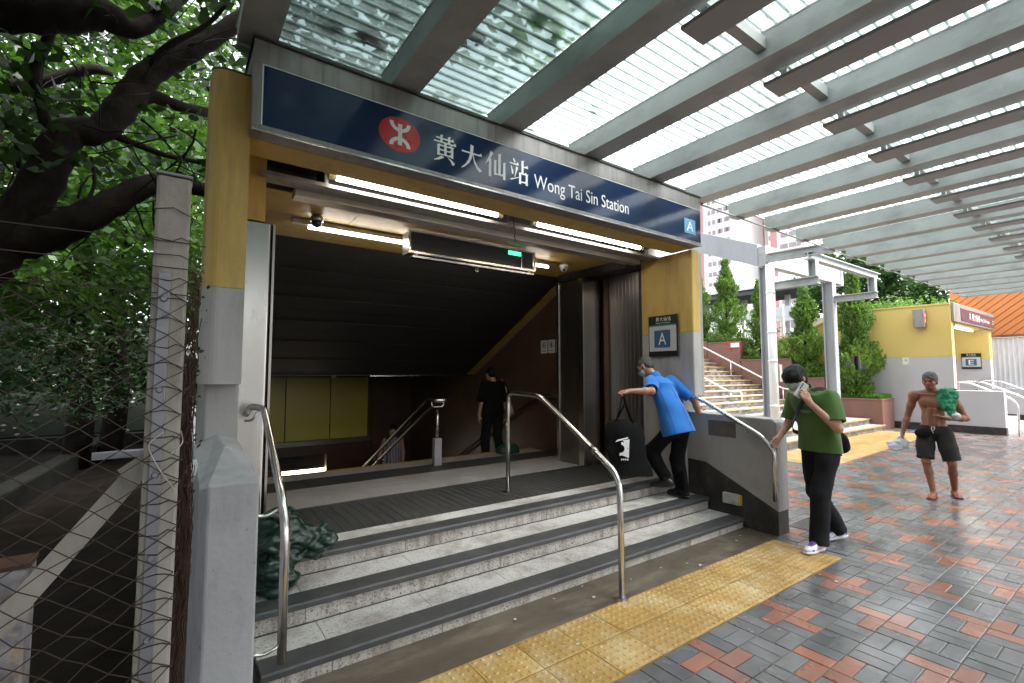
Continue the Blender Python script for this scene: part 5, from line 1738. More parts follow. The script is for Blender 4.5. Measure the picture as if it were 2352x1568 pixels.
part('stem', MB().tube([(-1.6, 4.2, -0.05), (-1.3, 4.2, 0.8), (-0.9, 4.2, 1.7)], [0.03, 0.022, 0.01], 6), M['bark'], sh)
frd = thing('fern_branch', 'bright green feathery branch hanging behind the fence mesh', 'plant', (-0.6, 3.4, 1.6))
pts, dr = [], []
for (a, b, c) in (((60, 650), (160, 670), (270, 740)), ((150, 660), (230, 700), (275, 725)), ((90, 640), (190, 655), (262, 690))):
    A, B, Cc = at_y(*a, 3.4), at_y(*b, 3.4), at_y(*c, 3.4)
    for q in range(60):
        t = q / 59
        p = A * (1 - t) ** 2 + B * 2 * t * (1 - t) + Cc * t * t
        pts.append(np.array(p) + rg.normal(size=3) * 0.025)
        dr.append([0.6, 0, -0.6])
V, F = leaf_cloud(np.array(pts), 0.05, 53, aspect=0.3, dirs=np.array(dr))
part('foliage', (V, F), M['leaf_bright'], frd, kind='stuff')
part('stem', MB().tube([at_y(-60, 640, 3.4), at_y(60, 650, 3.4), at_y(160, 672, 3.4), at_y(268, 738, 3.4)], 0.005, 5), M['bark'], frd)

# vine and fallen leaves lying on the roof sheets
def flat_leaf(mb, c, r, a, tilt, lobes=5):
    n = 14
    v = []
    for k in range(n):
        t = 2 * math.pi * k / n
        rr = r * (0.82 + 0.22 * math.cos(t) + 0.08 * math.cos(lobes * t))
        v.append((c[0] + rr * math.cos(t + a), c[1] + rr * math.sin(t + a) * 0.8, c[2] + rr * math.sin(t) * tilt + 0.12 * rr * math.cos(2 * t)))
    mb.add(v, [tuple(range(n))])


vl, vd = MB(), MB()
vl.closed = vd.closed = False
rv = random.Random(17)
for k in range(60):
    u, v = rv.gauss(1245, 55), rv.gauss(95, 70)
    p = at_z(u, v, 4.0)
    flat_leaf(vl, (p.x, p.y, 4.0 + rv.uniform(0, 0.06)), rv.uniform(0.035, 0.075), rv.uniform(0, 6.28), rv.uniform(-0.3, 0.3))
for u, v in ((1365, 245), (1220, 285), (1100, 255), (1075, 240), (1040, 225), (960, 200), (1010, 215), (1350, 40), (740, 130), (700, 118)):
    p = at_z(u, v, 4.0)
    flat_leaf(vl, (p.x, p.y, 4.0), 0.06, rv.uniform(0, 6.28), 0.1)
for k in range(70):
    u, v = rv.uniform(640, 1350), rv.uniform(0, 250)
    p = at_z(u, v, 3.99)
    flat_leaf(vd, (p.x, p.y, 3.985 + rv.uniform(0, 0.012)), rv.choice((0.012, 0.015, 0.02, 0.03)), rv.uniform(0, 6.28), 0.2)
for u, v, r in ((770, 58, 0.075), (850, 75, 0.10), (870, 92, 0.09), (1090, 75, 0.11), (1190, 140, 0.05), (790, 52, 0.05), (910, 20, 0.06)):
    p = at_z(u, v, 3.99)
    flat_leaf(vd, (p.x, p.y, 3.99), r, rv.uniform(0, 6.28), 0.1, 3)
solo('roof_vine', vl, M['leaf_bright'], 'bright green vine leaves lying on the canopy roof sheets', 'vine', kind='stuff')
solo('dead_roof_leaves', vd, pmat('dead_leaf', (0.10, 0.05, 0.03), (0.05, 0.03, 0.02), rough=0.7, trans=0.35), 'brown dead leaves and dirt lying on the canopy roof sheets', 'leaves', kind='stuff')

# trees added left of and behind the photographer to darken fence, bank and board
for k, (lab, x, y, blobs) in enumerate((
    ('dense tree added to shade the fence', -4.6, 0.6, [(rg.uniform(-9, 0.05), rg.uniform(-5.0, 4.2), rg.uniform(4.3, 7.5)) for _ in range(260)] + [(rg.uniform(-9, -3.2), rg.uniform(-5.0, 3.0), rg.uniform(1.2, 4.5)) for _ in range(140)]),
    ('dense tree added for shade behind the old spreading tree', -6.5, 6.0, [(rg.uniform(-11, -2.0), rg.uniform(3.0, 12.0), rg.uniform(4.4, 8.0)) for _ in range(150)]),
    ('dense tree added to shade the mossy bank', -4.0, 16.0, [(rg.uniform(-10, 1.5), rg.uniform(10.0, 24.0), rg.uniform(4.6, 9.0)) for _ in range(260)]),
    ('unseen tree row added across the forecourt to darken reflections', -3.0, -11.0, [(rg.uniform(-11, 7.5), rg.uniform(-14, -8.5), rg.uniform(0.8, 9.5)) for _ in range(420)]),
)):
    t = thing('added_shade_tree', lab, 'tree', (x, y, 0), 'trees added for shade round the forecourt')
    part('trunk', MB().tube([(x, y, -0.05), (x + 0.15, y, 2.0), (x, y + 0.1, 4.2), (x + 0.2, y, 6.5)], [0.34, 0.27, 0.2, 0.08], 12), M['bark'], t, smooth=True)
    B3 = []
    for b in blobs:
        r = rg.uniform(0.45, 0.95)
        B3.append((*b, r, r, r * 0.6))
    V, F = leaf_cloud(clump_points(rg, B3, 14), 0.24, 145 + k, aspect=0.65)
    part('crown', (V, F), M['leaf_dark'], t, kind='stuff')

# ================================================================ people: smooth distance-field bodies
class Field:
    """a grid of distances that shapes are melted into; mesh() draws its zero surface (surface nets)"""

    def __init__(self, lo, hi, h):
        self.lo = np.array(lo, float)
        self.h = h
        self.n = np.ceil((np.array(hi, float) - self.lo) / h).astype(int) + 1
        self.D = np.full(self.n, 10.0, np.float32)

    def _sl(self, lo, hi):
        a = np.maximum(np.floor((np.array(lo) - self.lo) / self.h).astype(int), 0)
        b = np.minimum(np.ceil((np.array(hi) - self.lo) / self.h).astype(int) + 1, self.n)
        if np.any(b <= a):
            return None
        g = [self.lo[k] + self.h * np.arange(a[k], b[k]) for k in range(3)]
        P = np.stack(np.meshgrid(*g, indexing='ij'), -1).astype(np.float32)
        return (slice(a[0], b[0]), slice(a[1], b[1]), slice(a[2], b[2])), P

    def _mix(self, s, d, k, sub=False):
        o = self.D[s]
        if sub:
            h = np.clip(0.5 - 0.5 * (o + d) / k, 0, 1)
            self.D[s] = o * (1 - h) - d * h + k * h * (1 - h)
        else:
            h = np.clip(0.5 + 0.5 * (d - o) / k, 0, 1)
            self.D[s] = d * (1 - h) + o * h - k * h * (1 - h)

    def cone(self, a, b, ra, rb, k=0.02, sub=False):
        a, b = np.array(a, float), np.array(b, float)
        m = max(ra, rb) + 2 * k + 0.02
        q = self._sl(np.minimum(a, b) - m, np.maximum(a, b) + m)
        if q is None:
            return self
        s, P = q
        ba = (b - a).astype(np.float32)
        pa = P - a.astype(np.float32)
        t = np.clip((pa @ ba) / max(1e-9, float(ba @ ba)), 0, 1)
        d = np.linalg.norm(pa - t[..., None] * ba, axis=-1) - (ra + (rb - ra) * t)
        self._mix(s, d, k, sub)
        return self

    def ell(self, c, r, k=0.02, axes=None, sub=False):
        c, r = np.array(c, float), np.array(r, float)
        m = r.max() + 2 * k + 0.02
        q = self._sl(c - m, c + m)
        if q is None:
            return self
        s, P = q
        p = P - c.astype(np.float32)
        if axes is not None:
            p = p @ np.array(axes, np.float32).T
        k0 = np.linalg.norm(p / r.astype(np.float32), axis=-1)
        k1 = np.linalg.norm(p / (r * r).astype(np.float32), axis=-1)
        d = k0 * (k0 - 1) / np.maximum(k1, 1e-6)
        d = np.where(k0 < 1e-3, -r.min(), d)
        self._mix(s, d.astype(np.float32), k, sub)
        return self

    def econe(self, a, b, ra, rb, right, k=0.01):
        """cut-off cone with an elliptic section: radii (across, fore-and-aft) at both flat ends"""
        a, b, right = np.array(a, float), np.array(b, float), np.array(right, float)
        ax = b - a
        Ln = np.linalg.norm(ax)
        ax /= Ln
        right = right - ax * (right @ ax)
        right /= np.linalg.norm(right)
        fr = np.cross(ax, right)
        m = max(*ra, *rb) + 2 * k + 0.02
        q = self._sl(np.minimum(a, b) - m, np.maximum(a, b) + m)
        if q is None:
            return self
        s, P = q
        p = P - a.astype(np.float32)
        z = p @ ax.astype(np.float32)
        t = np.clip(z / Ln, 0, 1)
        rx, ry = ra[0] + (rb[0] - ra[0]) * t, ra[1] + (rb[1] - ra[1]) * t
        x, y = p @ right.astype(np.float32), p @ fr.astype(np.float32)
        d = (np.sqrt((x / rx) ** 2 + (y / ry) ** 2) - 1) * np.minimum(rx, ry)
        d = np.maximum(d, np.maximum(-z, z - Ln))
        self._mix(s, d, k)
        return self

    def stack(self, secs, k=0.02):
        """torso-like solid: sections (z, cx, cy, rx, ry) joined smoothly, flat at both ends"""
        S_ = np.array(secs, float)
        zs = np.linspace(S_[0, 0], S_[-1, 0], 60)
        T_ = np.stack([np.interp(zs, S_[:, 0], S_[:, q]) for q in range(1, 5)], 1)
        kern = np.ones(9) / 9
        T_ = np.stack([np.convolve(np.pad(T_[:, q], 4, mode='edge'), kern, 'valid') for q in range(4)], 1)
        m = 0.06
        lo = (np.min(T_[:, 0] - T_[:, 2]) - m, np.min(T_[:, 1] - T_[:, 3]) - m, zs[0] - m)
        hi = (np.max(T_[:, 0] + T_[:, 2]) + m, np.max(T_[:, 1] + T_[:, 3]) + m, zs[-1] + m)
        s, P = self._sl(lo, hi)
        z = P[..., 2]
        cx, cy, rx, ry = (np.interp(z, zs, T_[:, q]).astype(np.float32) for q in range(4))
        d = (np.sqrt(((P[..., 0] - cx) / rx) ** 2 + ((P[..., 1] - cy) / ry) ** 2) - 1) * np.minimum(rx, ry)
        d = np.maximum(d, np.maximum(zs[0] - z, z - zs[-1])).astype(np.float32)
        self._mix(s, d, k)
        return self

    def cut(self, pt, nrm, box=None):
        """removes everything on the side of the plane that nrm points to"""
        nrm = np.array(nrm, float)
        nrm /= np.linalg.norm(nrm)
        q = self._sl(*(box if box else (self.lo, self.lo + self.h * self.n)))
        if q is None:
            return self
        s, P = q
        self.D[s] = np.maximum(self.D[s], (P - np.array(pt, np.float32)) @ nrm.astype(np.float32))
        return self

    def folds(self, amp, freq, seed, stretch=(1, 1, 1), ridge=False):
        rgn = np.random.default_rng(seed)
        q = self._sl(self.lo, self.lo + self.h * self.n)
        s, P = q
        near_ = np.abs(self.D) < 0.06
        p = P[near_] * np.array(stretch, np.float32)
        v = np.zeros(len(p), np.float32)
        for _ in range(7):
            w = rgn.normal(size=3)
            w = w / np.linalg.norm(w) * freq * rgn.uniform(0.6, 1.5)
            ph = p @ w.astype(np.float32) + rgn.uniform(0, 6.28) + 1.3 * np.sin(p @ (rgn.normal(size=3) * freq * 0.4).astype(np.float32))
            v += (1.2 - 2.4 * np.abs(np.sin(ph * 0.5))) if ridge else np.sin(ph)
        self.D[near_] += amp * v / 3.0
        return self

    def merge(self, other, k=0.02):
        o, d = self.D, other.D
        h = np.clip(0.5 + 0.5 * (d - o) / k, 0, 1)
        self.D = d * (1 - h) + o * h - k * h * (1 - h)
        return self

    def mesh(self):
        D = self.D
        S = D < 0
        n = D.shape
        corners = [(i, j, k) for i in (0, 1) for j in (0, 1) for k in (0, 1)]

        def sub(A, c):
            return A[c[0]:n[0] - 1 + c[0], c[1]:n[1] - 1 + c[1], c[2]:n[2] - 1 + c[2]]
        cnt = np.zeros((n[0] - 1, n[1] - 1, n[2] - 1), np.uint8)
        for c in corners:
            cnt += sub(S, c)
        act = (cnt > 0) & (cnt < 8)
        idx = np.full(act.shape, -1, np.int64)
        cells = np.argwhere(act)
        idx[act] = np.arange(len(cells))
        vals = {c: D[cells[:, 0] + c[0], cells[:, 1] + c[1], cells[:, 2] + c[2]].astype(np.float64) for c in corners}
        acc = np.zeros((len(cells), 3))
        num = np.zeros(len(cells))
        for c in corners:
            for axis in range(3):
                if c[axis]:
                    continue
                e = list(c)
                e[axis] = 1
                e = tuple(e)
                a, b = vals[c], vals[e]
                m = (a < 0) != (b < 0)
                t = np.where(m, a / np.where(np.abs(a - b) < 1e-12, 1, a - b), 0)
                p = np.tile(np.array(c, float), (len(cells), 1))
                p[:, axis] += t
                acc += np.where(m[:, None], p, 0)
                num += m
        V = self.lo + self.h * (cells + acc / np.maximum(num, 1)[:, None])
        quads = []
        for axis in range(3):
            u, w = (axis + 1) % 3, (axis + 2) % 3
            sh = [slice(None)] * 3
            A = S[tuple(slice(0, n[k] - 1) if k == axis else slice(1, n[k] - 1) for k in range(3))]
            B = S[tuple(slice(1, n[k]) if k == axis else slice(1, n[k] - 1) for k in range(3))]
            for flip, Mk in ((False, A & ~B), (True, ~A & B)):
                e = np.argwhere(Mk)
                if not len(e):
                    continue
                base = e.copy()
                base[:, u] += 1
                base[:, w] += 1
                q = []
                for du, dw in ((-1, -1), (0, -1), (0, 0), (-1, 0)):
                    c = base.copy()
                    c[:, u] += du
                    c[:, w] += dw
                    q.append(idx[c[:, 0], c[:, 1], c[:, 2]])
                q = np.stack(q, 1)
                quads.append(q[:, ::-1] if flip else q)
        return V, np.concatenate(quads)


def on_skin(F, c, d, r0=0.05, r1=0.34):
    """where a ray from c along d leaves the solid"""
    c, d = np.array(c, float), nrmz(d)
    last = None
    for r in np.arange(r0, r1, 0.003):
        i = np.round((c + d * r - F.lo) / F.h).astype(int)
        if np.any(i < 0) or np.any(i >= F.n):
            break
        if F.D[tuple(i)] < 0:
            last = c + d * r
    return last


class Person:
    def __init__(self, label, base, fwd, group=None, scale=1.0):
        self.root = thing('person', label, 'person', base, group)
        self.base = np.array(base, float)
        f = np.array([fwd[0], fwd[1], 0.0])
        f /= np.linalg.norm(f)
        self.Rm = np.stack([np.array([f[1], -f[0], 0]), f, np.array([0, 0, 1.0])])    # rows: right, forward, up
        self.s = scale

    def w(self, V):
        return self.base + (np.asarray(V, float) * self.s) @ self.Rm

    def put(self, name, field, mat, parent=None, smooth=True, label=None):
        V, F = field.mesh() if isinstance(field, Field) else field
        return part(name, (self.w(V), F), mat, parent or self.root, smooth=smooth, label=label)

    def putmb(self, name, mb, mat, parent=None, smooth=True, bevel=0):
        mb.v = [tuple(p) for p in self.w(np.array(mb.v))]
        return part(name, mb, mat, parent or self.root, smooth=smooth, bevel=bevel)


def nrmz(v):
    v = np.array(v, float)
    return v / np.linalg.norm(v)


def hand(F, wrist, d, palm, side, curl=0.5, k=0.007, sc_=1.0, thumb_in=0.3):
    """palm, four fingers of different lengths and a thumb; palm = the way the palm faces, side = +1 when the thumb is on +lat"""
    w, d = np.array(wrist, float), nrmz(d)
    palm = np.array(palm, float)
    palm = nrmz(palm - d * (palm @ d))
    lat = np.cross(d, palm) * side
    F.cone(w - d * 0.01, w + d * 0.03 * sc_, 0.024 * sc_, 0.025 * sc_, 0.015)
    kn = []
    for i in range(4):
        kb = w + d * (0.088 - 0.006 * abs(i - 1)) * sc_ + lat * (1.5 - i) * 0.0205 * sc_
        kn.append(kb)
        F.cone(w + d * 0.02 * sc_ + lat * (1.5 - i) * 0.009 * sc_, kb, 0.0165 * sc_, 0.0125 * sc_, 0.01)
    for i, ln in enumerate((0.072, 0.082, 0.076, 0.060)):
        p = kn[i]
        a = 0.25 * curl
        for q, (fr, rr) in enumerate(((0.45, 0.0095), (0.32, 0.0085), (0.23, 0.0075))):
            dd = d * math.cos(a) + palm * math.sin(a)
            p2 = p + dd * ln * fr * sc_
            F.cone(p, p2, rr * sc_, (rr - 0.001) * sc_, k)
            p = p2
            a += curl * (1.15 if q == 0 else 0.8)
    tb_ = w + d * 0.028 * sc_ + lat * 0.026 * sc_ + palm * 0.006
    t1 = tb_ + nrmz(d * 0.75 + lat * 0.6 + palm * thumb_in) * 0.042 * sc_
    t2 = t1 + nrmz(d * 0.95 + lat * 0.1 + palm * (thumb_in + 0.25)) * 0.032 * sc_
    F.cone(w + d * 0.012 + lat * 0.012, tb_, 0.016 * sc_, 0.0135 * sc_, 0.01)
    F.cone(tb_, t1, 0.0125 * sc_, 0.0105 * sc_, k)
    F.cone(t1, t2, 0.0105 * sc_, 0.008 * sc_, k)


def head(F, c, f, u, s=1.0, face=True):
    """skull, jaw, nose, lips, ears and eye sockets; c is the middle of the head"""
    f = nrmz(f)
    u = nrmz(np.array(u, float) - f * (np.array(u, float) @ f))
    r = np.cross(f, u)
    ax = np.stack([r, f, u])

    def P(x, y, z):
        return np.array(c) + (r * x + f * y + u * z) * s
    F.ell(P(0, -0.010, 0.028), np.array((0.074, 0.093, 0.086)) * s, 0.02, ax)
    F.ell(P(0, 0.030, -0.035), np.array((0.058, 0.058, 0.070)) * s, 0.03, ax)
    F.ell(P(0, 0.055, -0.082), np.array((0.030, 0.026, 0.022)) * s, 0.03, ax)
    for sg in (-1, 1):
        F.ell(P(sg * 0.040, 0.056, -0.022), np.array((0.022, 0.022, 0.022)) * s, 0.02, ax)
        F.ell(P(sg * 0.076, -0.005, -0.008), np.array((0.010, 0.019, 0.032)) * s, 0.006, ax)
    if face:
        for sg in (-1, 1):
            F.ell(P(sg * 0.031, 0.092, 0.006), np.array((0.017, 0.012, 0.010)) * s, 0.008, ax, sub=True)
            F.cone(P(sg * 0.014, 0.086, 0.021), P(sg * 0.048, 0.076, 0.022), 0.009 * s, 0.007 * s, 0.008)
        F.cone(P(0, 0.084, 0.008), P(0, 0.104, -0.026), 0.008 * s, 0.012 * s, 0.010)
        for sg in (-1, 1):
            F.ell(P(sg * 0.012, 0.094, -0.030), np.array((0.010, 0.010, 0.008)) * s, 0.006, ax)
        F.ell(P(0, 0.086, -0.052), np.array((0.024, 0.009, 0.006)) * s, 0.004, ax)
        F.ell(P(0, 0.084, -0.063), np.array((0.021, 0.010, 0.0065)) * s, 0.004, ax)
    return P, ax


def skinmat(name, c):
    m = pmat(name, c, tuple(x * 0.82 for x in c), rough=0.5, ns=22, bump=0.12, bs=260, spec=0.4)
    b = [n for n in m.node_tree.nodes if n.type == 'BSDF_PRINCIPLED'][0]
    b.inputs['Subsurface Weight'].default_value = 0.12
    b.inputs['Subsurface Radius'].default_value = (0.012, 0.005, 0.003)
    b.inputs['Subsurface Scale'].default_value = 0.5
    return m


M['skin'] = skinmat('light_skin', (0.50, 0.28, 0.195))
M['skin_old'] = skinmat('sun_tanned_skin', (0.42, 0.215, 0.14))
M['skin_dark'] = skinmat('deep_tanned_skin', (0.235, 0.098, 0.055))
M['hair_black'] = pmat('black_hair', (0.006, 0.0055, 0.0055), (0.004, 0.004, 0.004), rough=0.5, spec=0.2, ns=40, bump=0.6, bs=160)
M['hair_grey'] = pmat('grey_hair', (0.085, 0.082, 0.08), (0.03, 0.03, 0.03), rough=0.6, ns=60, bump=0.7, bs=220)
M['green_cloth'] = pmat('moss_green_cotton', (0.070, 0.140, 0.034), (0.055, 0.112, 0.026), rough=0.9, spec=0.2, ns=5, bump=0.25, bs=420, sheen=0.2)
M['blue_cloth'] = pmat('bright_blue_cotton', (0.022, 0.165, 0.52), (0.017, 0.135, 0.45), rough=0.9, spec=0.2, ns=4, bump=0.2, bs=420, sheen=0.2)
M['black_cloth'] = pmat('black_cloth', (0.0065, 0.0065, 0.0075), (0.0045, 0.0045, 0.005), rough=0.9, spec=0.18, ns=6, bump=0.2, bs=380)
M['char_cloth'] = pmat('charcoal_denim', (0.013, 0.0135, 0.016), (0.009, 0.0095, 0.0115), rough=0.9, spec=0.2, ns=12, bump=0.3, bs=300)
M['short_cloth'] = pmat('dark_grey_shorts', (0.028, 0.029, 0.027), (0.02, 0.021, 0.02), rough=0.9, spec=0.2, ns=8, bump=0.25, bs=300)
M['mask'] = pmat('pale_green_mask', (0.34, 0.44, 0.38), (0.30, 0.39, 0.34), rough=0.8, bump=0.2, bs=200)
M['mask_blue'] = pmat('pale_blue_mask', (0.35, 0.50, 0.58), rough=0.8, bump=0.2, bs=200)
M['black_leather'] = pmat('black_shoe_leather', (0.012, 0.012, 0.012), rough=0.4, bump=0.1)
M['shoe_white'] = pmat('white_leather', (0.62, 0.62, 0.68), (0.55, 0.55, 0.6), rough=0.5)
M['shoe_purple'] = pmat('purple_leather', (0.075, 0.035, 0.28), (0.06, 0.03, 0.22), rough=0.5)
M['green_rag'] = pmat('bright_green_shirt', (0.012, 0.215, 0.095), (0.008, 0.15, 0.065), rough=0.8, ns=6, bump=0.2, bs=200)
M['poly_bag'] = pmat('thin_white_plastic', (0.72, 0.73, 0.77), (0.66, 0.67, 0.71), rough=0.35, trans=0.4)
M['iris'] = pmat('dark_eye', (0.02, 0.012, 0.01), rough=0.15)
M['brow'] = M['hair_black']


def shoe(p, ankle, toe_dir, up=(0, 0, 1), mat=None, sole=None, accent=None, h=0.006, name='shoe', L0=0.27):
    """a laced shoe: upper, sole, optional coloured overlays"""
    a, d, u = np.array(ankle, float), nrmz(toe_dir), nrmz(up)
    d = nrmz(d - u * (d @ u))
    r = np.cross(d, u)
    ax = np.stack([r, d, u])

    def P(x, y, z):
        return a + r * x + d * y + u * z
    zb = -0.075
    lo, hi = a - 0.24, a + 0.26
    F = Field(lo, hi, h)
    F.ell(P(0, 0.115, zb + 0.032), (0.043, 0.085, 0.034), 0.02, ax).ell(P(0, -0.02, zb + 0.045), (0.037, 0.055, 0.048), 0.03, ax)
    F.cone(P(0, 0.075, zb + 0.055), P(0, 0.0, zb + 0.078), 0.030, 0.036, 0.03)
    F.cut(P(0, 0, zb + 0.012), -u)
    up_ = p.put(name, F, mat)
    S = Field(lo, hi, h)
    S.ell(P(0, 0.118, zb + 0.012), (0.049, 0.092, 0.022), 0.02, ax).ell(P(0, -0.025, zb + 0.012), (0.041, 0.062, 0.022), 0.03, ax).cone(P(0, 0.0, zb + 0.012), P(0, 0.1, zb + 0.012), 0.03, 0.03, 0.02)
    S.cut(P(0, 0, zb + 0.022), u).cut(P(0, 0, zb), -u)
    p.put('sole', S, sole, up_)
    if accent:
        A = Field(lo, hi, h)
        A.ell(P(0, 0.115, zb + 0.032), (0.0445, 0.087, 0.0355), 0.02, ax).ell(P(0, -0.02, zb + 0.045), (0.0385, 0.0565, 0.0495), 0.03, ax)
        A.cone(P(0, 0.075, zb + 0.055), P(0, 0.0, zb + 0.078), 0.0315, 0.0375, 0.03)
        # keep: heel counter, lace stays, toe band
        K = Field(lo, hi, h)
        K.ell(P(0, -0.07, zb + 0.05), (0.06, 0.042, 0.055), 0.005, ax).cone(P(0, 0.035, zb + 0.09), P(0, 0.125, zb + 0.072), 0.034, 0.026, 0.005)
        K.cone(P(-0.05, 0.14, zb + 0.025), P(0.05, 0.14, zb + 0.025), 0.017, 0.017, 0.004).cone(P(-0.05, 0.02, zb + 0.055), P(-0.045, 0.09, zb + 0.03), 0.016, 0.010, 0.004).cone(P(0.05, 0.02, zb + 0.055), P(0.045, 0.09, zb + 0.03), 0.016, 0.010, 0.004)
        A.D = np.maximum(A.D, K.D)
        A.cut(P(0, 0, zb + 0.022), -u)
        p.put('shoe_overlay', A, accent, up_)
    return up_


def leg_field(hips, knees, ankles, radii, h, lo, hi, pelvis=None, fold=0.004, seed=1, hem=None, waist_cut=None):
    """trousers: hips melted into two legs, cut flat at the hems"""
    F = Field(lo, hi, h)
    if pelvis is not None:
        F.ell(pelvis[0], pelvis[1], 0.03)
    for hp, kn, an in zip(hips, knees, ankles):
        F.cone(hp, kn, radii[0], radii[1], 0.035)
        F.cone(kn, an, radii[1], radii[2], 0.03)
    F.folds(fold, 26, seed, (1, 1, 0.75))
    if waist_cut is not None:
        F.cut(*waist_cut)
    for an, kn in zip(ankles, knees):
        d = nrmz(np.array(an) - np.array(kn))
        a = np.array(an)
        F.cut(a, d, (a - 0.13, a + 0.13))
    return F


def eyes(p, P, ax, parent, s=1.0):
    for sg in (-1, 1):
        e = Field(P(0, 0, 0) - 0.16, P(0, 0, 0) + 0.16, 0.004)
        e.ell(P(sg * 0.031, 0.084, 0.006), np.array((0.011, 0.008, 0.0065)) * s, 0.002, ax)
        p.put('eye', e, M['iris'], parent)
        b = Field(P(0, 0, 0) - 0.16, P(0, 0, 0) + 0.16, 0.004)
        b.cone(P(sg * 0.015, 0.092, 0.027), P(sg * 0.046, 0.083, 0.030), 0.0055, 0.004, 0.002)
        p.put('eyebrow', b, M['hair_grey'] if p.old else M['brow'], parent)


# ---------------------------------------------------------------- young man in the green T-shirt on the phone
p = Person('young man in moss green T-shirt bowing over a phone, black trousers, purple and white sneakers', (5.13, 2.09, 0.0), (-0.93, 0.36), scale=1.03)
p.old = False
LO, HI = (-0.62, -0.55, -0.02), (0.55, 0.62, 1.80)
hc = (0.005, 0.235, 1.555)
hf, hu = (-0.22, 0.93, -0.42), (0, 0.40, 0.92)
Lsh, Rsh = (-0.185, 0.045, 1.385), (0.185, 0.085, 1.385)
Lel, Lwr = (-0.285, 0.085, 1.115), (-0.155, 0.245, 1.335)
Rel, Rwr = (0.235, 0.105, 1.105), (0.200, 0.265, 0.975)
hipL, hipR = (-0.095, -0.02, 0.90), (0.095, -0.02, 0.90)
knL, knR = (-0.10, 0.11, 0.50), (0.10, -0.05, 0.48)
anL, anR = (-0.10, 0.16, 0.085), (0.10, -0.30, 0.095)
B = Field(LO, HI, 0.0065)
P_, AX = head(B, hc, hf, hu, 1.0)
B.cone((0.0, 0.13, 1.42), np.array(hc) - np.array([0, 0.03, 0.05]), 0.056, 0.052, 0.03)
B.ell((0, 0.05, 1.28), (0.145, 0.095, 0.16), 0.05).ell((0, 0.0, 1.02), (0.13, 0.09, 0.17), 0.05)
for sh, el, wr in ((Lsh, Lel, Lwr), (Rsh, Rel, Rwr)):
    B.cone(sh, el, 0.046, 0.038, 0.03).cone(el, wr, 0.039, 0.026, 0.02)
hand(B, Lwr, (0.15, 0.45, 0.85), (0.9, -0.1, 0.1), -1, curl=0.9, thumb_in=0.5)
hand(B, Rwr, (-0.1, 0.75, -0.65), (-0.9, -0.2, 0.2), 1, curl=0.8)
for hp, kn, an in ((hipL, knL, anL), (hipR, knR, anR)):
    B.cone(hp, kn, 0.07, 0.05, 0.03).cone(kn, an, 0.05, 0.034, 0.02)
body = p.put('body', B, M['skin'])
eyes(p, P_, AX, body)
H = Field(np.array(hc) - 0.2, np.array(hc) + 0.2, 0.006)
H.ell(P_(0, -0.010, 0.036), (0.089, 0.110, 0.096), 0.02, AX).ell(P_(0, -0.055, -0.02), (0.078, 0.058, 0.085), 0.03, AX).ell(P_(0, 0.035, 0.035), (0.084, 0.078, 0.075), 0.02, AX)
for q in range(9):
    t = -1 + q / 4
    H.cone(P_(0.066 * t, 0.092 - 0.045 * t * t, 0.045), P_(0.072 * t + 0.003 * (-1) ** q, 0.098 - 0.055 * t * t, 0.004 - 0.014 * (q % 2) - 0.02 * abs(t)), 0.020, 0.006, 0.016)
H.folds(0.0026, 120, 4, (1, 1, 0.2))
H.ell(P_(0, 0.085, -0.075), (0.066, 0.055, 0.078), 0.006, AX, sub=True)
p.put('hair', H, M['hair_black'])
K = Field(np.array(hc) - 0.2, np.array(hc) + 0.2, 0.005)
K.ell(P_(0, 0.045, -0.042), (0.064, 0.062, 0.058), 0.02, AX).cone(P_(0, 0.095, -0.02), P_(0, 0.095, -0.055), 0.018, 0.015, 0.03)
K.cut(P_(0, 0, -0.008), AX[2]).cut(P_(0, 0.03, 0), -AX[1])
p.put('face_mask', K, M['mask'])
T = Field(LO, HI, 0.0065)
T.stack([(0.86, 0, -0.02, 0.200, 0.150), (1.0, 0, -0.012, 0.192, 0.148), (1.12, 0, 0.008, 0.188, 0.140), (1.24, 0, 0.04, 0.190, 0.130), (1.33, 0, 0.06, 0.192, 0.122), (1.40, 0, 0.09, 0.155, 0.10)], 0.03)
T.ell((0, 0.07, 1.34), (0.195, 0.112, 0.105), 0.06).cone((0, 0.11, 1.40), (0, 0.14, 1.45), 0.085, 0.07, 0.04)
T.folds(0.0085, 21, 9, (1, 1, 0.55))
for sh, el in ((Lsh, Lel), (Rsh, Rel)):
    s_, e_ = np.array(sh), np.array(el)
    c_, d_ = s_ + (e_ - s_) * 0.80, nrmz(e_ - s_)
    Sv = Field(LO, HI, 0.0065)
    Sv.cone(s_ * 0.92 + np.array([0, 0.004, 0.11]) * (1 if sh is Lsh else 1), c_ + d_ * 0.03, 0.072, 0.086, 0.04).folds(0.007, 26, 29, (1, 1, 0.6))
    Sv.cut(c_, d_)
    Sv.cone(c_ - d_ * 0.05, c_ + d_ * 0.06, 0.055, 0.078, 0.006, sub=True)
    T.merge(Sv, 0.035)
T.cut((0, 0, 0.875), (0, 0, -1))
T.cone((0, 0.135, 1.43), (0, 0.18, 1.52), 0.062, 0.075, 0.008, sub=True)
shirt = p.put('t_shirt', T, M['green_cloth'])
p.putmb('chest_print', MB().add([(-0.10, 0.183, 1.235), (0.06, 0.187, 1.235), (0.06, 0.190, 1.262), (-0.10, 0.187, 1.262)], [(0, 1, 2, 3)]), pmat('faded_print', (0.11, 0.19, 0.12), rough=0.8), shirt)
TR = leg_field((hipL, hipR), (knL, knR), ((-0.10, 0.150, 0.065), (0.10, -0.305, 0.085)), (0.098, 0.080, 0.078), 0.0065, LO, HI, ((0, -0.03, 0.92), (0.165, 0.125, 0.12)), 0.005, 5)
p.put('trousers', TR, M['char_cloth'])
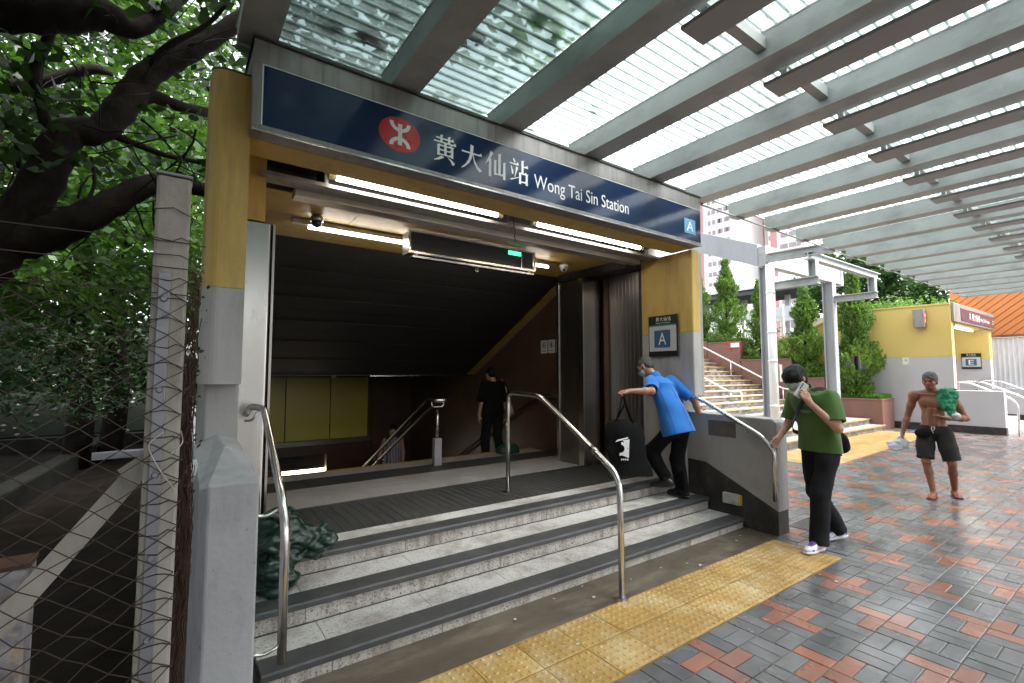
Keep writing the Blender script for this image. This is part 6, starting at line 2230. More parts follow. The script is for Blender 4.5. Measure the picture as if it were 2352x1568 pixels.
shoe(p, anL, (-0.25, 1, 0), (0, 0, 1), M['shoe_white'], M['shoe_white'], M['shoe_purple'])
shoe(p, anR, (0.15, 1, -0.12), (0, 0.1, 1), M['shoe_white'], M['shoe_white'], M['shoe_purple'])
# phone held against the cheek
ph = np.array(Lwr) + np.array([0.045, 0.045, 0.115])
phb = MB().obox(ph, (0.009, 0.072, 0.150), (0.93, -0.28, 0.1), (0.15, 0.78, 0.55), (-0.2, -0.55, 0.82))
pc = MB()
for q, (y, z) in enumerate(((0.018, 0.055), (0.018, 0.035), (0.018, 0.015))):
    axx, ay_, az_ = Vector((0.93, -0.28, 0.1)).normalized(), Vector((0.15, 0.78, 0.55)).normalized(), Vector((-0.2, -0.55, 0.82)).normalized()
    c = Vector(ph) - axx * 0.006 + ay_ * y + az_ * z
    pc.lathe([(0.0075, 0.0), (0.0075, 0.003)], c, 10, axis=-axx)
phone = thing('phone', 'white phone held to the ear of the man in the green T-shirt', 'phone', tuple(p.w(np.array([ph]))[0]))
phb.v = [tuple(q) for q in p.w(np.array(phb.v))]
pc.v = [tuple(q) for q in p.w(np.array(pc.v))]
part('phone_body', phb, pmat('white_phone_glass', (0.68, 0.69, 0.72), rough=0.15), phone, bevel=0.003)
part('phone_lenses', pc, M['black'], phone)
# shoulder bag
bag = thing('shoulder_bag', 'small black shoulder bag hanging at the back of the man in green', 'bag', tuple(p.w(np.array([(0.02, -0.22, 0.92)]))[0]))
G = Field((-0.2, -0.45, 0.72), (0.3, -0.05, 1.15), 0.007)
G.ell((0.03, -0.235, 0.955), (0.13, 0.065, 0.105), 0.02).ell((0.03, -0.255, 0.90), (0.12, 0.07, 0.07), 0.03).folds(0.003, 40, 3)
V, F_ = G.mesh()
part('bag_body', (p.w(V), F_), M['black_cloth'], bag, smooth=True)
sb = MB()
strap = [(0.04, -0.21, 1.02), (-0.08, -0.155, 1.22), (-0.13, -0.03, 1.43), (-0.095, 0.10, 1.472), (-0.05, 0.195, 1.37), (0.02, 0.205, 1.25), (0.10, 0.195, 1.12), (0.19, 0.10, 1.03), (0.205, -0.08, 1.0), (0.12, -0.2, 0.98)]
sp_ = bend(strap, 0.12, 6)
for a_, b_ in zip(sp_[:-1], sp_[1:]):
    sb.bar(a_, b_ + (b_ - a_) * 0.1, 0.034, 0.005, up=tuple(nrmz((Vector(a_) - Vector((0, 0.02, a_[2])))[:]) + np.array([0, 0, 0.02])))
sb.v = [tuple(q) for q in p.w(np.array(sb.v))]
part('bag_strap', sb, M['black'], bag)
tg = MB().bar((0.05, -0.28, 0.88), (0.07, -0.34, 0.80), 0.02, 0.004)
tg.v = [tuple(q) for q in p.w(np.array(tg.v))]
part('strap_end', tg, M['black'], bag)

# ---------------------------------------------------------------- man in the blue shirt climbing the steps
p = Person('grey-haired man in bright blue shirt climbing the entrance steps with a black tote bag', (4.70, 3.385, 0.237), (-0.12, 0.99))
p.old = True
LO, HI = (-0.72, -0.40, -0.02), (0.60, 0.75, 1.72)
hc = (-0.015, 0.385, 1.49)
hf, hu = (-0.15, 0.80, -0.58), (0, 0.55, 0.83)
Lsh, Rsh = (-0.195, 0.205, 1.325), (0.185, 0.16, 1.33)
Lel, Lwr = (-0.345, 0.10, 1.215), (-0.53, 0.265, 1.215)
Rel, Rwr = (0.345, -0.05, 1.085), (0.405, -0.10, 0.855)
hipL, hipR = (-0.09, -0.01, 0.80), (0.09, -0.02, 0.80)
knL, knR = (-0.11, 0.27, 0.50), (0.08, 0.05, 0.43)
anL, anR = (-0.10, 0.075, 0.205), (0.08, -0.02, 0.085)
B = Field(LO, HI, 0.0065)
P_, AX = head(B, hc, hf, hu, 0.98)
B.cone((0.0, 0.27, 1.36), np.array(hc) - np.array([0, 0.05, 0.04]), 0.055, 0.052, 0.03)
B.ell((0, 0.16, 1.20), (0.14, 0.09, 0.15), 0.05).ell((0, 0.02, 0.95), (0.13, 0.09, 0.17), 0.05)
for sh, el, wr in ((Lsh, Lel, Lwr), (Rsh, Rel, Rwr)):
    B.cone(sh, el, 0.044, 0.037, 0.03).cone(el, np.array(el) + (np.array(wr) - np.array(el)) * 0.3, 0.038, 0.039, 0.02).cone(np.array(el) + (np.array(wr) - np.array(el)) * 0.3, wr, 0.039, 0.025, 0.02)
hand(B, Lwr, (-0.72, 0.62, -0.15), (0.25, 0.2, -0.95), -1, curl=1.25, thumb_in=0.7)
hand(B, Rwr, (0.18, 0.0, -0.98), (0.15, -0.95, 0.1), -1, curl=0.45)
for hp, kn, an in ((hipL, knL, anL), (hipR, knR, anR)):
    B.cone(hp, kn, 0.065, 0.048, 0.03).cone(kn, an, 0.048, 0.034, 0.02)
body = p.put('body', B, M['skin_old'])
eyes(p, P_, AX, body, 0.98)
H = Field(np.array(hc) - 0.2, np.array(hc) + 0.2, 0.006)
H.ell(P_(0, -0.014, 0.034), (0.0775, 0.096, 0.090), 0.02, AX).ell(P_(0, -0.045, -0.02), (0.064, 0.058, 0.055), 0.03, AX)
H.cut(P_(0, 0.05, 0.05), AX[1] * 0.75 - AX[2] * 0.75).folds(0.0018, 200, 4)
for sg in (-1, 1):
    H.ell(P_(sg * 0.083, 0.0, -0.01), (0.02, 0.026, 0.036), 0.004, AX, sub=True)
p.put('hair', H, M['hair_grey'])
K = Field(np.array(hc) - 0.2, np.array(hc) + 0.2, 0.005)
K.ell(P_(0, 0.043, -0.045), (0.064, 0.062, 0.056), 0.02, AX).cone(P_(0, 0.095, -0.02), P_(0, 0.095, -0.055), 0.018, 0.015, 0.03)
K.cut(P_(0, 0, -0.010), AX[2]).cut(P_(0, 0.02, 0), -AX[1])
mk = p.put('face_mask', K, M['mask_blue'])
for sg in (-1, 1):
    p.putmb('ear_loop', MB().tube([P_(sg * 0.064, 0.035, -0.018), P_(sg * 0.082, 0.0, 0.02), P_(sg * 0.084, -0.022, 0.012), P_(sg * 0.078, -0.02, -0.03), P_(sg * 0.06, 0.03, -0.065)], 0.002, 5), M['white'], mk)
T = Field(LO, HI, 0.0065)
T.stack([(0.66, 0, -0.055, 0.245, 0.185), (0.80, 0, -0.015, 0.225, 0.175), (0.95, 0, 0.045, 0.202, 0.152), (1.08, 0, 0.10, 0.198, 0.145), (1.20, 0, 0.16, 0.192, 0.128), (1.28, 0, 0.20, 0.160, 0.105)], 0.03)
T.ell((0, 0.205, 1.27), (0.195, 0.112, 0.105), 0.06).cone((0, 0.25, 1.33), (0, 0.285, 1.385), 0.082, 0.066, 0.04)
SLV = ((Lsh, Lel, 0.85), (Rsh, Rel, 0.80))
T.folds(0.0085, 21, 19, (1, 1, 0.55))
for sh, el, fr_ in SLV:
    s_, e_ = np.array(sh), np.array(el)
    c_, d_ = s_ + (e_ - s_) * fr_, nrmz(e_ - s_)
    Sv = Field(LO, HI, 0.0065)
    Sv.cone(s_ * 0.92 + np.array([0, 0.012, 0.10]), c_ + d_ * 0.03, 0.070, 0.080, 0.04).folds(0.007, 26, 39, (1, 1, 0.6))
    Sv.cut(c_, d_)
    Sv.cone(c_ - d_ * 0.05, c_ + d_ * 0.06, 0.050, 0.072, 0.006, sub=True)
    T.merge(Sv, 0.035)
T.cut((0, -0.035, 0.725), (0, -0.3, -1))
T.cone((0, 0.275, 1.37), (0, 0.34, 1.45), 0.060, 0.07, 0.008, sub=True)
shirt = p.put('shirt', T, M['blue_cloth'])
seam = MB()
for dx_, dy_ in ((0.0, -1.0), (-0.93, -0.35)):
    pth = []
    for q in range(16):
        z = 0.755 + 0.033 * q
        cy_ = np.interp(z, (0.66, 0.8, 0.95, 1.08, 1.2, 1.28), (-0.055, -0.015, 0.045, 0.10, 0.16, 0.20))
        o_ = on_skin(T, (0, cy_, z), (dx_, dy_, 0), 0.05, 0.26)
        if o_ is not None:
            pth.append(tuple(o_ + np.array([dx_, dy_, 0]) * 0.003))
    if len(pth) > 3:
        seam.tube(pth, 0.0028, 5)
p.putmb('stitched_seam', seam, pmat('purple_stitching', (0.09, 0.06, 0.22), rough=0.8), shirt)
C_ = Field(LO, HI, 0.006)
C_.cone((0, 0.262, 1.355), (0, 0.295, 1.405), 0.078, 0.068, 0.01).cone((0, 0.23, 1.31), (0, 0.36, 1.50), 0.058, 0.060, 0.006, sub=True)
C_.cut((0, 0.302, 1.412), (0, 0.5, 1)).cut((0, 0.255, 1.345), (0, -0.5, -1))
p.put('collar', C_, M['blue_cloth'], shirt)
TR = leg_field((hipL, hipR), (knL, knR), ((-0.10, 0.085, 0.225), (0.08, -0.02, 0.05)), (0.092, 0.080, 0.070), 0.0065, LO, HI, ((0, -0.03, 0.80), (0.155, 0.115, 0.12)), 0.005, 15)
p.put('trousers', TR, M['black_cloth'])
shoe(p, anL, (-0.1, 1, -0.10), (0, 0.1, 1), M['black_leather'], M['black'])
shoe(p, anR, (0.0, 1, 0.0), (0, 0, 1), M['black_leather'], M['black'])
# tote bag hanging from his left hand
hw = p.w(np.array([np.array(Lwr) + np.array([-0.055, 0.05, -0.02])]))[0]
tb2 = thing('tote_bag', 'large black cloth tote bag with a white printed emblem held by the man in blue', 'bag', (hw[0], hw[1], 0.72))
dL = np.array([-0.816, 0.578, 0])           # across the picture
dN = np.array([-0.578, -0.816, 0])          # towards the viewer
G = Field((-0.36, -0.16, -1.0), (0.36, 0.16, 0.05), 0.009)
for (x, z, rx, rz) in ((0.0, -0.62, 0.215, 0.26), (-0.02, -0.42, 0.20, 0.13)):
    G.ell((x, 0, z), (rx, 0.055, rz), 0.08)
G.econe((0.10 - 0.07, 0, -0.90), (-0.02 + 0.07, 0, -0.33), (0.215, 0.065), (0.20, 0.03), (1, 0, 0), 0.03).folds(0.008, 17, 23)
V, F_ = G.mesh()
V = V + np.stack([-(V[:, 2] + 0.33) * 0.10, 0 * V[:, 0], 0 * V[:, 0]], 1)


def bagw(V):
    V = np.asarray(V, float)
    return np.array(hw) + V[:, :1] * dL * -1.0 + V[:, 1:2] * dN + V[:, 2:3] * np.array([0, 0, 1.0])


part('bag_body', (bagw(V), F_[:, ::-1]), M['black_cloth'], tb2, smooth=True)
for sgn in (-1, 1):
    hb = MB().tube([tuple(q) for q in bagw([(0.0, 0.0, 0.0), (-0.03 * sgn + 0.0, 0.03 * sgn, -0.12), (-0.10, 0.03 * sgn, -0.36)])], 0.011, 6)
    hb.tube([tuple(q) for q in bagw([(0.0, 0.0, 0.0), (0.03, 0.03 * sgn, -0.12), (0.11, 0.03 * sgn, -0.36)])], 0.011, 6)
    part('bag_handle', hb, M['black_cloth'], tb2, smooth=True)
em = MB()


def bp_(x, z):
    return tuple(bagw([(x, 0.085, z)])[0])


def ringp(cx, cz, r0, r1, a0, a1, n_=14):
    v, f = [], []
    for q in range(n_ + 1):
        a = R(a0 + (a1 - a0) * q / n_)
        v += [bp_(cx + r0 * math.cos(a), cz + r0 * math.sin(a)), bp_(cx + r1 * math.cos(a), cz + r1 * math.sin(a))]
    for q in range(n_):
        f.append((2 * q, 2 * q + 1, 2 * q + 3, 2 * q + 2))
    em.add(v, f)


ringp(-0.055, -0.60, 0.045, 0.075, -100, 80)
em.add([bp_(-0.055, -0.665), bp_(0.035, -0.70), bp_(0.045, -0.50), bp_(-0.03, -0.51), bp_(0.028, -0.60)], [(0, 1, 2, 3, 4)])
em.add([bp_(-0.11, -0.53), bp_(0.03, -0.49), bp_(0.03, -0.475), bp_(-0.09, -0.505)], [(0, 1, 2, 3)])
for q in range(4):
    em.add([bp_(-0.05 + 0.022 * q, -0.725), bp_(-0.036 + 0.022 * q, -0.725), bp_(-0.036 + 0.022 * q, -0.708), bp_(-0.05 + 0.022 * q, -0.708)], [(0, 1, 2, 3)])
part('printed_emblem', em, M['white_print'], tb2)

# ---------------------------------------------------------------- shirtless man walking up
p = Person('shirtless tanned man in dark shorts and red flip-flops with a green shirt on his shoulder', (8.42, 2.00, 0.0), (-0.985, -0.17), scale=0.985)
p.old = True
LO, HI = (-0.60, -0.45, -0.02), (0.60, 0.55, 1.74)
hc = (0.01, 0.075, 1.565)
hf, hu = (0.18, 0.97, -0.10), (0, 0.1, 1)
Lsh, Rsh = (-0.195, 0.0, 1.365), (0.195, 0.0, 1.365)
Lel, Lwr = (-0.325, -0.02, 1.075), (-0.165, 0.19, 1.075)
Rel, Rwr = (0.275, -0.05, 1.085), (0.335, 0.03, 0.845)
hipL, hipR = (-0.095, 0.0, 0.86), (0.095, 0.0, 0.86)
knL, knR = (-0.165, 0.07, 0.475), (0.095, 0.10, 0.475)
anL, anR = (-0.165, -0.16, 0.075), (0.035, 0.14, 0.075)
B = Field(LO, HI, 0.006)
P_, AX = head(B, hc, hf, hu, 1.0)
B.cone((0.0, 0.01, 1.40), np.array(hc) - np.array([0, 0.025, 0.05]), 0.060, 0.054, 0.03)
B.ell((0, 0.0, 1.27), (0.150, 0.095, 0.150), 0.04).ell((0, 0.005, 1.06), (0.128, 0.092, 0.17), 0.06).ell((0, 0.0, 0.93), (0.145, 0.10, 0.11), 0.05)
for sg in (-1, 1):
    B.ell((sg * 0.072, 0.082, 1.275), (0.072, 0.030, 0.058), 0.03).cone((sg * 0.03, 0.0, 1.415), (sg * 0.17, -0.005, 1.375), 0.045, 0.052, 0.04)
    B.cone((sg * 0.015, 0.075, 1.378), (sg * 0.15, 0.045, 1.39), 0.012, 0.012, 0.015)
    B.cone((sg * 0.035, 0.095, 1.18), (sg * 0.035, 0.092, 0.98), 0.022, 0.022, 0.02)
for sh, el, wr in ((Lsh, Lel, Lwr), (Rsh, Rel, Rwr)):
    s_, e_, w_ = np.array(sh), np.array(el), np.array(wr)
    B.ell(s_, (0.062, 0.062, 0.066), 0.03).cone(s_, s_ + (e_ - s_) * 0.5, 0.050, 0.050, 0.03).cone(s_ + (e_ - s_) * 0.5, e_, 0.050, 0.038, 0.02)
    B.cone(e_, e_ + (w_ - e_) * 0.3, 0.039, 0.041, 0.02).cone(e_ + (w_ - e_) * 0.3, w_, 0.041, 0.026, 0.02)
hand(B, Lwr, (0.93, 0.30, 0.12), (0.05, -0.45, 0.9), 1, curl=0.35)
hand(B, Rwr, (0.12, 0.22, -0.96), (-0.85, 0.3, 0.0), 1, curl=1.2)
for hp, kn, an in ((hipL, knL, anL), (hipR, knR, anR)):
    h_, k_, a_ = np.array(hp), np.array(kn), np.array(an)
    B.cone(h_, k_, 0.075, 0.050, 0.03).ell(k_ + np.array([0, 0.012, 0]), (0.046, 0.05, 0.055), 0.02)
    B.cone(k_, k_ + (a_ - k_) * 0.35 + np.array([0, -0.018, 0]), 0.044, 0.050, 0.02).cone(k_ + (a_ - k_) * 0.35 + np.array([0, -0.018, 0]), a_, 0.049, 0.031, 0.02)
    td = nrmz((0.15 if an is anR else -0.35, 1, 0))
    rt_2 = np.array([td[1], -td[0], 0])
    B.cone(a_ + np.array([0, 0, -0.02]) - td * 0.03, a_ + td * 0.10 + np.array([0, 0, -0.04]), 0.034, 0.024, 0.03)
    B.ell(a_ - td * 0.035 + np.array([0, 0, -0.035]), (0.03, 0.035, 0.028), 0.02)
    for q in range(5):
        o_ = (q - 2) * 0.0165
        B.cone(a_ + td * 0.08 + rt_2 * o_ * 0.9 + np.array([0, 0, -0.045]), a_ + td * (0.165 - 0.010 * abs(q - (1 if an is anR else 3))) + rt_2 * o_ + np.array([0, 0, -0.054]), 0.014, 0.0085, 0.008)
body = p.put('body', B, M['skin_dark'])
eyes(p, P_, AX, body)
lf = Field(np.array(hc) - 0.16, np.array(hc) + 0.16, 0.004)
lf.cone(P_(-0.020, 0.0925, -0.0575), P_(0.020, 0.0925, -0.0575), 0.0028, 0.0028, 0.002)
p.put('mouth_line', lf, pmat('dark_lip', (0.08, 0.03, 0.02), rough=0.5), body)
H = Field(np.array(hc) - 0.2, np.array(hc) + 0.2, 0.006)
H.ell(P_(0, -0.014, 0.040), (0.0805, 0.099, 0.094), 0.02, AX).ell(P_(0, -0.045, -0.01), (0.068, 0.060, 0.058), 0.03, AX)
H.ell(P_(0, 0.088, -0.030), (0.072, 0.062, 0.088), 0.01, AX, sub=True).folds(0.0035, 150, 4, ridge=True)
H.cut(P_(0, 0.02, -0.03), AX[1] * 0.75 - AX[2] * 0.75)
for sg in (-1, 1):
    H.ell(P_(sg * 0.083, 0.0, -0.01), (0.02, 0.026, 0.034), 0.004, AX, sub=True)
p.put('hair', H, M['hair_grey'])
S_ = leg_field((hipL, hipR), (np.array(hipL) * 0.5 + np.array(knL) * 0.5 + [-0.005, 0, 0], np.array(hipR) * 0.5 + np.array(knR) * 0.5 + [0.005, 0, 0]), (np.array(knL) + [-0.005, -0.01, 0.03], np.array(knR) + [0.01, 0.0, 0.04]), (0.098, 0.100, 0.098), 0.0065, LO, HI, ((0, 0.0, 0.90), (0.168, 0.125, 0.11)), 0.006, 25, waist_cut=((0, 0, 0.965), (0, 0, 1)))
for an, kn in ((knL, hipL), (knR, hipR)):
    a_, d_ = np.array(an) + np.array([0, 0, 0.03]), nrmz(np.array(an) - np.array(kn))
    S_.cone(a_ - d_ * 0.05, a_ + d_ * 0.06, 0.070, 0.086, 0.006, sub=True)
sh_ = p.put('shorts', S_, M['short_cloth'])
p.putmb('drawstring', MB().tube([(0.015, 0.125, 0.955), (0.018, 0.14, 0.915), (0.0, 0.138, 0.865)], 0.004, 6).tube([(-0.008, 0.126, 0.955), (-0.015, 0.14, 0.93), (0.0, 0.14, 0.90)], 0.004, 6), M['white'], sh_)
PO = Field((-0.1, -0.05, 0.70), (0.35, 0.35, 1.0), 0.007)
PO.ell((0.115, 0.125, 0.855), (0.095, 0.045, 0.065), 0.02, np.stack([nrmz((0.9, -0.4, 0)), nrmz((0.4, 0.9, 0)), np.array([0, 0, 1.0])])).folds(0.003, 40, 8)
p.put('waist_pouch', PO, M['black_cloth'])
for an, tdx in ((anL, -0.35), (anR, 0.15)):
    a_, td = np.array(an), nrmz((tdx, 1, 0))
    r_ = np.array([td[1], -td[0], 0])
    so = Field(a_ - 0.26, a_ + 0.30, 0.006)
    axs = np.stack([r_, td, np.array([0, 0, 1.0])])
    so.ell(a_ + td * 0.105 + np.array([0, 0, -0.068]), (0.052, 0.088, 0.02), 0.02, axs).ell(a_ - td * 0.03 + np.array([0, 0, -0.068]), (0.040, 0.06, 0.02), 0.03, axs)
    so.cut(a_ + np.array([0, 0, -0.062]), (0, 0, 1)).cut(a_ + np.array([0, 0, -0.075]), (0, 0, -1))
    ff = p.put('flip_flop', so, pmat('black_rubber_sole', (0.02, 0.02, 0.02), rough=0.7))
    q0 = a_ + td * 0.135 + np.array([0, 0, -0.045])
    p.putmb('flip_flop_strap', MB().tube([q0 + np.array([0, 0, -0.02]), q0 + np.array([0, 0, 0.006]), a_ + td * 0.075 + r_ * 0.032 + np.array([0, 0, -0.018]), a_ + td * 0.03 + r_ * 0.042 + np.array([0, 0, -0.06])], 0.009, 8).tube([q0 + np.array([0, 0, -0.02]), q0 + np.array([0, 0, 0.006]), a_ + td * 0.075 - r_ * 0.032 + np.array([0, 0, -0.018]), a_ + td * 0.03 - r_ * 0.042 + np.array([0, 0, -0.06])], 0.009, 8), pmat('coral_red_strap', (0.60, 0.10, 0.07), rough=0.5), ff)
# the green shirt slung over his left shoulder, a tissue pack in its fold
rag = thing('slung_shirt', 'crumpled bright green shirt slung over the shirtless man\'s shoulder', 'shirt', tuple(p.w(np.array([(-0.16, 0.06, 1.15)]))[0]))
G = Field((-0.42, -0.25, 0.98), (0.06, 0.30, 1.62), 0.006)
G.ell((-0.15, 0.01, 1.410), (0.070, 0.095, 0.045), 0.03).ell((-0.125, 0.090, 1.355), (0.060, 0.042, 0.085), 0.03).ell((-0.165, 0.105, 1.265), (0.052, 0.034, 0.10), 0.03).cone((-0.185, 0.12, 1.22), (-0.205, 0.14, 1.11), 0.032, 0.016, 0.03).ell((-0.205, 0.01, 1.375), (0.045, 0.07, 0.045), 0.03).cone((-0.16, -0.09, 1.38), (-0.17, -0.11, 1.2), 0.05, 0.035, 0.03)
G.folds(0.014, 42, 12, ridge=True).folds(0.006, 90, 13, ridge=True)
V, F_ = G.mesh()
part('cloth', (p.w(V), F_), M['green_rag'], rag, smooth=True)
tp2 = thing('tissue_pack', 'small white and purple pack tucked in the crook of the shirtless man\'s arm', 'pack', tuple(p.w(np.array([(-0.225, 0.14, 1.07)]))[0]))
G = Field((-0.34, 0.02, 1.0), (-0.12, 0.28, 1.20), 0.006)
G.ell((-0.235, 0.155, 1.115), (0.048, 0.038, 0.045), 0.02).folds(0.004, 50, 3)
V, F_ = G.mesh()
part('pack_wrap', (p.w(V), F_), M['poly_bag'], tp2, smooth=True)
mbp = MB().ball((-0.240, 0.185, 1.118), (0.024, 0.012, 0.018))
mbp.v = [tuple(q) for q in p.w(np.array(mbp.v))]
part('pack_print', mbp, pmat('purple_print', (0.16, 0.09, 0.40), rough=0.5), tp2, smooth=True)
pbg = thing('plastic_bag', 'crumpled white plastic bag in the shirtless man\'s hand', 'bag', tuple(p.w(np.array([(0.38, 0.08, 0.60)]))[0]))
G = Field((0.18, -0.15, 0.52), (0.58, 0.32, 0.86), 0.007)
G.cone((0.35, 0.06, 0.77), (0.38, 0.08, 0.70), 0.018, 0.05, 0.02).ell((0.40, 0.085, 0.655), (0.095, 0.055, 0.07), 0.03).ell((0.33, 0.07, 0.69), (0.06, 0.04, 0.05), 0.03).folds(0.014, 50, 31, ridge=True)
V, F_ = G.mesh()
part('bag_film', (p.w(V), F_), M['poly_bag'], pbg, smooth=True)

# ---------------------------------------------------------------- man seen from behind going down
p = Person('man in black T-shirt seen from behind going down the inner stairs with a pale tote', (4.62, 7.10, 0.07), (0.10, 0.99))
p.old = False
LO, HI = (-0.45, -0.40, -0.35), (0.45, 0.45, 1.76)
hc, hf, hu = (-0.03, 0.05, 1.56), (-0.25, 0.9, -0.2), (0, 0.2, 1)
B = Field(LO, HI, 0.010)
P_, AX = head(B, hc, hf, hu, 1.0)
B.cone((0, -0.01, 1.42), (-0.02, 0.03, 1.52), 0.058, 0.054, 0.03).ell((0, 0, 1.25), (0.15, 0.095, 0.17), 0.05)
ARM = (((-0.19, 0, 1.38), (-0.25, -0.04, 1.10), (-0.27, 0.02, 0.86)), ((0.19, 0, 1.38), (0.26, -0.03, 1.10), (0.24, 0.12, 0.90)))
for sh, el, wr in ARM:
    B.cone(sh, el, 0.046, 0.038, 0.03).cone(el, wr, 0.038, 0.026, 0.02)
hand(B, ARM[0][2], (0, 0.15, -1), (1, 0, 0), 1, curl=0.5)
hand(B, ARM[1][2], (0, 0.3, -1), (-1, 0, 0), -1, curl=0.5)
LEG = (((-0.09, 0, 0.90), (-0.10, 0.12, 0.46), (-0.10, 0.08, -0.22)), ((0.09, 0, 0.90), (0.10, 0.02, 0.48), (0.10, -0.12, 0.09)))
for hp, kn, an in LEG:
    B.cone(hp, kn, 0.07, 0.05, 0.03).cone(kn, an, 0.05, 0.034, 0.02)
p.put('body', B, M['skin'])
H = Field(np.array(hc) - 0.2, np.array(hc) + 0.2, 0.009)
H.ell(P_(0, -0.014, 0.036), (0.083, 0.102, 0.093), 0.02, AX).ell(P_(0, -0.05, -0.01), (0.068, 0.055, 0.06), 0.03, AX).cut(P_(0, 0.06, 0.045), AX[1] * 0.8 - AX[2] * 0.6)
p.put('hair', H, M['hair_black'])
T = Field(LO, HI, 0.010)
T.stack([(0.84, 0, 0, 0.20, 0.145), (1.1, 0, 0, 0.19, 0.138), (1.25, 0, 0, 0.19, 0.128), (1.36, 0, 0, 0.17, 0.105)], 0.03).ell((0, 0, 1.35), (0.19, 0.11, 0.10), 0.06)
for sh, el, wr in ARM:
    s_, e_ = np.array(sh), np.array(el)
    T.cone(s_ * 0.9 + np.array([0, 0, 0.13]), s_ + (e_ - s_) * 0.85, 0.072, 0.082, 0.04)
T.folds(0.006, 24, 3, (1, 1, 0.6)).cut((0, 0, 0.85), (0, 0, -1))
p.put('t_shirt', T, M['black_cloth'])
TR = leg_field([l[0] for l in LEG], [l[1] for l in LEG], [l[2] for l in LEG], (0.095, 0.078, 0.072), 0.010, LO, HI, ((0, 0, 0.90), (0.16, 0.12, 0.12)), 0.005, 5)
p.put('trousers', TR, M['char_cloth'])
for l in LEG:
    shoe(p, l[2], (0, 1, 0), (0, 0, 1), M['black_leather'], M['black'], h=0.010)
tt3 = thing('tote_bag', 'pale canvas tote on the shoulder of the man going down the inner stairs', 'bag', tuple(p.w(np.array([(0.25, -0.05, 0.90)]))[0]))
G = Field((0.10, -0.25, 0.80), (0.45, 0.2, 1.20), 0.010)
G.econe((0.31, -0.04, 0.86), (0.255, -0.03, 1.14), (0.035, 0.13), (0.02, 0.10), (1, 0, 0), 0.02).folds(0.005, 25, 4)
V, F_ = G.mesh()
cv = pmat('pale_canvas', (0.48, 0.44, 0.38), (0.42, 0.385, 0.33), rough=0.9, bump=0.2, bs=300)
part('bag_body', (p.w(V), F_), cv, tt3, smooth=True)
st = MB().tube([(0.24, -0.06, 1.12), (0.215, -0.085, 1.30), (0.165, -0.02, 1.475), (0.20, 0.08, 1.30), (0.25, 0.05, 1.12)], 0.012, 6)
st.v = [tuple(q) for q in p.w(np.array(st.v))]
part('bag_handle', st, cv, tt3, smooth=True)

# ---------------------------------------------------------------- woman far down the stairs
p = Person('woman in a pale patterned sleeveless top low on the dim inner stairs', (3.62, 9.25, -0.98), (-0.25, -0.97))
p.old = False
LO, HI = (-0.45, -0.35, -0.05), (0.45, 0.40, 1.68)
hc, hf, hu = (0.0, 0.04, 1.48), (0.1, 0.95, -0.25), (0, 0.2, 1)
B = Field(LO, HI, 0.011)
P_, AX = head(B, hc, hf, hu, 0.95)
B.cone((0, -0.01, 1.34), (0, 0.02, 1.43), 0.05, 0.048, 0.03).ell((0, 0, 1.2), (0.13, 0.085, 0.15), 0.05).ell((0, 0, 0.92), (0.13, 0.1, 0.15), 0.05)
ARM = (((-0.165, 0, 1.30), (-0.21, -0.02, 1.04), (-0.19, 0.12, 0.84)), ((0.165, 0, 1.30), (0.24, 0.0, 1.05), (0.30, 0.10, 0.86)))
for sh, el, wr in ARM:
    B.cone(sh, el, 0.042, 0.035, 0.03).cone(el, wr, 0.035, 0.024, 0.02)
    hand(B, wr, (0, 0.3, -0.9), (1, 0, 0), 1, curl=0.6)
LEG = (((-0.085, 0, 0.85), (-0.09, 0.08, 0.44), (-0.09, 0.04, 0.09)), ((0.085, 0, 0.85), (0.09, 0.10, 0.45), (0.09, 0.02, 0.09)))
for hp, kn, an in LEG:
    B.cone(hp, kn, 0.07, 0.05, 0.03).cone(kn, an, 0.05, 0.034, 0.02)
p.put('body', B, M['skin'])
H = Field(np.array(hc) - 0.22, np.array(hc) + 0.2, 0.009)
H.ell(P_(0, -0.014, 0.036), (0.082, 0.10, 0.092), 0.02, AX).ell(P_(0, -0.06, -0.06), (0.075, 0.05, 0.10), 0.03, AX).cut(P_(0, 0.06, 0.045), AX[1] * 0.8 - AX[2] * 0.6)
p.put('hair', H, M['hair_black'])
T = Field(LO, HI, 0.010)
T.econe((0, 0, 0.80), (0, 0, 1.15), (0.185, 0.14), (0.165, 0.12), (1, 0, 0), 0.03).ell((0, 0, 1.22), (0.165, 0.11, 0.13), 0.05).folds(0.005, 24, 3).cut((0, 0, 0.81), (0, 0, -1))
pm_, pt, po = _nt('zigzag_print')
pbf = N(pt, 'ShaderNodeBsdfPrincipled')
wv = N(pt, 'ShaderNodeTexWave')
wv.inputs['Scale'].default_value = 6.0
wv.inputs['Distortion'].default_value = 3.0
L(pt, wpos(pt), wv.inputs['Vector'])
L(pt, ramp(pt, wv.outputs['Fac'], [(0.35, (0.40, 0.33, 0.34)), (0.6, (0.10, 0.11, 0.24))]), pbf.inputs['Base Color'])
L(pt, pbf.outputs[0], po.inputs['Surface'])
p.put('patterned_top', T, pm_)
TR = leg_field([l[0] for l in LEG], [l[1] for l in LEG], [l[2] for l in LEG], (0.09, 0.07, 0.06), 0.011, LO, HI, ((0, 0, 0.86), (0.155, 0.12, 0.12)), 0.004, 5)
p.put('trousers', TR, pmat('dark_blue_denim', (0.02, 0.03, 0.08), rough=0.85))
for l in LEG:
    shoe(p, l[2], (0, 1, 0), (0, 0, 1), M['shoe_white'], M['shoe_white'], h=0.011)

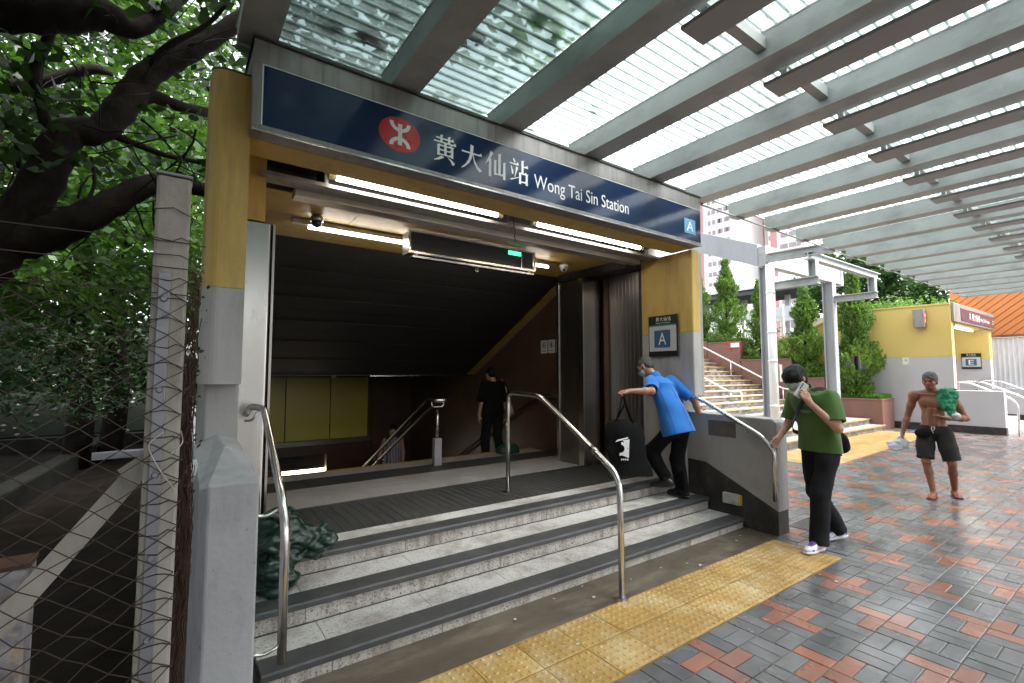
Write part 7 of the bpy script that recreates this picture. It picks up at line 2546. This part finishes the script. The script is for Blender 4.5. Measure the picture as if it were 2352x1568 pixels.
# ================================================================ small things on the steps and the ground
G = Field((0.30, 3.15, 0.20), (1.10, 3.95, 0.95), 0.007)
G.ell((0.58, 3.50, 0.46), (0.12, 0.15, 0.23), 0.05).ell((0.62, 3.50, 0.60), (0.10, 0.11, 0.12), 0.05).cone((0.66, 3.50, 0.60), (0.80, 3.46, 0.50), 0.06, 0.06, 0.04).cone((0.80, 3.46, 0.50), (0.87, 3.45, 0.53), 0.028, 0.05, 0.02)
G.folds(0.022, 30, 6, ridge=True).folds(0.010, 75, 7, ridge=True).cut((0, 0, 0.238), (0, 0, -1))
bgm = pmat('glossy_dark_green_plastic', (0.006, 0.030, 0.020), (0.004, 0.02, 0.014), rough=0.3, ns=5)
V, F_ = G.mesh()
gb = thing('rubbish_sack', 'dark green plastic sack slumped on the steps behind the block handrail', 'sack', (0.62, 3.45, 0.237))
part('sack_body', (V, F_), bgm, gb, smooth=True)
part('sack_tie', MB().tube([(0.80 + 0.03 * math.cos(a), 3.46 + 0.03 * math.sin(a), 0.50) for a in [0.7 * q for q in range(10)]], 0.008, 6), bgm, gb)
G = Field((4.0, 5.95, 0.33), (4.75, 6.55, 0.70), 0.012)
G.ell((4.42, 6.35, 0.40), (0.22, 0.12, 0.09), 0.05).folds(0.02, 26, 3, ridge=True).cut((0, 0, 0.372), (0, 0, -1))
V, F_ = G.mesh()
solo('folded_tarp', (V, F_), pmat('dark_green_tarp', (0.012, 0.045, 0.028), rough=0.6), 'dark green tarp heaped at the foot of the stainless gate column', 'tarp', smooth=True)
gt = thing('drain_grate', 'steel drain grate in the paving beside the low wall', 'grate', (5.75, 2.42, 0))
part('grate_frame', MB().box(5.50, 6.06, 2.24, 2.265, -0.03, 0.006).box(5.50, 6.06, 2.575, 2.60, -0.03, 0.006).box(5.50, 5.52, 2.266, 2.574, -0.03, 0.006).box(6.04, 6.06, 2.266, 2.574, -0.03, 0.006), M['steel_dark'], gt)
part('grate_void', MB().box(5.52, 6.04, 2.266, 2.574, -0.0045, 0.0025), M['black'], gt)
for k in range(11):
    part('grate_bar', MB().box(5.535 + 0.046 * k, 5.557 + 0.046 * k, 2.266, 2.574, 0.003, 0.0085), M['steel'], gt)
# bits of litter and leaves on the paving
lm = MB()
lm.closed = False
rv = random.Random(5)
for (u, v) in [(1860, 1140), (1990, 1150), (1918, 1435 - 100), (1700, 1232), (1655, 1215), (1690, 1245), (1720, 1218), (1610, 1300), (1580, 1290), (1365, 1368), (1180, 1425), (1340, 1350), (2005, 1290), (1880, 1410 - 90), (1745, 1200), (1762, 1216), (1450, 1330), (1520, 1300), (1270, 1372), (2230, 1200), (2260, 1240), (1330, 1480), (1150, 1500)]:
    q = at_z(u + rv.uniform(-4, 4), v + rv.uniform(-4, 4), 0.006)
    flat_leaf(lm, (q.x, q.y, 0.009), rv.uniform(0.009, 0.022), rv.uniform(0, 6.28), 0.12, 3)
solo('ground_litter', lm, pmat('pale_litter', (0.50, 0.50, 0.46), (0.32, 0.34, 0.26), rough=0.7, ns=3), 'pale scraps and fallen leaves scattered on the paving', 'litter', kind='stuff')
